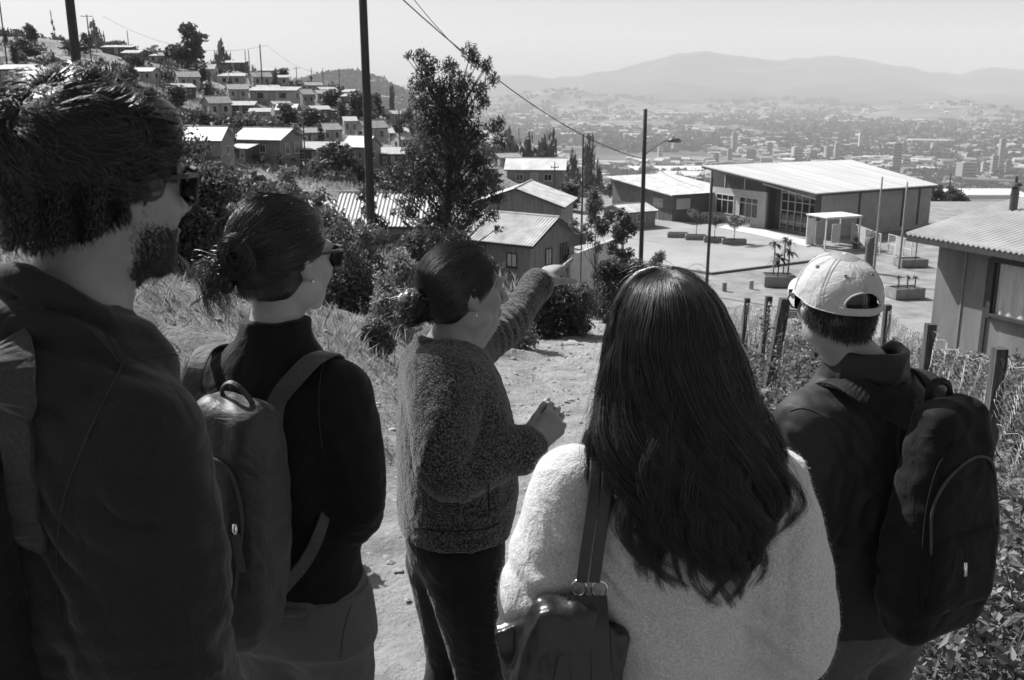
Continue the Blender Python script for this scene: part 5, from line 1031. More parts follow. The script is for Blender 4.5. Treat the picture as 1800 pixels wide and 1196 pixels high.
def main_piece(V, Q):
    lab = np.arange(len(V))
    for _ in range(400):
        m = lab[Q].min(1); new = lab.copy(); np.minimum.at(new, Q.ravel(), np.repeat(m, 4)); new = new[new]; new = new[new]
        if (new == lab).all(): break
        lab = new
    c = np.bincount(lab[Q[:, 0]], minlength=len(V)); k = c.argmax(); keep = lab == k; idx = np.cumsum(keep) - 1; return V[keep], idx[Q[keep[Q[:, 0]]]]
def skin(name, sdf, h, m, root, parent=True, clip=None, it=2):
    V, Q = sdf.mesh(h, clip=clip); V, Q = main_piece(V, Q); V = relax(V, Q, it); L0 = np.array(root)
    return mesh_np(name, V - L0, Q, m, smooth=True)
def folds(amp, sc=(9, 9, 5), seed=0, ridge=.6, where=None):
    """cloth folds added to the distance field"""
    def g_(P, d):
        m = np.abs(d) < .05; Q = P[m]
        if not len(Q): return d
        wq = np.stack([vnoise(Q * 3 + 5, seed + 1), vnoise(Q * 3 + 9, seed + 2), vnoise(Q * 3 + 1, seed + 3)], 1) * .12
        n1 = vnoise((Q + wq) * sc, seed); n2 = 1 - 2 * np.abs(vnoise((Q + wq * 1.5) * np.array(sc) * 1.9, seed + 7)); a = amp if where is None else amp * where(Q)
        d = d.copy(); d[m] -= a * ((1 - ridge) * n1 + ridge * (n2 * .7)); return d
    return g_
def crease(c, R_, dirv, freq, amp, seed=0):
    """bands of wrinkles round a joint: sine ridges across dirv, fading with distance from c"""
    c = np.asarray(c, float); dirv = np.asarray(dirv, float) / np.linalg.norm(dirv)
    def g_(P, d):
        m = (np.abs(d) < .04) & (np.linalg.norm(P - c, axis=1) < R_); Q = P[m]
        if len(Q):
            w_ = np.cos(np.clip(np.linalg.norm(Q - c, axis=1) / R_, 0, 1) * 1.5708) ** 1.2; ph = (Q @ dirv) * freq * 6.283 + 2.4 * vnoise(Q * 9, seed) + 1.2 * vnoise(Q * 20, seed + 1)
            d = d.copy(); d[m] -= amp * w_ * (np.abs(np.sin(ph)) ** .8 - .5) * (.7 + .5 * vnoise(Q * 12, seed + 4))
        return d
    return g_
def frame_yaw(y, p=0, r=0): return rotz(-R(y)) @ rotx(R(p)) @ roty(R(r))     # local x right, y forward, z up; p>0 looks up
def head_sdf(S, c, M, s=1.0, neck=None, female=False):
    T = lambda x, y, z: np.asarray(c) + M @ (np.array([x, y, z]) * s)
    e = lambda p, r, k=.02, op='u', Mx=None: S.ell(T(*p), np.array(r) * s, M if Mx is None else M @ Mx, k * s, op)
    e((0, -.014, .034), (.075, .096, .084)); e((0, .022, -.018), (.061, .070, .082), .03); e((0, .048, -.078), (.046, .040, .030), .03); e((0, .078, -.098), (.018 if female else .022, .016, .016), .02)
    for x in (-1, 1):
        e((x * .034, .062, -.028), (.026, .024, .024), .022); e((x * .052, .015, -.070), (.014, .030, .022), .02); e((x * .033, .090, .008), (.016, .014, .010), .014, 's'); e((x * .032, .078, .006), (.0135, .0125, .0125), .004)
        e((x * .028, .088, .024), (.020, .009, .006), .012); e((x * .013, .103, -.036), (.009, .010, .008), .007)
        Me = roty(x * .12) @ rotz(-x * .45) @ rotx(.18); e((x * .080, -.012, -.004), (.0075, .019, .031), .008, 'u', Me); e((x * .087, -.006, .002), (.006, .010, .016), .006, 's', Me); e((x * .079, -.004, -.030), (.006, .009, .010), .006, 'u', Me)
    S.cap(T(0, .090, .012), T(0, .119, -.030), .0075 * s, .0115 * s, .010); e((0, .082, .026), (.045, .014, .011), .012); e((0, .095, -.060), (.022, .013, .007), .008); e((0, .093, -.072), (.019, .013, .0075), .006); S.cap(T(-.02, .106, -.0655), T(.02, .106, -.0655), .0022 * s, k=.004, op='s')
    if neck is not None: S.chain([T(0, -.02, -.03), T(0, -.022, -.085), neck], [.056 * s, (.050 if female else .057) * s, (.056 if female else .066)], .03)
def hand_sdf(S, w_, M, side, curls, s=1.0, thumb=(.5, .2), spread=.10, splay=None):
    """w_ wrist point; M columns: x across the palm, y towards the fingers, z out of the back of the hand; side +1: thumb on +x"""
    T = lambda x, y, z: np.asarray(w_) + M @ (np.array([x * side, y, z]) * s)
    S.chain([T(0, -.05, 0), T(0, 0, 0), T(0, .02, 0)], [.026 * s, .023 * s, .024 * s], .02)
    for x, y1, r in ((.026, .088, .0135), (.009, .092, .0135), (-.009, .088, .013), (-.026, .080, .012)): S.cap(T(x * .6, .015, 0), T(x, y1, 0), .015 * s, r * s, .012)
    for i, (x, y0, L_, r) in enumerate(((.028, .088, .070, .0088), (.0095, .092, .078, .009), (-.0095, .088, .072, .0086), (-.027, .080, .057, .0078))):
        cu = curls[i]; a = 0; p = np.array([x, y0, 0]); sp = (x / .028) * spread if splay is None else splay[i]; pts = [p]
        for q, f in ((.45, .7), (.30, 1.0), (.25, .8)): a += cu * f; p = p + L_ * q * np.array([math.sin(sp) * math.cos(a), math.cos(a) * math.cos(sp), -math.sin(a)]); pts.append(p)
        for j in range(3): S.cap(T(*pts[j]), T(*pts[j + 1]), r * s * (1, .95, .86)[j], r * s * (.95, .86, .76)[j], .004)
    b = np.array([.030, .025, -.008]); d1 = np.array([math.sin(thumb[0]), math.cos(thumb[0]), -thumb[1]]); d1 /= np.linalg.norm(d1); m_ = b + d1 * .042; d2 = np.array([math.sin(thumb[0] * .4), math.cos(thumb[0] * .4), -thumb[1] * 1.4]); d2 /= np.linalg.norm(d2); t2 = m_ + d2 * .032; t3 = t2 + d2 * .024
    S.cap(T(.012, .01, -.004), T(*b), .015 * s, .0145 * s, .015); S.cap(T(*b), T(*m_), .014 * s, .0112 * s, .012); S.cap(T(*m_), T(*t2), .0108 * s, .0098 * s, .004); S.cap(T(*t2), T(*t3), .0098 * s, .0082 * s, .003)
def hand_frame(fwd, back):
    y = np.array(fwd, float); y /= np.linalg.norm(y); z = np.array(back, float); z = z - y * (z @ y); z /= np.linalg.norm(z); return np.stack([np.cross(y, z), y, z], 1)

# ------------------------------------------------------------------ materials for people
M_SKIN = mat('skin', .19, .26, scale=14, rough=.5, spec=.4, bump=.25, bscale=220, dist=.002)
M_SKINW = mat('skin_light', .25, .32, scale=14, rough=.5, spec=.4, bump=.2, bscale=220, dist=.002)
def cloth(name, v, v2, scale=400, bump=.35, sheen=.3, rough=.85, dist=.0008, wr=14, wrs=.5, spec=.2):
    """woven cloth: fine weave bump over medium wrinkles"""
    if name in MATS: return MATS[name]
    m = bpy.data.materials.new(name); m.use_nodes = True; MATS[name] = m; t = m.node_tree; N = t.nodes; L = t.links; b = N['Principled BSDF']
    b.inputs['Roughness'].default_value = rough; b.inputs['Specular IOR Level'].default_value = spec; b.inputs['Sheen Weight'].default_value = sheen; b.inputs['Sheen Roughness'].default_value = .45
    tc = N.new('ShaderNodeTexCoord'); n = N.new('ShaderNodeTexNoise'); n.inputs['Scale'].default_value = scale; n.inputs['Detail'].default_value = 3; L.new(tc.outputs['Object'], n.inputs[0])
    r = N.new('ShaderNodeValToRGB'); r.color_ramp.elements[0].position = .35; r.color_ramp.elements[1].position = .65; r.color_ramp.elements[0].color = (v, v, v, 1); r.color_ramp.elements[1].color = (v2, v2, v2, 1); L.new(n.outputs[0], r.inputs[0]); L.new(r.outputs[0], b.inputs['Base Color'])
    n2 = N.new('ShaderNodeTexNoise'); n2.inputs['Scale'].default_value = wr; n2.inputs['Detail'].default_value = 3; n2.inputs['Distortion'].default_value = .9; L.new(tc.outputs['Object'], n2.inputs[0])
    b1 = N.new('ShaderNodeBump'); b1.inputs['Strength'].default_value = wrs; b1.inputs['Distance'].default_value = .02; L.new(n2.outputs[0], b1.inputs['Height'])
    b2 = N.new('ShaderNodeBump'); b2.inputs['Strength'].default_value = bump; b2.inputs['Distance'].default_value = dist; L.new(n.outputs[0], b2.inputs['Height']); L.new(b1.outputs[0], b2.inputs['Normal']); L.new(b2.outputs[0], b.inputs['Normal']); return m
def hairmat(name, v, rough=.32, spec=.55):
    if name in MATS: return MATS[name]
    m = mat(name, v, v * 1.8, scale=60, rough=rough, spec=spec); m.node_tree.nodes['Principled BSDF'].inputs['IOR'].default_value = 1.68; return m
M_HAIR = hairmat('dark_hair', .003, .36, .5); M_HAIRB = hairmat('brown_hair', .006, .40, .5); M_HAIRB.node_tree.nodes['Principled BSDF'].inputs['IOR'].default_value = 1.72

# ------------------------------------------------------------------ strands
def strands(name, P, r, m, root, parent, tip=.25, sides=3):
    """P (N,K,3) polylines, r (N,) radius -> thin tapering tubes in one mesh"""
    N, K, _ = P.shape; T = np.gradient(P, axis=1); T = unit(T); ref = np.tile([.31, .22, .92], (N, 1)); u = unit(np.cross(T, ref[:, None])); v = np.cross(T, u)
    taper = np.interp(np.linspace(0, 1, K), [0, .1, .6, 1], [.7, 1, 1, tip]); rr_ = (r[:, None] * taper[None])[..., None]; V = []
    for k in range(sides): a = 6.2832 * k / sides; V.append(P + rr_ * (math.cos(a) * u + math.sin(a) * v))
    V = np.stack(V, 2).reshape(-1, 3) - np.array(root); base = (np.arange(N) * K * sides)[:, None, None, None]; i = (np.arange(K - 1) * sides)[None, :, None, None]; q = np.array([[k, (k + 1) % sides, sides + (k + 1) % sides, sides + k] for k in range(sides)])[None, None]
    return mesh_np(name, V, (base + i + q).reshape(-1, 4), m, parent, smooth=True)
def clump(P, g, nc, s0=.1, s1=.8, K=None):
    """pull strands towards clump centres increasingly towards the tips"""
    N = len(P); c = g.choice(N, nc, replace=False); d = ((P[:, None, P.shape[1] // 3] - P[None, c, P.shape[1] // 3]) ** 2).sum(-1); k = c[d.argmin(1)]; t = np.linspace(s0, s1, P.shape[1])[None, :, None]
    return P * (1 - t) + P[k] * t, k
# ================================================================== people
def body_and(root, label, S, h, skinm, clip=None):
    o = skin('person', S, h, skinm, root, clip=clip); o.location = root; return tag(o, label, 'person')
def child(name, S, h, m, root, par, clip=None, it=2):
    o = skin(name, S, h, m, root, clip=clip, it=it); put(o, par); return o
def legs(S, root, hip, yaw, hh, r0, r1, r2, spread=.09, foot=True, inset=0, cx=None, step=0, knee_r=None):
    """two tapering legs from the hips at height hh down to the ankles"""
    M = rotz(-R(yaw)); hip = np.array(hip); kr = knee_r or r1
    for sd in (-1, 1):
        a = hip + M @ [sd * spread, 0, 0]; zg_ = root[2]; st = step * sd; kz = zg_ + (a[2] - zg_) * .52
        k_ = a + M @ [sd * .005, .03 + st * .5, 0]; k_[2] = kz; f_ = a + M @ [sd * .01, st, 0]; f_[2] = zg_ + .09
        S.chain([a, (a + k_) / 2 + M @ [0, .01, 0], k_, (k_ + f_) / 2 + M @ [0, -.015, 0], f_], [r0 - inset, (r0 * .55 + kr * .45) - inset, kr - inset, (r1 * 1.02) - inset, r2 - inset], .035)
        if foot: S.chain([f_ + [0, 0, -.03], f_ + M @ [0, .06, -.055], f_ + M @ [0, .14, -.065]], [.035, .034, .026], .02)
def shoes(root, par, hip, yaw, spread, step=0):
    M = rotz(-R(yaw)); hip = np.array(hip)
    for sd in (-1, 1):
        f_ = hip + M @ [sd * (spread + .01), step * sd, 0]; f_[2] = root[2] + .05; S = Sdf(); S.chain([f_ + M @ [0, -.04, .02], f_ + M @ [0, .05, 0], f_ + M @ [0, .15, -.008], f_ + M @ [0, .19, -.012]], [.052, .046, .040, .030], .03); S.cap(f_ + [0, 0, .02], f_ + [0, 0, .06], .05, .05, .02)
        z0 = root[2]; S.post.append(lambda P, d, z0=z0: np.maximum(d, z0 - P[:, 2])); child('shoe', S, .008, M_SHOE, root, par)
M_SHOE = mat('dark_shoe', .02, .04, scale=20, rough=.6)
def glasses(c, M, s, root, par, side=1):
    """square sunglasses in head coordinates: two dark lenses in a frame, arms running back to the ears"""
    T = lambda x, y, z: np.asarray(c) + M @ (np.array([x, y, z]) * s) - np.array(root)
    fr = MB()
    for sx in (-1, 1):
        loop = [(.010, .108, .020), (.038, .106, .024), (.068, .092, .024), (.070, .091, .008), (.060, .095, -.018), (.036, .104, -.024), (.014, .107, -.014), (.010, .108, .020)]
        fr.tube([T(sx * a, b, z) for a, b, z in loop], .0026 * s, 6); fr.tube([T(sx * .069, .091, .018), T(sx * .079, .070, .018), T(sx * .082, .02, .016), T(sx * .082, -.02, .006)], [.0036 * s, .0034 * s, .0028 * s, .0024 * s], 6)
    fr.tube([T(-.011, .108, .016), T(0, .111, .018), T(.011, .108, .016)], .0024 * s, 6); f = fr.build('sunglasses', mat('black_plastic', .012, rough=.15, spec=.7), par)
    for sx in (-1, 1):
        pts = [T(sx * a, b, z) for a, b, z in [(.012, .1085, .018), (.038, .1065, .022), (.066, .093, .022), (.068, .092, .008), (.058, .096, -.016), (.036, .1045, -.022), (.016, .1075, -.012)]]; q = [p + M @ np.array([0, .0015, 0]) for p in pts]; n = 7
        MB().add(pts + q, [tuple(range(n)), tuple(range(n, 2 * n))[::-1]] + [(i, (i + 1) % n, n + (i + 1) % n, n + i) for i in range(n)]).build('lens', mat('smoked_lens', .01, rough=.05, spec=.9), f)
    return f
def strap(pts, w_, t, nrm, name, m, root, par, n=24):
    """flat band along a curve; nrm = outward direction at each control point"""
    P = spl(pts, n) - np.array(root); Nn = unit(spl(nrm, n)); T = unit(np.gradient(P, axis=0)); B = unit(np.cross(T, Nn)); Nn = np.cross(B, T); V = []
    for i in range(n):
        for sb, sn in ((-1, 1), (-.8, 1.25), (.8, 1.25), (1, 1), (1, -1), (-1, -1)): V.append(P[i] + B[i] * sb * w_ / 2 + Nn[i] * sn * t / 2)
    F = [(i * 6 + j, i * 6 + (j + 1) % 6, (i + 1) * 6 + (j + 1) % 6, (i + 1) * 6 + j) for i in range(n - 1) for j in range(6)] + [tuple(range(6)), tuple(range((n - 1) * 6, n * 6))]
    return MB().add(V, F).build(name, m, par, smooth=False)

from mathutils.bvhtree import BVHTree
def seam(par, root, pts, name, r=.0013, m=None, n=60):
    """raised stitched seam lying on the surface of a garment"""
    me = par.data; bv = BVHTree.FromPolygons([v.co[:] for v in me.vertices], [q.vertices[:] for q in me.polygons]); o_ = Vector((0, 0, CAMZ)) - Vector(root); Q = []
    for a, b in spl(pts, n):
        d = Vector(W(a, b, 1.0)) - Vector((0, 0, CAMZ)); h_ = bv.ray_cast(o_, d.normalized())
        if h_[0] is not None: Q.append(np.array(h_[0]) + np.array(h_[1]) * r * .4)
    if len(Q) < 4: return None
    Q = np.array(Q); k = np.ones(3) / 3; 
    if np.linalg.norm(np.diff(Q, axis=0), axis=1).max() > .06: return None
    for j in range(3): Q[1:-1, j] = np.convolve(Q[:, j], k, 'valid')
    return MB().tube(Q, r, 5).build(name, m or mat('seam_thread', .035, rough=.8), par, smooth=True)
def nape_sdf(HS, c, M, s, rad=.064, zlo=-.078, mat_=None):
    T = lambda x, y, z: np.asarray(c) + M @ (np.array([x, y, z]) * s)
    HS.cap(T(0, -.030, .0), T(0, -.030, zlo + .012), rad * 1.02 * s, (rad - .006) * s, .02); HS.ell(T(0, .052, -.07), np.array([.10, .062, .075]) * s, M, .012, 's')
def nape_strands(g, c, M, s, n, zlo, L_, rad, root, hb, m, up=None, wav=.003, name='nape_hair'):
    T = lambda v: np.asarray(c) + (np.asarray(v) * s) @ M.T
    th = g.uniform(-1.75, 1.75, n); zc = zlo + .008 + g.random(n) * .085; ok = zc > zlo + .045 * (np.abs(th) / 1.75) ** 1.6; th, zc = th[ok], zc[ok]; n = len(th); nr = np.stack([np.sin(th), -np.cos(th), 0 * th], 1)
    rb = np.interp(zc, [-.09, -.04, 0.02], [rad, rad + .007, rad + .016]); p = np.stack([np.sin(th) * rb, -.030 - np.cos(th) * rb * 1.04, zc], 1); K = 10; t = np.linspace(0, 1, K)
    if up is None: P = p[:, None] + nr[:, None] * (.001 + .005 * t)[None, :, None] + (np.array([0, 0, -1.0]) * L_ + g.normal(size=(n, 3)) * L_ * .16)[:, None] * t[None, :, None] + np.stack([np.sin(t[None] * 5 + th[:, None] * 14) * wav * t, 0 * t[None] + 0 * th[:, None], 0 * t[None] + 0 * th[:, None]], -1)
    else:
        q = p * (1 - .55) + np.asarray(up) * .55; q = q + nr * .022 * (np.abs(th)[:, None] / 1.75 + .25); P = np.stack([spl([a, b, np.asarray(up) + (a - np.asarray(up)) * .08], K) for a, b in zip(p, q)])
        rr_ = np.hypot(P[..., 0] / .072, (P[..., 1] + .028) / .078); f = np.where((rr_ < 1.0) & (P[..., 2] < .05), 1.0 / np.maximum(rr_, .3), 1.0); P[..., 0] *= f; P[..., 1] = (P[..., 1] + .028) * f - .028
    return strands(name, T(P.reshape(-1, 3)).reshape(P.shape), g.uniform(.0004, .0008, n), m, root, hb, .4)

# ------------------------------------------------------------------ 1: tall curly haired man, left edge
def person_tall():
    root = (-.58, 1.24, ground(-.58, 1.24)); c = np.array([-.515, 1.25, 1.976]); M = frame_yaw(37, -2, 2); s = 1.02; nb = np.array([-.548, 1.215, 1.80]); ty = R(36); Mt = rotz(-ty)
    sec = [(1.02, -.585, 1.235, .200, .140, 2.3), (1.20, -.59, 1.235, .200, .138, 2.3), (1.45, -.59, 1.23, .215, .140, 2.3), (1.62, -.588, 1.225, .215, .132, 2.4), (1.72, -.582, 1.222, .185, .118, 2.3), (1.78, -.572, 1.218, .115, .095, 2.2), (1.835, -.562, 1.215, .072, .075, 2.0)]
    shR, elR, wrR = np.array([-.441, 1.115, 1.697]), np.array([-.425, 1.08, 1.40]), np.array([-.40, 1.20, 1.17]); shL = np.array([-.735, 1.33, 1.70]); elL = np.array([-.80, 1.30, 1.40]); wrL = np.array([-.76, 1.42, 1.17])
    S = Sdf(); S.loft(sec[:-2], ty, .04, .03); head_sdf(S, c, M, s, nb)
    for a, b, w_, sd in ((shR, elR, wrR, 1), (shL, elL, wrL, -1)):
        S.chain([a, b, w_], [.05, .042, .028], .04); hand_sdf(S, w_, hand_frame([.15, .35, -.9], Mt @ [sd, 0, .1]), -sd, (.3, .35, .4, .45), 1.05)
    legs(S, root, (-.585, 1.235, 1.06), 36, 1.0, .08, .052, .038)
    o = body_and(root, 'tall curly haired man in dark hooded jacket and sunglasses at the left edge', S, .0048, M_SKIN)
    J = Sdf(); J.loft(sec, ty, .04)
    for a, b, w_ in ((shR, elR, wrR), (shL, elL, wrL)): J.chain([a + [0, 0, .0], (a + b) / 2 + [0, 0, .02], b, w_], [.072, .077, .074, .055], .05)
    # hood bunched round the collar: overlapping rolls
    for zc, rx, ry, rt, tilt, off in ((1.790, .094, .088, .024, -.040, -.004), (1.826, .080, .078, .015, -.052, -.000), (1.756, .116, .104, .026, -.020, -.022)):
        a = np.linspace(0, 2 * math.pi, 15); pts = [nb + Mt @ [rx * math.sin(t), ry * math.cos(t) + off, 0] + [0, 0, zc - nb[2] - .0 + tilt * math.cos(t) + .006 * math.sin(3 * t)] for t in a]; J.chain(pts, [rt * (1 + .25 * math.sin(2 * t + 1)) for t in a], .016, 40)
    J.post += [folds(.011, (8, 8, 3.2), 2, .7), crease(elR, .22, (0, .3, 1), 11, .010, 3), crease(shR + [-.06, -.02, -.1], .22, (.7, .2, .7), 10, .010, 5), crease(nb + [.03, -.1, -.03], .16, (.3, .3, 1), 14, .008, 6)]
    J.post.append(lambda P, d: np.maximum(d, -(np.linalg.norm((P - (nb + [.01, .008, .03]))[:, :2], axis=1) - np.interp(P[:, 2], [1.6, 1.79, 1.8, 1.9], [-1, -1, .064, .072])) * -1 * 0 + d))
    jk = child('jacket', J, .0058, cloth('dark_twill', .012, .021, 500, .4, .14), root, o, it=1)
    seam(jk, root, [(163, 585), (190, 612), (215, 640), (258, 630), (300, 622), (328, 634)], 'shoulder_seam'); seam(jk, root, [(310, 632), (345, 700), (362, 800), (374, 900), (390, 1000), (402, 1120)], 'sleeve_seam'); seam(jk, root, [(214, 642), (176, 720), (140, 800), (112, 880), (100, 980), (104, 1080)], 'armhole_seam')
    T_ = Sdf(); legs(T_, root, (-.585, 1.235, 1.06), 36, 1.0, .105, .072, .062, foot=False); T_.ell((-.585, 1.235, 1.08), (.17, .13, .13), Mt, .05); T_.post.append(folds(.006, (7, 7, 4), 12)); child('trousers', T_, .009, cloth('dark_trousers', .012, .022), root, o)
    shoes(root, o, (-.585, 1.235, 1.06), 36, .09)
    glasses(c, M, s, root, o)
    # white shirt collar sliver
    # hair: loose curls over the skull
    g = np.random.default_rng(41); HS = Sdf(); T = lambda v: c + (np.asarray(v) * s) @ M.T
    HS.ell(T((0, -.018, .038)), np.array([.086, .104, .090]) * s, M, .02); HS.ell(T((0, -.040, -.016)), np.array([.070, .062, .056]) * s, M, .03); nape_sdf(HS, c, M, s, .058, -.034); HS.ell(T((0, .055, .075)), np.array([.068, .045, .04]) * s, M, .03)
    for x in (-1, 1): HS.ell(T((x * .066, .012, .0)), np.array([.018, .032, .045]) * s, M, .02)
    for x in (-1, 1): HS.ell(T((x * .085, .03, -.042)), np.array([.035, .05, .035]) * s, M, .012, 's')
    HS.post.append(folds(.006, (26, 26, 26), 31, .5)); hb = child('hair', HS, .006, M_HAIR, root, o, it=1)
    n = 10000; d = unit(g.normal(size=(n * 3, 3))); ok = (d[:, 2] > -.80 + .5 * (d[:, 1] > -.1)) & ~((d[:, 1] > .50) & (d[:, 2] < .25)) & ~((np.abs(d[:, 0]) > .6) & (d[:, 2] < -.30) & (d[:, 1] > -.25)) & ~((d[:, 1] > .15) & (d[:, 2] < -.15)); d = d[ok][:n]; n = len(d)
    rad = np.array([.087, .105, .091]); cen = np.array([0, -.018, .038]); dz_ = np.where(d[:, 2:3] < 0, [[1, 1, 1.12]], 1.0); p0 = cen + d * rad * dz_; low = np.clip(.35 - d[:, 2] * 1.2, 0, 1); K = 15; t = np.linspace(0, 1, K)
    wh = unit(np.array([.25, -.55, .80])); away = unit(d - wh); away = unit(away - d * (away * d).sum(1)[:, None]); sd_ = np.cross(d, away); nz = vnoise(d * 3.1 + 7, 3)[:, None]; flow = unit(away + sd_ * (.75 * nz + .25) + np.array([.12, .25, -.10]) * (d[:, 2:3] > .1)); flow = unit(flow - d * (flow * d).sum(1)[:, None]); sd_ = np.cross(d, flow)
    L_ = (.062 - .026 * low) * g.uniform(.7, 1.25, n); ph = 5.0 * vnoise(d * 4.5, 8) + 2.2 * vnoise(d * 11, 9) + g.normal(size=n) * .25; fr = 1.0 + .35 * vnoise(d * 5 + 3, 11); amp = (.0105 - .006 * low)
    w1 = amp[:, None] * (np.sin(ph[:, None] + 6.283 * fr[:, None] * t) - np.sin(ph[:, None])); P = p0[:, None] + flow[:, None] * (L_[:, None] * t)[..., None] + sd_[:, None] * w1[..., None]
    curl = np.clip(.5 + .9 * vnoise(d * 7, 13), 0, 1.2) * (1 - .75 * low); lay = .010 + .05 * g.random(n) * (1 - .6 * low); q = P - cen; rz2 = rad * np.where(q[..., 2:3] < 0, [1, 1, 1.12], 1.0); r2 = np.linalg.norm(q / rz2, axis=2, keepdims=True)
    P = cen + q / r2 * (1 + lay[:, None] + curl[:, None] * .21 * np.sin(np.pi * (.15 + .75 * t))[None] * (.6 + .4 * np.cos(ph[:, None] + 6.283 * fr[:, None] * t)))[..., None]
    P = T(P.reshape(-1, 3)).reshape(P.shape); P, _ = clump(P, g, 520, .1, .60); P += g.normal(size=(n, 1, 3)) * .0008
    strands('hair_curls', P, g.uniform(.00035, .0007, n), M_HAIRB, root, hb, .4)
    nape_strands(g, c, M, s, 5200, -.066, .015, .071, root, hb, M_HAIR, wav=.004)
    # flyaway tips
    n = 260; k = g.choice(len(P), n); Q = P[k] + unit(g.normal(size=(n, 1, 3))) * (np.linspace(0, .012, K) ** 1)[None, :, None]; strands('loose_curls', Q, np.full(n, .00035), M_HAIRB, root, hb, .4)
    # beard: short stubble strands over jaw and cheek
    me = o.data; nv = len(me.vertices); V = np.empty(nv * 3, np.float32); me.vertices.foreach_get('co', V); V = V.reshape(-1, 3) + np.array(root); Nv = np.empty(nv * 3, np.float32); me.vertices.foreach_get('normal', Nv); Nv = Nv.reshape(-1, 3); H = (V - c) @ M / s; x, y, z = H.T; ax = np.abs(x)
    mk = (z > -.135) & (y > -.004) & (y < .12) & (z < -.036 - .25 * np.clip(y - .03, 0, 1)) & ~((z > -.098) & (y < .012) & (ax < .04)); mk |= (z > -.05) & (z < .012) & (y > -.002) & (y < .022) & (ax > .05); mk |= (ax < .026) & (y > .08) & (z < -.044) & (z > -.056); mk &= ~((ax < .021) & (z > -.078) & (z < -.056) & (y > .08)); mk &= (z > -.119) & ~((z < -.105) & (y < .02))
    edge = np.clip((-.036 - .25 * np.clip(y - .03, 0, 1) - z) / .018, .06, 1) * np.clip((y + .004) / .02, .15, 1); cand = np.flatnonzero(mk); pr_ = edge[cand]; k = g.choice(cand, 15000, p=pr_ / pr_.sum()); nr = Nv[k]; p0_ = V[k] + g.normal(size=(15000, 3)) * .0012; t = np.linspace(0, 1, 4); Pb = p0_[:, None] - nr[:, None] * .001 + (nr * .6 + g.normal(size=(15000, 3)) * .3 + [0, 0, -.9])[:, None] * (t * .0048)[None, :, None]
    strands('beard', Pb, np.full(15000, .00028), M_HAIR, root, o, .3)
    # dark backpack strap and pack on the far shoulder
    bp = Sdf(); Mb = Mt @ rotx(.06); cb = np.array([-.70, 1.085, 1.50]); bp.box(cb, (.13, .07, .20), Mb, .05, .02); bp.box(cb + Mb @ [0, -.06, -.06], (.10, .03, .10), Mb, .025, .02); bp.post.append(folds(.006, (9, 9, 5), 77))
    V, Q = bp.mesh(.007); V = relax(V, Q, 2); ro = np.array([-.70, 1.085, 1.28]); e_ = empty('dark_backpack', ro, 0, 'dark backpack half out of the frame on the tall man\'s back', 'backpack'); pk = mesh_np('pack_body', V - ro, Q, cloth('pack_canvas', .008, .015, 350, .5, .1), e_, smooth=True)
    strap([(-.655, 1.13, 1.62), (-.66, 1.12, 1.74), (-.675, 1.20, 1.815), (-.66, 1.31, 1.77), (-.64, 1.37, 1.60)], .05, .008, [(0, -1, .2), (0, -.8, .6), (0, 0, 1), (0, .8, .5), (0, 1, 0)], 'shoulder_strap', cloth('strap_webbing', .03, .05, 300, .5, .2), ro, e_)
    bv = BVHTree.FromPolygons([v.co[:] for v in jk.data.vertices], [q.vertices[:] for q in jk.data.polygons]); o_ = Vector((0, 0, CAMZ)) - Vector(root); hp, hn = [], []
    for a_, b_ in spl([(22, 596), (30, 680), (36, 780), (44, 880), (62, 960)], 14):
        h_ = bv.ray_cast(o_, (Vector(W(a_, b_, 1.0)) - Vector((0, 0, CAMZ))).normalized())
        if h_[0] is not None: hp.append(np.array(h_[0]) + np.array(root) + np.array(h_[1]) * .004); hn.append(np.array(h_[1]))
    if len(hp) > 5: strap(hp, .042, .007, hn, 'back_strap', cloth('strap_webbing', .03, .05, 300, .5, .2), ro, e_, 30)
    return o
person_tall()

# ------------------------------------------------------------------ 2: woman with bun and backpack
def backpack(name, label, c, M, hx, hy, hz, m, mstrap, folds_seed=0, pocket=True, h=.006, taper=.78):
    """soft rounded pack: body, front pocket, zips, handle; M columns: x across, y towards the back of the wearer, z up"""
    S = Sdf(); c = np.asarray(c, float)
    for k in range(7):
        f = k / 6; z = hz * (-.86 + 1.72 * f); sc = (1 - (1 - taper) * f) * (1 - .10 * abs(2 * f - 1) ** 3); bulge = 1 - .22 * abs(2 * f - .7)
        S.box(c + M @ [0, -.10 * hy * (bulge), z], (hx * sc, hy * bulge, hz * .26), M, min(hy * bulge, hx * sc, hz * .26) * .82, .05)
    S.post.append(folds(.007, (10, 10, 6), folds_seed, .7))
    V, Q = S.mesh(h); V = relax(V, Q, 2); root = c + M @ [0, 0, -hz]; e_ = empty(name, root, 0, label, 'backpack'); body = mesh_np('pack_body', V - root, Q, m, e_, smooth=True)
    T = lambda x, y, z: c + M @ np.array([x, y, z]) - root
    if pocket:
        Sp = Sdf(); Sp.box(c + M @ [0, -hy * 1.02, -hz * .36], (hx * .74, hy * .30, hz * .40), M, .035, .02); Sp.post.append(folds(.005, (12, 12, 7), folds_seed + 3, .7)); V, Q = Sp.mesh(h); V = relax(V, Q, 2); mesh_np('front_pocket', V - root, Q, m, e_, smooth=True)
    return e_, body, root, T
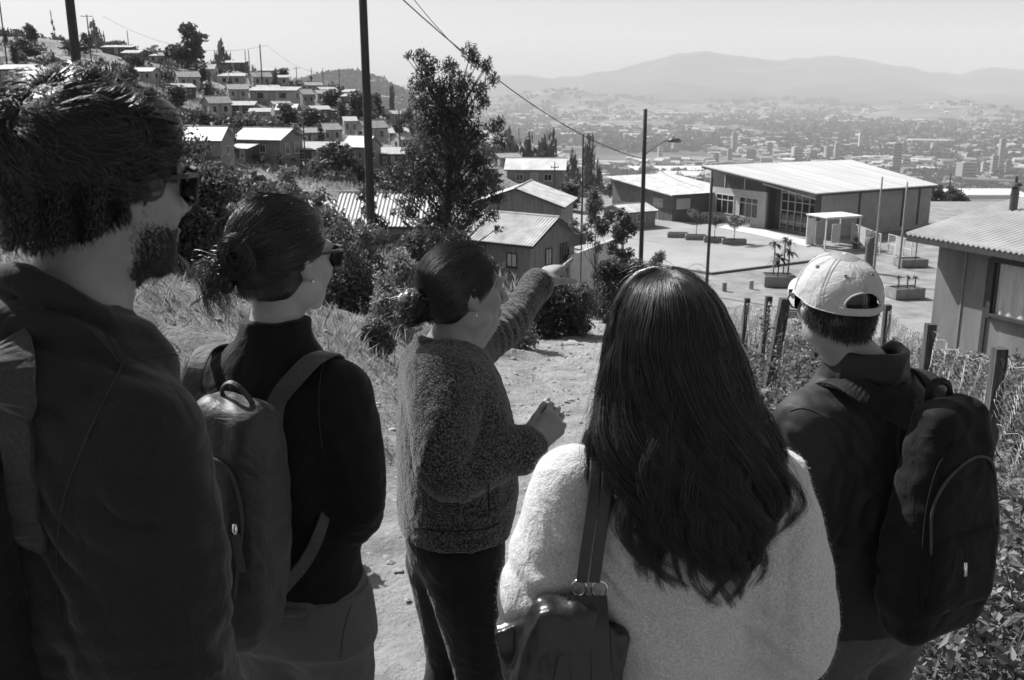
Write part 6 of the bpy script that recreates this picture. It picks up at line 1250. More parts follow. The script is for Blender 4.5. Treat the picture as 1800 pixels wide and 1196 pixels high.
def person_bun():
    x0, y0 = -.485, 2.0; root = (x0, y0, ground(x0, y0)); c = np.array([-.460, 2.0, 1.757]); M = frame_yaw(35, -3, 0); s = 1.0; nb = np.array([-.485, 1.965, 1.60]); yw = 16; ty = R(yw); Mt = rotz(-ty)
    sec = [(1.035, -.478, 2.0, .150, .118, 2.2), (1.10, -.482, 1.99, .152, .118, 2.2), (1.22, -.486, 1.98, .150, .108, 2.2), (1.38, -.488, 1.975, .166, .112, 2.3), (1.48, -.490, 1.972, .168, .105, 2.4), (1.545, -.490, 1.970, .135, .088, 2.2), (1.590, -.488, 1.968, .078, .075, 2.0), (1.640, -.480, 1.972, .066, .070, 2.0)]
    shR, elR, wrR = np.array([-.345, 1.930, 1.495]), np.array([-.322, 1.935, 1.225]), np.array([-.42, 2.16, 1.20]); shL, elL, wrL = np.array([-.632, 2.02, 1.50]), np.array([-.70, 2.03, 1.24]), np.array([-.60, 2.22, 1.20])
    S = Sdf(); S.loft(sec[:-2], ty, .04, .022); head_sdf(S, c, M, s, nb, True)
    for a, b, w_, sd in ((shR, elR, wrR, 1), (shL, elL, wrL, -1)): S.chain([a, b, w_], [.042, .036, .024], .03); hand_sdf(S, w_, hand_frame([-sd * .6, .5, 0], [0, .3, 1]), -sd, (.5, .6, .6, .6), .92)
    legs(S, root, (-.478, 2.0, .92), yw, 1, .075, .05, .036); o = body_and(root, 'woman with a loose bun, sunglasses and dark jacket wearing a small backpack', S, .0048, M_SKINW)
    J = Sdf(); J.loft(sec, ty, .03)
    J.chain([shR, (shR + elR) / 2 + [.012, -.005, 0], elR, (elR + wrR) / 2, wrR], [.062, .058, .052, .046, .040], .04); J.chain([shL, (shL + elL) / 2 + [-.01, -.005, 0], elL, wrL], [.062, .056, .052, .040], .04)
    J.post += [folds(.006, (10, 10, 5), 21, .6), crease(elR, .14, (.2, .2, 1), 17, .006, 23), crease(elR + [-.06, .02, .12], .12, (.7, .0, .7), 15, .005, 24), crease(shL, .13, (1, 0, .4), 22, .006, 25)]
    J.post.append(lambda P, d: np.maximum(d, np.interp(P[:, 2], [1.58, 1.61, 1.66], [-1, -.02, .02]) * 0 - 1))
    jk = child('jacket', J, .0055, cloth('black_fine_knit', .004, .008, 600, .3, .06), root, o)
    seam(jk, root, [(588, 598), (566, 650), (560, 720), (566, 790)], 'armhole_seam', .001)
    T_ = Sdf(); T_.ell((-.478, 2.0, .985), (.160, .122, .12), Mt, .05); legs(T_, root, (-.478, 2.0, .92), yw, 1, .092, .062, .052, foot=False, spread=.078); T_.loft([(.93, -.478, 2.0, .160, .12, 2.2), (1.06, -.48, 2.0, .148, .112, 2.2)], ty, .05); T_.post += [folds(.006, (8, 8, 6), 27, .6), crease((-.47, 1.90, .84), .14, (.3, 0, 1), 14, .006, 28)]
    tr = child('trousers', T_, .007, cloth('grey_chino', .085, .11, 500, .4, .1), root, o); shoes(root, o, (-.478, 2.0, .92), yw, .08)
    seam(tr, root, [(500, 1046), (540, 1046), (580, 1044)], 'pocket_welt', .002); seam(tr, root, [(618, 1060), (604, 1110), (598, 1160)], 'side_seam', .001)
    bt = MB(); n = 40; pts = []
    for i in range(n + 1): a = 6.283 * i / n; q = np.array([.158 * math.sin(a), .122 * math.cos(a), 0]); pts.append(np.array([-.480, 2.0, 1.032]) + Mt @ q - np.array(root))
    bt.tube(pts, .012, 6, cap=False); bt.build('waistband', cloth('grey_chino', .03, .045), tr, smooth=True)
    gl = glasses(c, M, s, root, o)
    T = lambda v: c + (np.asarray(v) * s) @ M.T
    g = np.random.default_rng(42); HS = Sdf(); HS.ell(T((0, -.020, .037)), (.079, .099, .083), M, .02); HS.ell(T((0, -.032, -.018)), (.067, .064, .070), M, .03)
    for x in (-1, 1): HS.ell(T((x * .085, .045, -.045)), (.045, .055, .045), M, .012, 's')
    HS.ell(T((0, .11, -.03)), (.075, .045, .075), M, .01, 's'); bc = np.array([-.535, 1.905, 1.775])
    nape_sdf(HS, c, M, s, .050, -.064); HS.post.append(folds(.003, (30, 30, 30), 32, .5)); hb = child('hair', HS, .005, M_HAIR, root, o, it=2)
    bl = (bc - c) @ M / s        # bun in head coordinates
    nape_strands(np.random.default_rng(5), c, M, s, 3000, -.082, .02, .060, root, hb, M_HAIR, up=bl)
    n = 5200; d = unit(g.normal(size=(n * 3, 3))); ok = (np.abs(d[:, 2]) < 2) & ~((d[:, 1] > .62) & (d[:, 2] < .35)) & ~((d[:, 1] > .1) & (d[:, 2] < -.12)) & (d[:, 2] > -.90) & ~((d[:, 2] < -.42) & (d[:, 1] > -.25)); d = d[ok][:n]; n = len(d); K = 16; t = np.linspace(0, 1, K); cen = np.array([0, -.020, .038]); rad = np.array([.085, .106, .089])
    bd = unit(((bl - cen) / rad)[None])[0]; ang = np.arccos(np.clip(d @ bd, -1, 1)); tt = (t ** .9)[None] * np.minimum(1, np.maximum(ang - .12, .02) / (ang + 1e-6))[:, None]; so_ = np.sin(ang)[:, None] + 1e-6
    D = (np.sin((1 - tt) * ang[:, None]) / so_)[..., None] * d[:, None] + (np.sin(tt * ang[:, None]) / so_)[..., None] * bd; lay = (1.0 + .035 * g.random(n))[:, None, None] + .05 * np.sin(t * 3.14)[None, :, None] * g.random((n, 1, 1)) * (d[:, 2] > .2)[:, None, None]
    side = unit(np.cross(D, bd)); P = cen + D * rad * np.where(D[..., 2:3] < 0, [1, 1, 1.32], 1.0) * lay + side * (.0035 * np.sin(9 * t[None] + g.random((n, 1)) * 6))[..., None]; P = T(P.reshape(-1, 3)).reshape(P.shape); P, _ = clump(P, g, 700, .05, .4); strands('hair_swept_back', P, g.uniform(.0004, .0008, n), M_HAIR, root, hb, .6)
    # bun: coiled rope of hair and hanging tail
    bb = Sdf(); coil = [bc + np.array([.008, .03, -.01]), bc + [-.014, -.004, .022], bc + [.012, -.018, .032], bc + [.030, -.012, .006], bc + [.016, -.012, -.022], bc + [-.014, -.006, -.018], bc + [-.014, .0, .012]]; bb.chain(coil, [.014, .015, .015, .015, .013, .013, .012], .008, 26)
    bb.ell(bc + [-.022, .006, -.045], (.017, .018, .028), None, .02); bb.post.append(folds(.004, (60, 60, 22), 51, .8)); child('bun', bb, .004, M_HAIR, root, hb, it=1)
    cs = spl(coil, 30); n = 900; k0 = g.integers(0, 14, n); K2 = 16; idx = np.clip(k0[:, None] + np.arange(K2)[None], 0, 29); base = cs[idx]; tg = unit(np.gradient(cs, axis=0))[idx]; e1 = unit(np.cross(tg, [.2, .9, .3])); e2 = np.cross(tg, e1); aa = g.uniform(0, 6.28, (n, 1)) + np.arange(K2)[None] * .12; rb = g.uniform(.013, .019, (n, 1))
    strands('coil_strands', base + (rb * np.cos(aa))[..., None] * e1 + (rb * np.sin(aa))[..., None] * e2, g.uniform(.0004, .0008, n), M_HAIR, root, hb, .5)
    n = 900; K = 18; t = np.linspace(0, 1, K); a0 = g.uniform(0, 6.28, n); rr0 = g.uniform(.016, .031, n); ax = unit(g.normal(size=(n, 3)) * .4 + [0.2, -1, .2]); u_ = unit(np.cross(ax, [0, 0, 1.0])); v_ = np.cross(ax, u_); an = a0[:, None] + t[None] * g.uniform(1.5, 4.5, (n, 1))
    P = bc + [0, -.008, .006] + (rr0[:, None] * np.cos(an))[..., None] * u_[:, None] + (rr0[:, None] * np.sin(an))[..., None] * v_[:, None] + ax[:, None] * g.uniform(-.010, .012, (n, 1, 1)); strands('bun_strands', P, g.uniform(.0004, .0008, n), M_HAIR, root, hb, .4)
    n = 420; st = bc + g.normal(size=(n, 3)) * [.010, .010, .014] + [-.012, 0, -.015]; en = st + np.stack([g.normal(size=n) * .022 - .022, g.normal(size=n) * .02, -g.uniform(.02, .12, n)], 1); mid = (st + en) / 2 + np.stack([-.014 - .016 * g.random(n), g.normal(size=n) * .014, .022 * g.random(n)], 1)
    P = np.stack([spl([a, b, c_], K) for a, b, c_ in zip(st, mid, en)]); cl = g.integers(0, 40, n)[:, None]; P = P + (np.stack([np.sin(cl + 7 * t[None]), np.cos(cl * 2 + 6 * t[None]), np.sin(cl * 3 + 5 * t[None])], -1) * .010 * t[None, :, None]); P, _ = clump(P, g, 26, .0, .7); strands('loose_tail', P, g.uniform(.0003, .0006, n), M_HAIR, root, hb, .3)
    n = 160; d = unit(g.normal(size=(n * 3, 3)) + [0, -.5, .5]); d = d[(d[:, 2] > -.1) & (d[:, 1] < .5)][:n]; n = len(d); b = cen + d * rad; e2 = b + d * g.uniform(.005, .022, (n, 1)) + np.array([0, -.05, .0]) * g.random((n, 1)) + g.normal(size=(n, 3)) * .012
    P = np.stack([spl([T(a), T((a + c_) / 2 + [0, 0, .006]), T(c_)], 8) for a, c_ in zip(b, e2)]); strands('flyaway_hair', P, np.full(n, .0003), M_HAIR, root, hb, .3)
    er = T((.083, -.006, -.036)) - np.array(root); MB().tube([er + [0, 0, .002], er + [.002, -.001, -.004]], [.0028, .0015], 8).build('earring', mat('silver', .8, rough=.15, metallic=1), o, smooth=True)
    # backpack
    Mb = rotz(-R(24)) @ roty(.10) @ rotx(-.05); cb = np.array([-.548, 1.80, 1.275]); mp = cloth('grey_nylon_pack', .016, .026, 300, .4, .1, rough=.55, spec=.45); ms = cloth('pale_webbing', .045, .065, 260, .5, .2, rough=.6)
    e_, body, rt, Tb = backpack('grey_backpack', 'soft dark grey backpack with zip pocket on the bun haired woman\'s back', cb, Mb, .118, .080, .225, mp, ms, 5, False)
    at = lambda x, y, z: cb + Mb @ np.array([x, y, z]); 
    def surf(x, z, e=0.004):
        for y in np.linspace(-.25, 0, 120):
            if SURF(np.array([at(x, y, z)]))[0] < 0: return at(x, y - e, z)
        return at(x, -.09, z)
    SURF = Sdf(); 
    for k in range(7):
        f = k / 6; z = .225 * (-.86 + 1.72 * f); sc = (1 - .22 * f) * (1 - .10 * abs(2 * f - 1) ** 3); bu = 1 - .22 * abs(2 * f - .7); SURF.box(cb + Mb @ [0, -.10 * .08 * bu, z], (.118 * sc, .08 * bu, .225 * .26), Mb, min(.08 * bu, .118 * sc, .225 * .26) * .82, .05)
    MB().tube(spl([surf(x, z) - rt for x, z in [(-.09, -.02), (-.085, .08), (-.05, .14), (0, .155), (.05, .14), (.082, .06), (.088, -.03), (.085, -.10)]], 30), .0035, 6).build('main_zip', M_FRAMED, e_, smooth=True)
    MB().tube(spl([surf(x, z) - rt for x, z in [(-.08, -.06), (-.05, -.035), (0, -.03), (.05, -.04), (.08, -.07)]], 20), .003, 6).build('pocket_zip', M_FRAMED, e_, smooth=True)
    zp = surf(.078, .035, .008) - rt; MB().tube([zp + [0, 0, .012], zp, zp + [0, 0, -.012]], [.004, .006, .004], 8).build('zip_pull', mat('silver', .8, rough=.15, metallic=1), e_, smooth=True)
    strap([zp + rt + [0, -.002, -.008], zp + rt + [.004, -.006, -.04], zp + rt + [.008, -.004, -.085]], .016, .003, [(.3, -1, 0)] * 3, 'zip_tab', M_FRAMED, rt, e_, 8)
    strap([at(-.035, .02, .215), at(-.03, -.01, .262), at(.0, -.02, .285), at(.032, -.01, .262), at(.045, .02, .205)], .010, .004, [(0, -.2, 1), (-.3, -.5, .8), (0, -.5, 1), (.4, -.5, .8), (.3, -.5, .6)], 'carry_handle', mp, rt, e_)
    strap([at(-.055, .04, .19), (-.632, 1.885, 1.50), (-.628, 1.905, 1.555), (-.620, 1.965, 1.580), (-.605, 2.06, 1.545), (-.60, 2.105, 1.40)], .036, .004, [(0, -1, .3), (0, -1, .3), (-.1, -.8, .7), (0, 0, 1), (0, .8, .6), (0, 1, 0)], 'shoulder_strap', ms, rt, e_)
    strap([at(.055, .04, .185), (-.46, 1.858, 1.50), (-.415, 1.862, 1.555), (-.385, 1.90, 1.577), (-.36, 1.975, 1.555), (-.375, 2.06, 1.42)], .036, .004, [(0, -1, .2), (.1, -1, .3), (.2, -.8, .6), (.2, -.3, 1), (.2, .6, .8), (.1, 1, 0)], 'shoulder_strap', ms, rt, e_)
    strap([at(.10, .03, -.14), (-.415, 1.838, 1.17), (-.385, 1.862, 1.235), (-.375, 1.93, 1.29)], .026, .004, [(.4, -1, .1), (.4, -1, .1), (.7, -.8, .1), (1, -.1, .1)], 'lower_strap', ms, rt, e_)
    return o
person_bun()

# ------------------------------------------------------------------ 3: woman pointing
def person_pointing():
    x0, y0 = -.16, 2.45; root = (x0, y0, ground(x0, y0)); c = np.array([-.122, 2.45, 1.598]); M = frame_yaw(62, 0, 0); s = .99; nb = np.array([-.165, 2.44, 1.46]); yw = 76; ty = R(yw); Mt = rotz(-ty)
    # loft axes: half width a runs along her left-right (depth of the picture), b front-back
    sec = [(.965, -.152, 2.45, .182, .142, 2.3), (1.0, -.150, 2.45, .188, .150, 2.3), (1.08, -.142, 2.45, .190, .154, 2.3), (1.20, -.145, 2.45, .186, .152, 2.3), (1.32, -.152, 2.45, .184, .140, 2.4), (1.40, -.165, 2.45, .170, .120, 2.4), (1.445, -.172, 2.45, .125, .098, 2.2), (1.485, -.168, 2.45, .072, .072, 2.0)]
    shR, elR, wrR = np.array([-.175, 2.31, 1.395]), np.array([-.150, 2.215, 1.205]), np.array([.045, 2.33, 1.225]); shL, elL, wrL = np.array([-.12, 2.59, 1.405]), np.array([-.01, 2.78, 1.435]), W(948, 497, 2.98)
    S = Sdf(); S.loft(sec[:-2], ty, .04, .03); head_sdf(S, c, M, s, nb, True); S.chain([c + M @ [0, .03, -.09], c + M @ [0, .035, -.115], nb + [.035, 0, .0]], [.034, .036, .05], .03)
    S.chain([shR, elR, wrR], [.045, .042, .026], .03); S.chain([shL, elL, wrL], [.045, .038, .026], .03)
    hd = W(946, 722, 2.36); hand_sdf(S, wrR, hand_frame([.50, .15, .50], [.15, -1, .1]), -1, (1.05, 1.15, 1.2, 1.2), 1.02, thumb=(.15, .35))
    tipd = W(1003, 445, 3.13) - wrL; hand_sdf(S, wrL, hand_frame(tipd, [-.30, -.35, .85]), 1, (.0, .75, 1.05, 1.15), .98, thumb=(.50, .40), splay=(.02, -.05, -.12, -.2))
    legs(S, root, (-.155, 2.45, .82), 60, 1, .08, .052, .038, spread=.075); o = body_and(root, 'woman in a dark speckled knit jacket pointing toward the plaza with her outstretched arm', S, .0044, M_SKIN)
    J = Sdf(); J.loft(sec, ty, .03); J.chain([shR + [.0, .03, .01], (shR + elR) / 2 + [-.005, -.01, .01], elR, (elR * .5 + wrR * .5) + [0, -.005, .0], wrR + [-.012, 0, .0]], [.082, .076, .070, .060, .053], .045)
    J.chain([shL + [-.02, -.02, 0], (shL + elL) / 2, elL, wrL * .93 + elL * .07], [.078, .064, .054, .044], .04)
    # folded cuffs and a soft collar
    J.chain([wrR * .86 + elR * .14, wrR - [.016, 0, 0]], [.060, .058], .006); J.chain([wrL * .84 + elL * .16, wrL * .93 + elL * .07], [.049, .049], .006)
    a = np.linspace(0, 2 * math.pi, 15); J.chain([nb + Mt @ [.066 * math.sin(t), .072 * math.cos(t) + .004, 0] + [0, 0, .008 - .040 * max(0, math.cos(t)) + .012 * max(0, -math.cos(t))] for t in a], [.014] * 15, .012, 36)
    J.chain([nb + Mt @ [.035, .075, -.03], nb + Mt @ [.05, .105, -.075], nb + Mt @ [.02, .135, -.13]], [.014, .018, .010], .012); J.chain([nb + Mt @ [-.035, .075, -.03], nb + Mt @ [-.05, .105, -.075], nb + Mt @ [-.02, .135, -.13]], [.014, .018, .010], .012)
    J.post += [folds(.006, (9, 9, 5), 61, .55), crease(elR, .15, (.7, .2, .7), 15, .008, 62), crease((shL + elL) / 2 + [.02, 0, -.02], .18, (.6, .8, .1), 12, .008, 63), crease((-.1, 2.3, 1.0), .12, (.2, 0, 1), 10, .004, 64)]
    def speck(P, d):
        m = np.abs(d) < .012
        if m.any(): d = d.copy(); d[m] -= .0011 * vnoise(P[m] * 170, 3) + .0009 * vnoise(P[m] * [90, 90, 45], 5)
        return d
    J.post.append(speck); jk = child('knit_jacket', J, .0042, boucle(), root, o, it=1)
    seam(jk, root, [(858, 850), (860, 905)], 'pocket_edge', .002, mat('dark_knit_edge', .012, rough=1)); seam(jk, root, [(728, 928), (790, 934), (850, 930), (878, 920)], 'hem_seam', .0016, mat('dark_knit_edge', .012, rough=1))
    MB().box(np.array([-.045, 2.298, 1.035]) - root, (.085, .006, .095), rz=R(14)).build('patch_pocket', boucle(), jk) if False else None
    T_ = Sdf(); T_.ell((-.152, 2.45, .92), (.165, .130, .13), Mt, .05); legs(T_, root, (-.155, 2.45, .82), 60, 1, .104, .070, .058, foot=False, spread=.070, step=.02); T_.post += [folds(.006, (8, 8, 5), 67, .6), crease((-.12, 2.4, .50), .2, (.2, 0, 1), 12, .006, 68)]
    child('trousers', T_, .0065, cloth('black_denim', .006, .013, 400, .4, .1), root, o); shoes(root, o, (-.155, 2.45, .82), 60, .07)
    T = lambda v: c + (np.asarray(v) * s) @ M.T; g = np.random.default_rng(43); HS = Sdf(); HS.ell(T((0, -.016, .036)), (.080, .100, .084), M, .02); HS.ell(T((0, -.030, -.018)), (.067, .064, .068), M, .03)
    for x in (-1, 1): HS.ell(T((x * .088, .040, -.052)), (.042, .060, .050), M, .012, 's')
    HS.ell(T((0, .11, -.035)), (.08, .042, .080), M, .01, 's'); nape_sdf(HS, c, M, s, .050, -.060); HS.post.append(folds(.0025, (30, 30, 30), 33, .5)); hb = child('hair', HS, .0045, M_HAIR, root, o, it=2)
    bc = W(724, 533, 2.40); bl = (bc + [.02, 0, 0] - c) @ M / s; K = 16; t = np.linspace(0, 1, K); cen = np.array([0, -.016, .036]); rad = np.array([.0845, .1055, .0895])
    nape_strands(np.random.default_rng(6), c, M, s, 3000, -.080, .02, .060, root, hb, M_HAIR, up=bl)
    n = 5600; d = unit(g.normal(size=(n * 3, 3))); ok = (np.abs(d[:, 2]) < 2) & ~((d[:, 1] > .66) & (d[:, 2] < .45)) & ~((d[:, 1] > .12) & (d[:, 2] < -.10)) & (d[:, 2] > -.90) & ~((d[:, 2] < -.4) & (d[:, 1] > -.30)); d = d[ok][:n]; n = len(d)
    bd = unit(((bl - cen) / rad)[None])[0]; ang = np.arccos(np.clip(d @ bd, -1, 1)); tt = (t ** .9)[None] * np.minimum(1, np.maximum(ang - .10, .02) / (ang + 1e-6))[:, None]; so_ = np.sin(ang)[:, None] + 1e-6
    D = (np.sin((1 - tt) * ang[:, None]) / so_)[..., None] * d[:, None] + (np.sin(tt * ang[:, None]) / so_)[..., None] * bd; lay = (1.0 + .03 * g.random(n))[:, None, None]; side = unit(np.cross(D, bd)); P = cen + D * rad * np.where(D[..., 2:3] < 0, [1, 1, 1.32], 1.0) * lay + side * (.002 * np.sin(8 * t[None] + g.random((n, 1)) * 6))[..., None]
    P = T(P.reshape(-1, 3)).reshape(P.shape); P, _ = clump(P, g, 900, .05, .3); strands('hair_combed_back', P, g.uniform(.0004, .0008, n), M_HAIR, root, hb, .6)
    bb = Sdf(); bb.ell(bc, (.036, .036, .034), None, .02); bb.ell(bc + [.022, .01, -.02], (.026, .026, .026), None, .02); bb.ell(bc + [-.01, -.01, -.035], (.026, .028, .022), None, .02); bb.post.append(folds(.007, (50, 50, 50), 52, .8)); child('bun', bb, .0045, M_HAIR, root, hb, it=1)
    n = 1100; a0 = g.uniform(0, 6.28, n); rr0 = g.uniform(.022, .038, n); ax = unit(g.normal(size=(n, 3)) * .7 + [-1, -.8, 0]); u_ = unit(np.cross(ax, [0, .1, 1.0])); v_ = np.cross(ax, u_); an = a0[:, None] + t[None] * g.uniform(1.2, 4, (n, 1)); P = bc + [.004, 0, -.012] + (rr0[:, None] * np.cos(an))[..., None] * u_[:, None] + (rr0[:, None] * np.sin(an))[..., None] * v_[:, None] + ax[:, None] * g.uniform(-.02, .02, (n, 1, 1)) + g.normal(size=(n, 1, 3)) * .005
    strands('bun_strands', P, g.uniform(.0004, .0008, n), M_HAIR, root, hb, .4)
    n = 220; st = bc + g.normal(size=(n, 3)) * .02; en = st + g.normal(size=(n, 3)) * [.025, .02, .02] + [-.012, 0, -.03]; P = np.stack([spl([a, (a + b) / 2 + g.normal(size=3) * .015, b], 10) for a, b in zip(st, en)]); strands('loose_hair', P, np.full(n, .0004), M_HAIR, root, hb, .3)
    er = T((.084, -.004, -.040)) - np.array(root); MB().tube([er, er + [0, 0, -.007], er + [.001, 0, -.012]], [.0012, .001, .0022], 8).build('earring', mat('silver', .8, rough=.15, metallic=1), o, smooth=True)
    # eyebrow and lashes on the visible side
    for x in (-1, 1): MB().tube([T(q) - np.array(root) for q in [(x * .014, .098, .026), (x * .030, .097, .031), (x * .046, .086, .027)]], [.002, .003, .0012], 6).build('eyebrow', M_HAIR, o, smooth=True)
    return o
def boucle():
    if 'speckled_boucle' in MATS: return MATS['speckled_boucle']
    m = cloth('speckled_boucle', .010, .15, 210, 1.0, .25, rough=.95, dist=.004, wr=20, wrs=.3); r = [n for n in m.node_tree.nodes if n.type == 'VALTORGB'][0]; r.color_ramp.elements[0].position = .42; r.color_ramp.elements[1].position = .74
    return m
person_pointing()

# ------------------------------------------------------------------ 4: long haired woman in pale sweater
def person_longhair():
    x0, y0 = .285, 1.62; root = (x0, y0, ground(x0, y0)); c = np.array([.262, 1.615, 1.680]); M = frame_yaw(-8, 0, 0); s = .98; nb = np.array([.275, 1.59, 1.51]); yw = -3; ty = R(yw); Mt = rotz(-ty)
    sec = [(.86, .29, 1.62, .185, .125, 2.3), (1.0, .29, 1.615, .176, .125, 2.3), (1.15, .288, 1.605, .160, .120, 2.3), (1.30, .285, 1.60, .172, .124, 2.3), (1.40, .282, 1.60, .190, .116, 2.4), (1.455, .28, 1.597, .160, .098, 2.3), (1.495, .278, 1.595, .095, .080, 2.1), (1.53, .276, 1.592, .066, .066, 2.0)]
    shL, elL, wrL = np.array([.106, 1.585, 1.432]), np.array([.048, 1.555, 1.155]), np.array([.12, 1.80, 1.10]); shR, elR, wrR = np.array([.440, 1.59, 1.432]), np.array([.492, 1.565, 1.150]), np.array([.42, 1.80, 1.10])
    S = Sdf(); S.loft(sec[:-2], ty, .04, .03); head_sdf(S, c, M, s, nb, True)
    for a, b, w_, sd in ((shR, elR, wrR, 1), (shL, elL, wrL, -1)): S.chain([a, b, w_], [.042, .038, .024], .03); hand_sdf(S, w_, hand_frame([-sd * .6, .5, 0], [0, .3, 1]), -sd, (.4, .5, .5, .5), .92)
    legs(S, root, (.29, 1.62, .80), yw, 1, .075, .05, .036); o = body_and(root, 'woman with long dark wavy hair in a pale fuzzy sweater carrying a handbag', S, .0055, M_SKINW)
    J = Sdf(); J.loft(sec, ty, .03)
    for a, b, w_ in ((shL, elL, wrL), (shR, elR, wrR)): J.chain([a, (a + b) / 2 + [(a[0] < .3) * -.012 + (a[0] > .3) * .010, -.010, .0], b, (b + w_) / 2, w_], [.070, .073, .071, .058, .042], .022)
    J.chain([(.415, 1.60, 1.36), (.415, 1.60, 1.22), (.415, 1.60, 1.06)], [.05, .05, .045], .03); J.chain([W(1402, 905, 1.505), W(1386, 1000, 1.492), W(1378, 1080, 1.487), W(1374, 1150, 1.485)], [.003, .006, .008, .007], .026, op='s'); J.chain([W(978, 915, 1.475), W(992, 965, 1.465), W(1015, 1008, 1.46)], [.004, .009, .006], .026, op='s')
    J.post += [folds(.012, (7, 7, 4), 81, .55), crease(elL + [.03, -.02, .12], .20, (.5, 0, .8), 8, .016, 82), crease(elR + [-.03, -.02, .06], .18, (.6, 0, .8), 8, .013, 83), crease(shL + [.03, -.03, -.09], .15, (.9, 0, .4), 8, .013, 84), crease((.33, 1.49, 1.02), .2, (.3, 0, 1), 6, .008, 85)]
    sw = cloth('pale_mohair', .40, .60, 300, .8, .4, rough=1.0, dist=.0018, wr=26, wrs=.35, spec=.05); jk = child('sweater', J, .0055, sw, root, o)
    # fuzz: short pale fibres standing off the knit
    me = jk.data; nv = len(me.vertices); V = np.empty(nv * 3, np.float32); me.vertices.foreach_get('co', V); V = V.reshape(-1, 3); Nn = np.empty(nv * 3, np.float32); me.vertices.foreach_get('normal', Nn); Nn = Nn.reshape(-1, 3); g = np.random.default_rng(44)
    k = np.where(V[:, 2] + root[2] > .98)[0]; k = g.choice(k, 46000); p = V[k] + g.normal(size=(len(k), 3)) * .0025; d = unit(Nn[k] * 1.0 + g.normal(size=(len(k), 3)) * .9); q = unit(np.cross(d, g.normal(size=(len(k), 3)))) * .00022; L_ = g.uniform(.002, .0055, (len(k), 1)); A = np.stack([p - q, p + q, p + d * L_ + [0, 0, -.001]], 1).reshape(-1, 3)
    mesh_np('sweater_fuzz', A, np.arange(len(A)).reshape(-1, 3), leafmat('mohair_fibre', .55, .75, .5), jk)
    T_ = Sdf(); T_.ell((.29, 1.62, .86), (.165, .12, .12), Mt, .05); legs(T_, root, (.29, 1.62, .80), yw, 1, .095, .064, .055, foot=False, spread=.08); T_.post.append(folds(.006, (8, 8, 5), 87)); child('trousers', T_, .009, cloth('dark_trousers', .012, .022), root, o); shoes(root, o, (.29, 1.62, .80), yw, .08)
    # ---- hair: volume + strands falling from a parting
    # profile: (z, cx, cy, half width, half depth)
    prof = np.array([(1.806, .252, 1.615, .003, .003), (1.803, .252, 1.614, .022, .025), (1.794, .253, 1.612, .046, .052), (1.777, .256, 1.609, .066, .075), (1.752, .259, 1.605, .082, .092), (1.715, .262, 1.600, .094, .103), (1.66, .266, 1.592, .108, .108), (1.604, .270, 1.580, .132, .104), (1.543, .282, 1.545, .150, .092), (1.48, .296, 1.525, .155, .080), (1.427, .306, 1.515, .152, .072), (1.37, .315, 1.508, .128, .062), (1.32, .320, 1.502, .098, .05), (1.27, .32, 1.50, .06, .035)])
    prof[7:, 3] *= .90; arc = np.concatenate([[0], np.cumsum(np.hypot(np.diff(prof[:, 0]), np.diff(prof[:, 3])))]); pa = lambda q, j: np.interp(q, arc, prof[:, j])
    HS = Sdf(); HS.ell(c + [0, -.012, .036], (.080, .098, .086), M, .02); HS.loft([(r[0], r[1], r[2] + .01, r[3] * .78, r[4] * .60, 2.2) for r in prof if 1.40 < r[0] < 1.75], 0, .03); HS.ell(T_pt(c, M, (0, .085, -.04)), (.07, .055, .1), M, .01, 's'); HS.post.append(folds(.007, (32, 32, 4), 91, .7)); hb = child('hair', HS, .0055, M_HAIR, root, o, it=1)
    K = 36; t = np.linspace(0, 1, K); nc = 210; per = 56
    pc = g.uniform(-.66, math.pi + .66, nc); lc = g.random(nc) ** .5; bk = np.clip(np.sin(pc), 0, 1); zc_ = 1.53 - .20 * bk ** .5 + g.normal(size=nc) * .034 + (g.random(nc) < .3) * g.uniform(0, .12, nc); zc_ = np.clip(zc_, 1.272, 1.62)
    def hpath(phi, lay, zend, phs, wsc):
        q_ = .004 + .008 * lay; send = np.interp(-zend, -prof[:, 0], arc); S_ = q_[:, None] + (send - q_)[:, None] * t[None]; z = pa(S_, 0); f = (.80 + .25 * lay)[:, None]
        dn = np.clip((1.74 - z) / .22, 0, 1.4); ph2 = phi[:, None] + .15 * dn * np.sin((1.8 - z) * 16 + phs[:, None]) * wsc[:, None]
        X = pa(S_, 1) + pa(S_, 3) * np.cos(ph2) * f; Y = pa(S_, 2) - pa(S_, 4) * np.sin(ph2) * f; z = z - (1 - f) * .05 * np.clip(1 - S_ / .1, 0, 1)
        X = X + .018 * dn * np.sin((1.8 - z) * 23 + phs[:, None] * 1.3) * wsc[:, None]; Y = Y - .015 * dn * np.cos((1.8 - z) * 24 + phs[:, None] * 1.7) * wsc[:, None]; return np.stack([X, Y, z], -1)
    co = vnoise(np.stack([pc * 1.6, lc, 0 * pc], 1), 4) * 3.5; phs = co + g.normal(size=nc) * .9; wsc = g.uniform(.6, 1.6, nc); PC = hpath(pc, lc, zc_, phs, wsc); ci = np.repeat(np.arange(nc), per); n = len(ci)
    P = hpath(pc[ci] + g.normal(size=n) * .085, np.clip(lc[ci] + g.normal(size=n) * .16, 0, 1.05), np.clip(zc_[ci] + g.normal(size=n) * .034, 1.262, 1.64), phs[ci] + g.normal(size=n) * .25, wsc[ci]); w_ = (.06 + .66 * t ** 1.6)[None, :, None]
    nzv = np.stack([vnoise(np.stack([np.repeat(pc[ci] * 7, K), (P[..., 2] * 14).ravel(), np.repeat(lc[ci] * 2, K)], 1), 20 + j).reshape(n, K) for j in (0, 1)], -1); P[..., 0] += .0055 * nzv[..., 0]; P[..., 1] += .004 * nzv[..., 1]
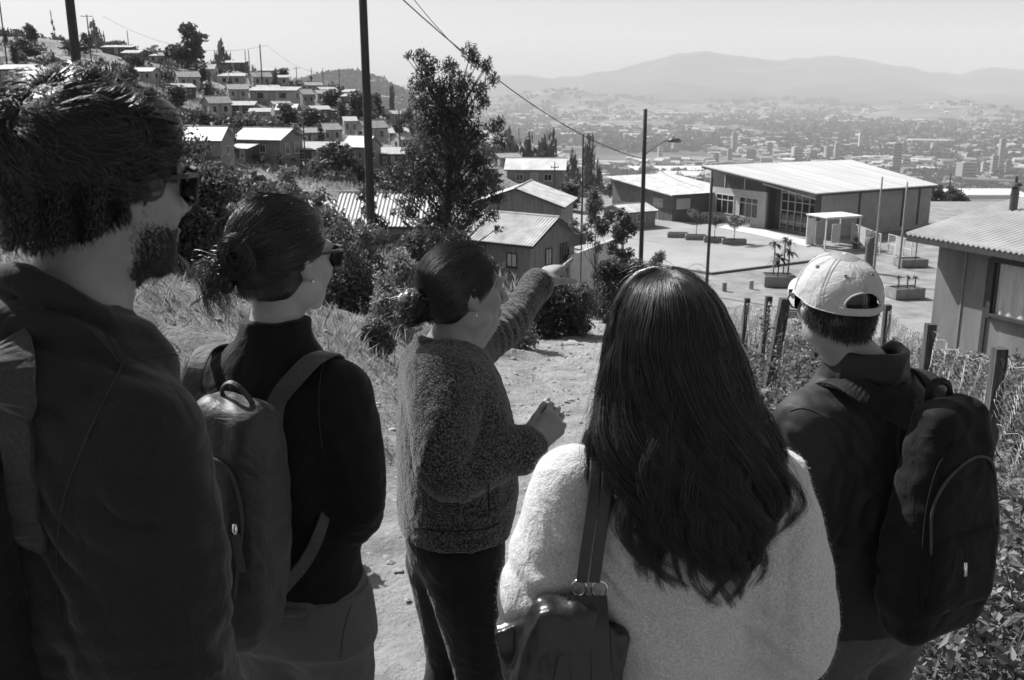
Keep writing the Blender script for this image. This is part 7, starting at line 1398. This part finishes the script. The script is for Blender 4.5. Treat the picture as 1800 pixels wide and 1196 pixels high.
    P = P * (1 - w_) + PC[ci] * w_ + g.normal(size=(n, 1, 3)) * .0012 * np.linspace(.5, 1.9, K)[None, :, None]; z = P[..., 2]
    # keep off the sweater at the shoulders
    strands('hair_strands', P, g.uniform(.0003, .0007, n), M_HAIR, root, hb, .3)
    n = 800; k = g.choice(len(P), n); cut = P[k]; dv = g.normal(size=(n, 1, 3)) * [1, .6, .5]; w_ = (np.clip(np.linspace(-.3, 1, K), 0, 1) ** 1.5)[None, :, None]; Q = cut + dv * .014 * w_ + np.stack([.006 * np.sin(z[k] * 40 + dv[:, :, 0]), 0 * z[k], 0 * z[k]], -1) * w_; Q[:, :, 0] += ((Q[:, :, 0] - .27) * .06) * w_[..., 0]; strands('flyaway_hair', Q, np.full(n, .00032), M_HAIRB, root, hb, .3)
    n = 90; a = g.uniform(0, 6.28, n); st = np.stack([.255 + .04 * np.cos(a), 1.61 + .04 * np.sin(a), 1.795 + 0 * a], 1); en = st + np.stack([g.normal(size=n) * .04, g.normal(size=n) * .03, g.uniform(-.03, .006, n)], 1); P2 = np.stack([spl([p, (p + q) / 2 + [0, 0, .018 * g.random()], q], 10) for p, q in zip(st, en)]); strands('crown_flyaways', P2, np.full(n, .00032), M_HAIR, root, hb, .3)
    # ---- handbag over the left shoulder
    lm = mat('black_leather', .010, .018, scale=40, rough=.32, spec=.55, bump=.25, bscale=160, dist=.002); cb = np.array([.083, 1.452, 1.085]); ro = cb + [0, 0, -.21]; e_ = empty('leather_handbag', ro, 0, 'black leather shoulder bag hanging from the pale sweater\'s left shoulder', 'handbag')
    B = Sdf(); Mb = rotz(R(4)) @ roty(.05)
    for k in range(8):
        f_ = k / 7; zc = -.20 + .365 * f_; hw = .118 - .062 * f_ ** 1.3; B.box(cb + Mb @ [.0 - .004 * f_, .0, zc], (hw, .060 - .03 * f_, .045), Mb, .028, .04)
    B.box(cb + Mb @ [-.055, .03, .115], (.055, .012, .045), Mb @ roty(-.35), .01, .03); B.box(cb + Mb @ [.06, .02, .06], (.035, .02, .09), Mb @ roty(.15), .018, .03)
    B.post += [folds(.008, (16, 16, 4), 93, .8), crease(cb + [0, -.03, .12], .14, (1, 0, .1), 26, .006, 94)]; V, Q = B.mesh(.005); V = relax(V, Q, 2); mesh_np('bag_body', V - ro, Q, lm, e_, smooth=True)
    rg = mat('silver', .8, rough=.15, metallic=1)
    for x, y, z in ((.108, 1.458, 1.312), (.124, 1.456, 1.312), (.141, 1.457, 1.311)):
        if x == .124: continue
        a = np.linspace(0, 2 * math.pi, 21); MB().tube([np.array([x + .0125 * math.sin(q), y - .003 * math.cos(q), z + .0155 * math.cos(q)]) - ro for q in a], .0022, 7, cap=False).build('ring', rg, e_, smooth=True)
    for dx, nm in ((0, 0), (.020, 1)):
        bx = .112 + dx; strap([(bx, 1.452, 1.326), (bx + .006, 1.455, 1.38), (bx + .014, 1.464, 1.44), (.134 + dx, 1.50, 1.497), (.138 + dx, 1.565, 1.528), (.136 + dx, 1.64, 1.512), (.125 + dx, 1.705, 1.42), (.11 + dx, 1.72, 1.26), (.085 + dx, 1.70, 1.15)], .018, .005, [(0, -1, 0), (0, -1, .05), (0, -1, .1), (0, -.8, .7), (0, -.1, 1), (0, .7, .8), (0, 1, .2), (0, 1, 0), (0, 1, 0)], 'strap', lm, ro, e_, 44)
    strap([(.098, 1.455, 1.302), (.088, 1.418, 1.24), (.062, 1.395, 1.12), (.035, 1.39, .94)], .017, .004, [(0, -1, .1)] * 4, 'side_strap', lm, ro, e_, 16); strap([(.138, 1.452, 1.302), (.140, 1.420, 1.25), (.142, 1.400, 1.16)], .03, .004, [(0, -1, .1)] * 3, 'strap_tab', lm, ro, e_, 12); strap([(.110, 1.452, 1.302), (.110, 1.418, 1.25), (.110, 1.397, 1.16)], .03, .004, [(0, -1, .1)] * 3, 'strap_tab', lm, ro, e_, 12)
    return o
def T_pt(c, M, v): return np.asarray(c) + M @ np.array(v)
person_longhair()

# ------------------------------------------------------------------ 5: man in a pale cap with a black backpack
def person_cap():
    x0, y0 = .87, 2.32; root = (x0, y0, ground(x0, y0)); c = np.array([.762, 2.30, 1.604]); M = frame_yaw(-12, -8, 0); s = 1.0; nb = np.array([.835, 2.270, 1.44]); yw = -24; ty = R(yw); Mt = rotz(-ty)
    sec = [(.79, .90, 2.31, .182, .135, 2.3), (.90, .895, 2.31, .190, .140, 2.3), (1.08, .885, 2.305, .196, .142, 2.3), (1.22, .872, 2.30, .205, .140, 2.3), (1.32, .862, 2.295, .205, .130, 2.4), (1.385, .855, 2.29, .165, .112, 2.3), (1.43, .848, 2.288, .110, .09, 2.1), (1.46, .842, 2.285, .078, .078, 2.0)]
    shL, elL, wrL = np.array([.693, 2.200, 1.330]), np.array([.695, 2.16, 1.055]), np.array([.74, 2.40, 1.02]); shR, elR, wrR = np.array([1.010, 2.350, 1.335]), np.array([1.07, 2.45, 1.06]), np.array([.98, 2.64, .98])
    S = Sdf(); S.loft(sec[:-2], ty, .04, .03); head_sdf(S, c, M, s, nb)
    for a, b, w_, sd in ((shR, elR, wrR, 1), (shL, elL, wrL, -1)): S.chain([a, b, w_], [.05, .042, .028], .03); hand_sdf(S, w_, hand_frame([-.4, .6, -.1], [0, .3, 1]), -sd, (.4, .5, .5, .5), 1)
    legs(S, root, (.905, 2.31, .74), yw, 1, .082, .055, .04); o = body_and(root, 'man in a pale baseball cap and dark jacket wearing a large black backpack', S, .0048, M_SKIN)
    J = Sdf(); J.loft(sec, ty, .03)
    J.chain([shL, (shL + elL) / 2, elL, wrL], [.078, .072, .066, .048], .045); J.chain([shR, (shR + elR) / 2, elR, wrR], [.078, .072, .066, .048], .045)
    # raised collar
    a = np.linspace(0, 2 * math.pi, 17); 
    for dz, rs, rt in ((.0, 1.0, .011), (.011, .99, .0085), (.022, .98, .008), (.033, .97, .008), (.044, .965, .008), (.054, .97, .0075)): J.chain([nb + Mt @ [(.083 * rs) * math.sin(t), (.085 * rs) * math.cos(t) + .012 * math.cos(t), 0] + [0, 0, .004 + dz * (1 - .55 * max(0, math.cos(t))) - .055 * max(0, math.cos(t))] for t in a], [rt] * 17, .012, 36)
    J.post += [folds(.008, (9, 9, 5), 101, .7), crease(shL + [.03, -.03, .0], .16, (.8, .2, .5), 14, .008, 102), crease(elL, .16, (0, .2, 1), 12, .007, 103), crease((.86, 2.2, 1.3), .14, (1, .3, .4), 12, .005, 104)]
    jk = child('jacket', J, .0055, cloth('dark_nylon_jacket', .013, .020, 500, .25, .08, rough=.62, wr=10, wrs=.25, spec=.25), root, o, it=1)
    for sd, sh in ((-1, shL), (1, shR)):
        a = np.linspace(-2.2, 1.2, 14); MB().tube([sh + Mt @ np.array([-sd * .03 + .0, -.080 * math.cos(q) * .95, .085 * math.sin(q + 1.57) * 0 + .080 * math.sin(-q)]) - np.array(root) for q in a], .0016, 5).build('sleeve_seam', mat('seam_thread', .05, rough=.8), jk, smooth=True) if False else None
    seam(jk, root, [(1384, 724), (1410, 718), (1440, 728), (1472, 756), (1486, 800)], 'yoke_seam'); seam(jk, root, [(1440, 728), (1450, 800), (1448, 880)], 'armhole_seam'); seam(jk, root, [(1420, 1052), (1460, 1062), (1500, 1068)], 'hem_seam')
    T_ = Sdf(); T_.ell((.905, 2.31, .79), (.175, .13, .12), Mt, .05); legs(T_, root, (.905, 2.31, .74), yw, 1, .105, .075, .062, foot=False, spread=.085); T_.post += [folds(.007, (8, 8, 5), 107, .6), crease((.88, 2.2, .68), .18, (.4, 0, 1), 11, .007, 108)]; tr = child('jeans', T_, .007, cloth('dark_denim', .06, .09, 420, .5, .1), root, o); shoes(root, o, (.905, 2.31, .74), yw, .085)
    glasses(c, M, s, root, o); T = lambda v: c + (np.asarray(v) * s) @ M.T; Tp = lambda x, y, z: T((x, y, z))
    HS = Sdf(); HS.ell(Tp(0, -.022, .022), (.078, .096, .074), M, .02); HS.ell(Tp(0, -.055, -.030), (.068, .055, .050), M, .02); HS.ell(Tp(0, .09, -.02), (.08, .062, .09), M, .01, 's')
    for x in (-1, 1): HS.ell(Tp(x * .088, .018, -.05), (.034, .042, .042), M, .01, 's')
    HS.post.append(folds(.002, (60, 60, 60), 111, .6)); hb = child('hair', HS, .0045, M_HAIR, root, o, it=1)
    g = np.random.default_rng(45); n = 4200; th = g.uniform(-1.9, 1.9, n); zc = g.uniform(-.082, .0, n); lim = zc > (-.086 + .050 * np.clip(np.abs(th) / 1.9, 0, 1) ** 1.5); th, zc = th[lim], zc[lim]; n = len(th); nr = np.stack([np.sin(th), -np.cos(th), 0 * th], 1); p = np.stack([np.sin(th) * np.interp(zc, [-.09, -.03, .02], [.058, .074, .080]), -.022 - np.cos(th) * np.interp(zc, [-.09, -.03, .02], [.066, .086, .097]), zc], 1)
    t = np.linspace(0, 1, 5); P = p[:, None] + nr[:, None] * (.001 + .005 * t)[None, :, None] + (np.array([0, 0, -.016]) + g.normal(size=(n, 3)) * .003)[:, None] * t[None, :, None]; strands('nape_hair', T(P.reshape(-1, 3)).reshape(P.shape), np.full(n, .00055), M_HAIR, root, hb, .3)
    # ---- cap: six-panel dome with a rear opening and strap, visor
    mc = cloth('washed_cotton_cap', .36, .44, 500, .35, .1, rough=.9, wr=26, wrs=.35); A_, B_ = 84, 40; V, F = [], []
    Mc = M @ rotx(R(15)); Tc = lambda x, y, z: c + Mc @ np.array([x, y, z])
    def dome(th, ph, o_=0):     # th: 0 at the back, pi at the front; ph 0 brim line .. 1 button
        e = ph * math.pi / 2; rx, ry, rz_ = .092 + o_, .114 + o_, .103 + o_; pin = 1 - .018 * (abs(math.sin(th * 3)) ** .5 < .35) * math.cos(e); seam_ = .0012 * math.exp(-(((th * 6 / (2 * math.pi)) % 1 - 0.0) / .03) ** 2) + .0012 * math.exp(-(((th * 6 / (2 * math.pi)) % 1 - 1.0) / .03) ** 2)
        ce, se = max(0, math.cos(e)) ** .82, math.sin(e) ** .95; k_ = 1 - seam_ * 6; wob = 1 + .012 * math.sin(th * 5 + ph * 6) * math.cos(e) + .010 * math.sin(th * 9 - ph * 11) * math.cos(e)
        return Tc(rx * ce * math.sin(th) * k_ * wob, -.014 - ry * ce * math.cos(th) * k_ * wob, .012 + rz_ * se - .004 * (math.cos(th) > 0) * ce)
    def inhole(th, ph): a = (th + math.pi) % (2 * math.pi) - math.pi; return (a / .48) ** 2 + ((ph - .10) / .21) ** 2 < 1 and ph > .10
    for j in range(B_ + 1):
        for i in range(A_): V.append(dome(2 * math.pi * i / A_, j / B_ * .999))
    for j in range(B_):
        for i in range(A_):
            if inhole(2 * math.pi * (i + .5) / A_, (j + .5) / B_): continue
            F.append((j * A_ + i, j * A_ + (i + 1) % A_, (j + 1) * A_ + (i + 1) % A_, (j + 1) * A_ + i))
    cp = MB().add(np.array(V) - root, F).build('cap', mc, o, smooth=True, recalc=True); so = cp.modifiers.new('thickness', 'SOLIDIFY'); so.thickness = .0022; so.offset = 1; su = cp.modifiers.new('smooth', 'SUBSURF'); su.levels = 1; su.render_levels = 1
    MB().tube([Tc(0, -.014, .012 + .103 + .001) - root, Tc(0, -.014, .012 + .108) - root, Tc(0, -.014, .012 + .111) - root], [.008, .0075, .003], 12).build('button', mc, cp, smooth=True)
    st_ = mat('cap_stitching', .22, .3, rough=.9, scale=90)
    for k in range(6):
        for off in (-.035, .035):
            th = 2 * math.pi * k / 6 + off; ph = [q for q in np.linspace(.02, .95, 40) if not inhole(th, q - .02)]
            if len(ph) < 3: continue
            for q in range(0, len(ph) - 1, 1):
                if ph[q + 1] - ph[q] > .05: continue
                if q % 2 == 0: pass
            pts = [dome(2 * math.pi * k / 6 + off / max(.25, math.cos(q * 1.57)), q, .0030) - np.array(root) for q in ph]; MB().tube(pts, .0005, 4).build('panel_stitching', st_, cp)
    for k in range(6):
        th = 2 * math.pi * (k + .5) / 6; p0 = dome(th, .55, .0028) - root; n_ = unit((dome(th, .55, .02) - dome(th, .55, 0))[None])[0]; u_ = unit(np.cross(n_, [0, 0, 1.0])[None])[0]; v_ = np.cross(n_, u_); a = np.linspace(0, 6.283, 13); MB().tube([p0 + .0035 * (math.cos(q) * u_ + math.sin(q) * v_) for q in a], .0011, 5, cap=False).build('eyelet', st_, cp, smooth=True); MB().tube([p0 - n_ * .001, p0 + n_ * .0003], [.0028, .0028], 10).build('eyelet_hole', M_FRAMED, cp)
    # adjust strap across the opening, reinforced edge
    pts = [dome(a_, .055, .003) for a_ in np.linspace(-.6, .6, 14)]; strap(pts, .015, .003, [p - Tc(0, -.01, .02) for p in pts], 'adjust_strap', mc, root, cp, 24)
    pts = [dome(.50 * math.cos(q), .10 + .22 * math.sin(q), .0028) - np.array(root) for q in np.linspace(0, math.pi, 22)]; MB().tube(pts, .0022, 6).build('opening_binding', mc, cp, smooth=True)
    MB().tube([dome(2 * math.pi * i / 60, .01, .0025) - np.array(root) for i in range(61)], .0018, 6, cap=False).build('hem_binding', mc, cp, smooth=True)
    V = []; nu, nv = 26, 9
    for side_ in (1, -1):
        for i in range(nu + 1):
            a_ = math.pi + (i / nu - .5) * 2.05; base = np.array([.093 * math.sin(a_), -.014 - .115 * math.cos(a_), .016])
            for j in range(nv + 1):
                f_ = j / nv; w_ = math.cos((i / nu - .5) * math.pi) ** .55; ext = .072 * f_ * w_; x = base[0] * (1 + .0 * f_); V.append(Tc(x * (1 - .03 * f_), base[1] + ext, base[2] - .012 * f_ - 2.6 * x * x * (1 + .9 * f_) + .0 + (0.0016 if side_ > 0 else -.0016)) - root)
    n1 = (nu + 1) * (nv + 1); F = []
    for i in range(nu):
        for j in range(nv): k = i * (nv + 1) + j; F += [(k, k + 1, k + nv + 2, k + nv + 1), (n1 + k, n1 + k + nv + 1, n1 + k + nv + 2, n1 + k + 1)]
        k = i * (nv + 1) + nv; F.append((k, n1 + k, n1 + k + nv + 1, k + nv + 1))
    MB().add(V, F).build('visor', mc, cp, smooth=True)
    # ---- backpack
    mp = cloth('black_nylon_pack', .004, .008, 300, .4, .05, rough=.75, spec=.18); Mb = rotz(R(26)) @ roty(-.04) @ rotx(.02); cb = np.array([.965, 2.085, 1.150]); e_, body, rt, Tb = backpack('black_backpack', 'large black backpack with side pocket on the cap wearing man\'s back', cb, Mb, .142, .074, .255, mp, mp, 9, True, taper=.66)
    at = lambda x, y, z: cb + Mb @ np.array([x, y, z])
    SF = Sdf()
    for k in range(7):
        f = k / 6; z = .255 * (-.86 + 1.72 * f); sc = (1 - .30 * f) * (1 - .10 * abs(2 * f - 1) ** 3); bu = 1 - .22 * abs(2 * f - .7); SF.box(cb + Mb @ [0, -.10 * .074 * bu, z], (.142 * sc, .074 * bu, .255 * .26), Mb, min(.074 * bu, .142 * sc, .255 * .26) * .82, .05)
    def sf(x, z, e=.006):
        Q = np.array([at(x, y, z) for y in np.linspace(-.2, 0, 100)]); k = np.flatnonzero(SF(Q) < 0); return (Q[k[0]] if len(k) else at(x, -.08, z)) + Mb @ [0, -e, 0]
    MB().tube(spl([sf(x, z) - rt for x, z in [(-.105, -.03), (-.10, .07), (-.07, .14), (0, .175), (.06, .15), (.09, .07), (.10, -.03)]], 40), .0035, 6).build('main_zip', M_FRAMED, e_, smooth=True)
    MB().tube(spl([sf(x, z) - rt for x, z in [(-.10, -.22), (-.118, -.1), (-.112, .05), (-.092, .16), (-.05, .22)]], 30), .002, 5).build('edge_piping', mp, e_, smooth=True)
    MB().tube([at(.05, -.088, .19) - rt, at(.06, -.10, .165) - rt], [.004, .004], 6).build('zip_pull', mat('silver', .8, rough=.15, metallic=1), e_, smooth=True); MB().tube([at(-.045, -.118, -.045) - rt, at(-.045, -.122, -.075) - rt], [.004, .0045], 6).build('pocket_zip_pull', mat('silver', .8, rough=.15, metallic=1), e_, smooth=True)
    strap([at(-.03, .03, .25), at(-.03, .03, .30), at(.0, .035, .315), at(.03, .03, .30), at(.03, .03, .25)], .018, .005, [(0, -1, 0), (-.6, -.6, .5), (0, -.5, 1), (.6, -.6, .5), (0, -1, 0)], 'carry_handle', mp, rt, e_)
    strap([at(-.06, .03, .23), (.85, 2.12, 1.40), (.79, 2.145, 1.43), (.755, 2.20, 1.435), (.735, 2.28, 1.40), (.72, 2.34, 1.27)], .055, .008, [(-.2, -1, .4), (-.2, -1, .5), (-.3, -.7, .8), (-.2, 0, 1), (-.4, .5, .7), (-.5, .8, 0)], 'shoulder_strap', mp, rt, e_, 30)
    strap([at(.06, .03, .23), (.985, 2.21, 1.415), (.975, 2.28, 1.437), (.95, 2.37, 1.40), (.93, 2.42, 1.27)], .055, .008, [(.3, -1, .4), (.3, -.6, .9), (.2, 0, 1), (0, .7, .7), (-.1, 1, 0)], 'shoulder_strap', mp, rt, e_, 26)
    strap([at(-.13, .03, -.12), (.835, 2.145, 1.06), (.79, 2.155, 1.10), (.76, 2.19, 1.14)], .028, .005, [(-.4, -1, .1), (-.4, -1, .1), (-.7, -.8, .1), (-1, -.2, .1)], 'lower_strap', mp, rt, e_)
    return o
person_cap()
# ================================================================== haze: closed box of even, pale air round the scene
def haze():
    z0, z1 = -216.0, 900.0; me = MB().box((0, 8500, (z0 + z1) / 2), (60000, 19000 + 2000, z1 - z0))
    m = bpy.data.materials.new('pale_haze'); m.use_nodes = True; t = m.node_tree; t.nodes.clear()
    v = t.nodes.new('ShaderNodeVolumePrincipled'); v.inputs['Color'].default_value = (.84, .84, .84, 1); v.inputs['Density'].default_value = HAZE; v.inputs['Anisotropy'].default_value = 0.0
    o_ = t.nodes.new('ShaderNodeOutputMaterial'); t.links.new(v.outputs[0], o_.inputs['Volume'])
    try: m.volume_intersection_method = 'FAST'
    except Exception: pass
    return tag(me.build('haze', m), 'thin pale haze hanging over the valley', 'haze', kind='stuff')
HAZE = 0.92e-4
haze()
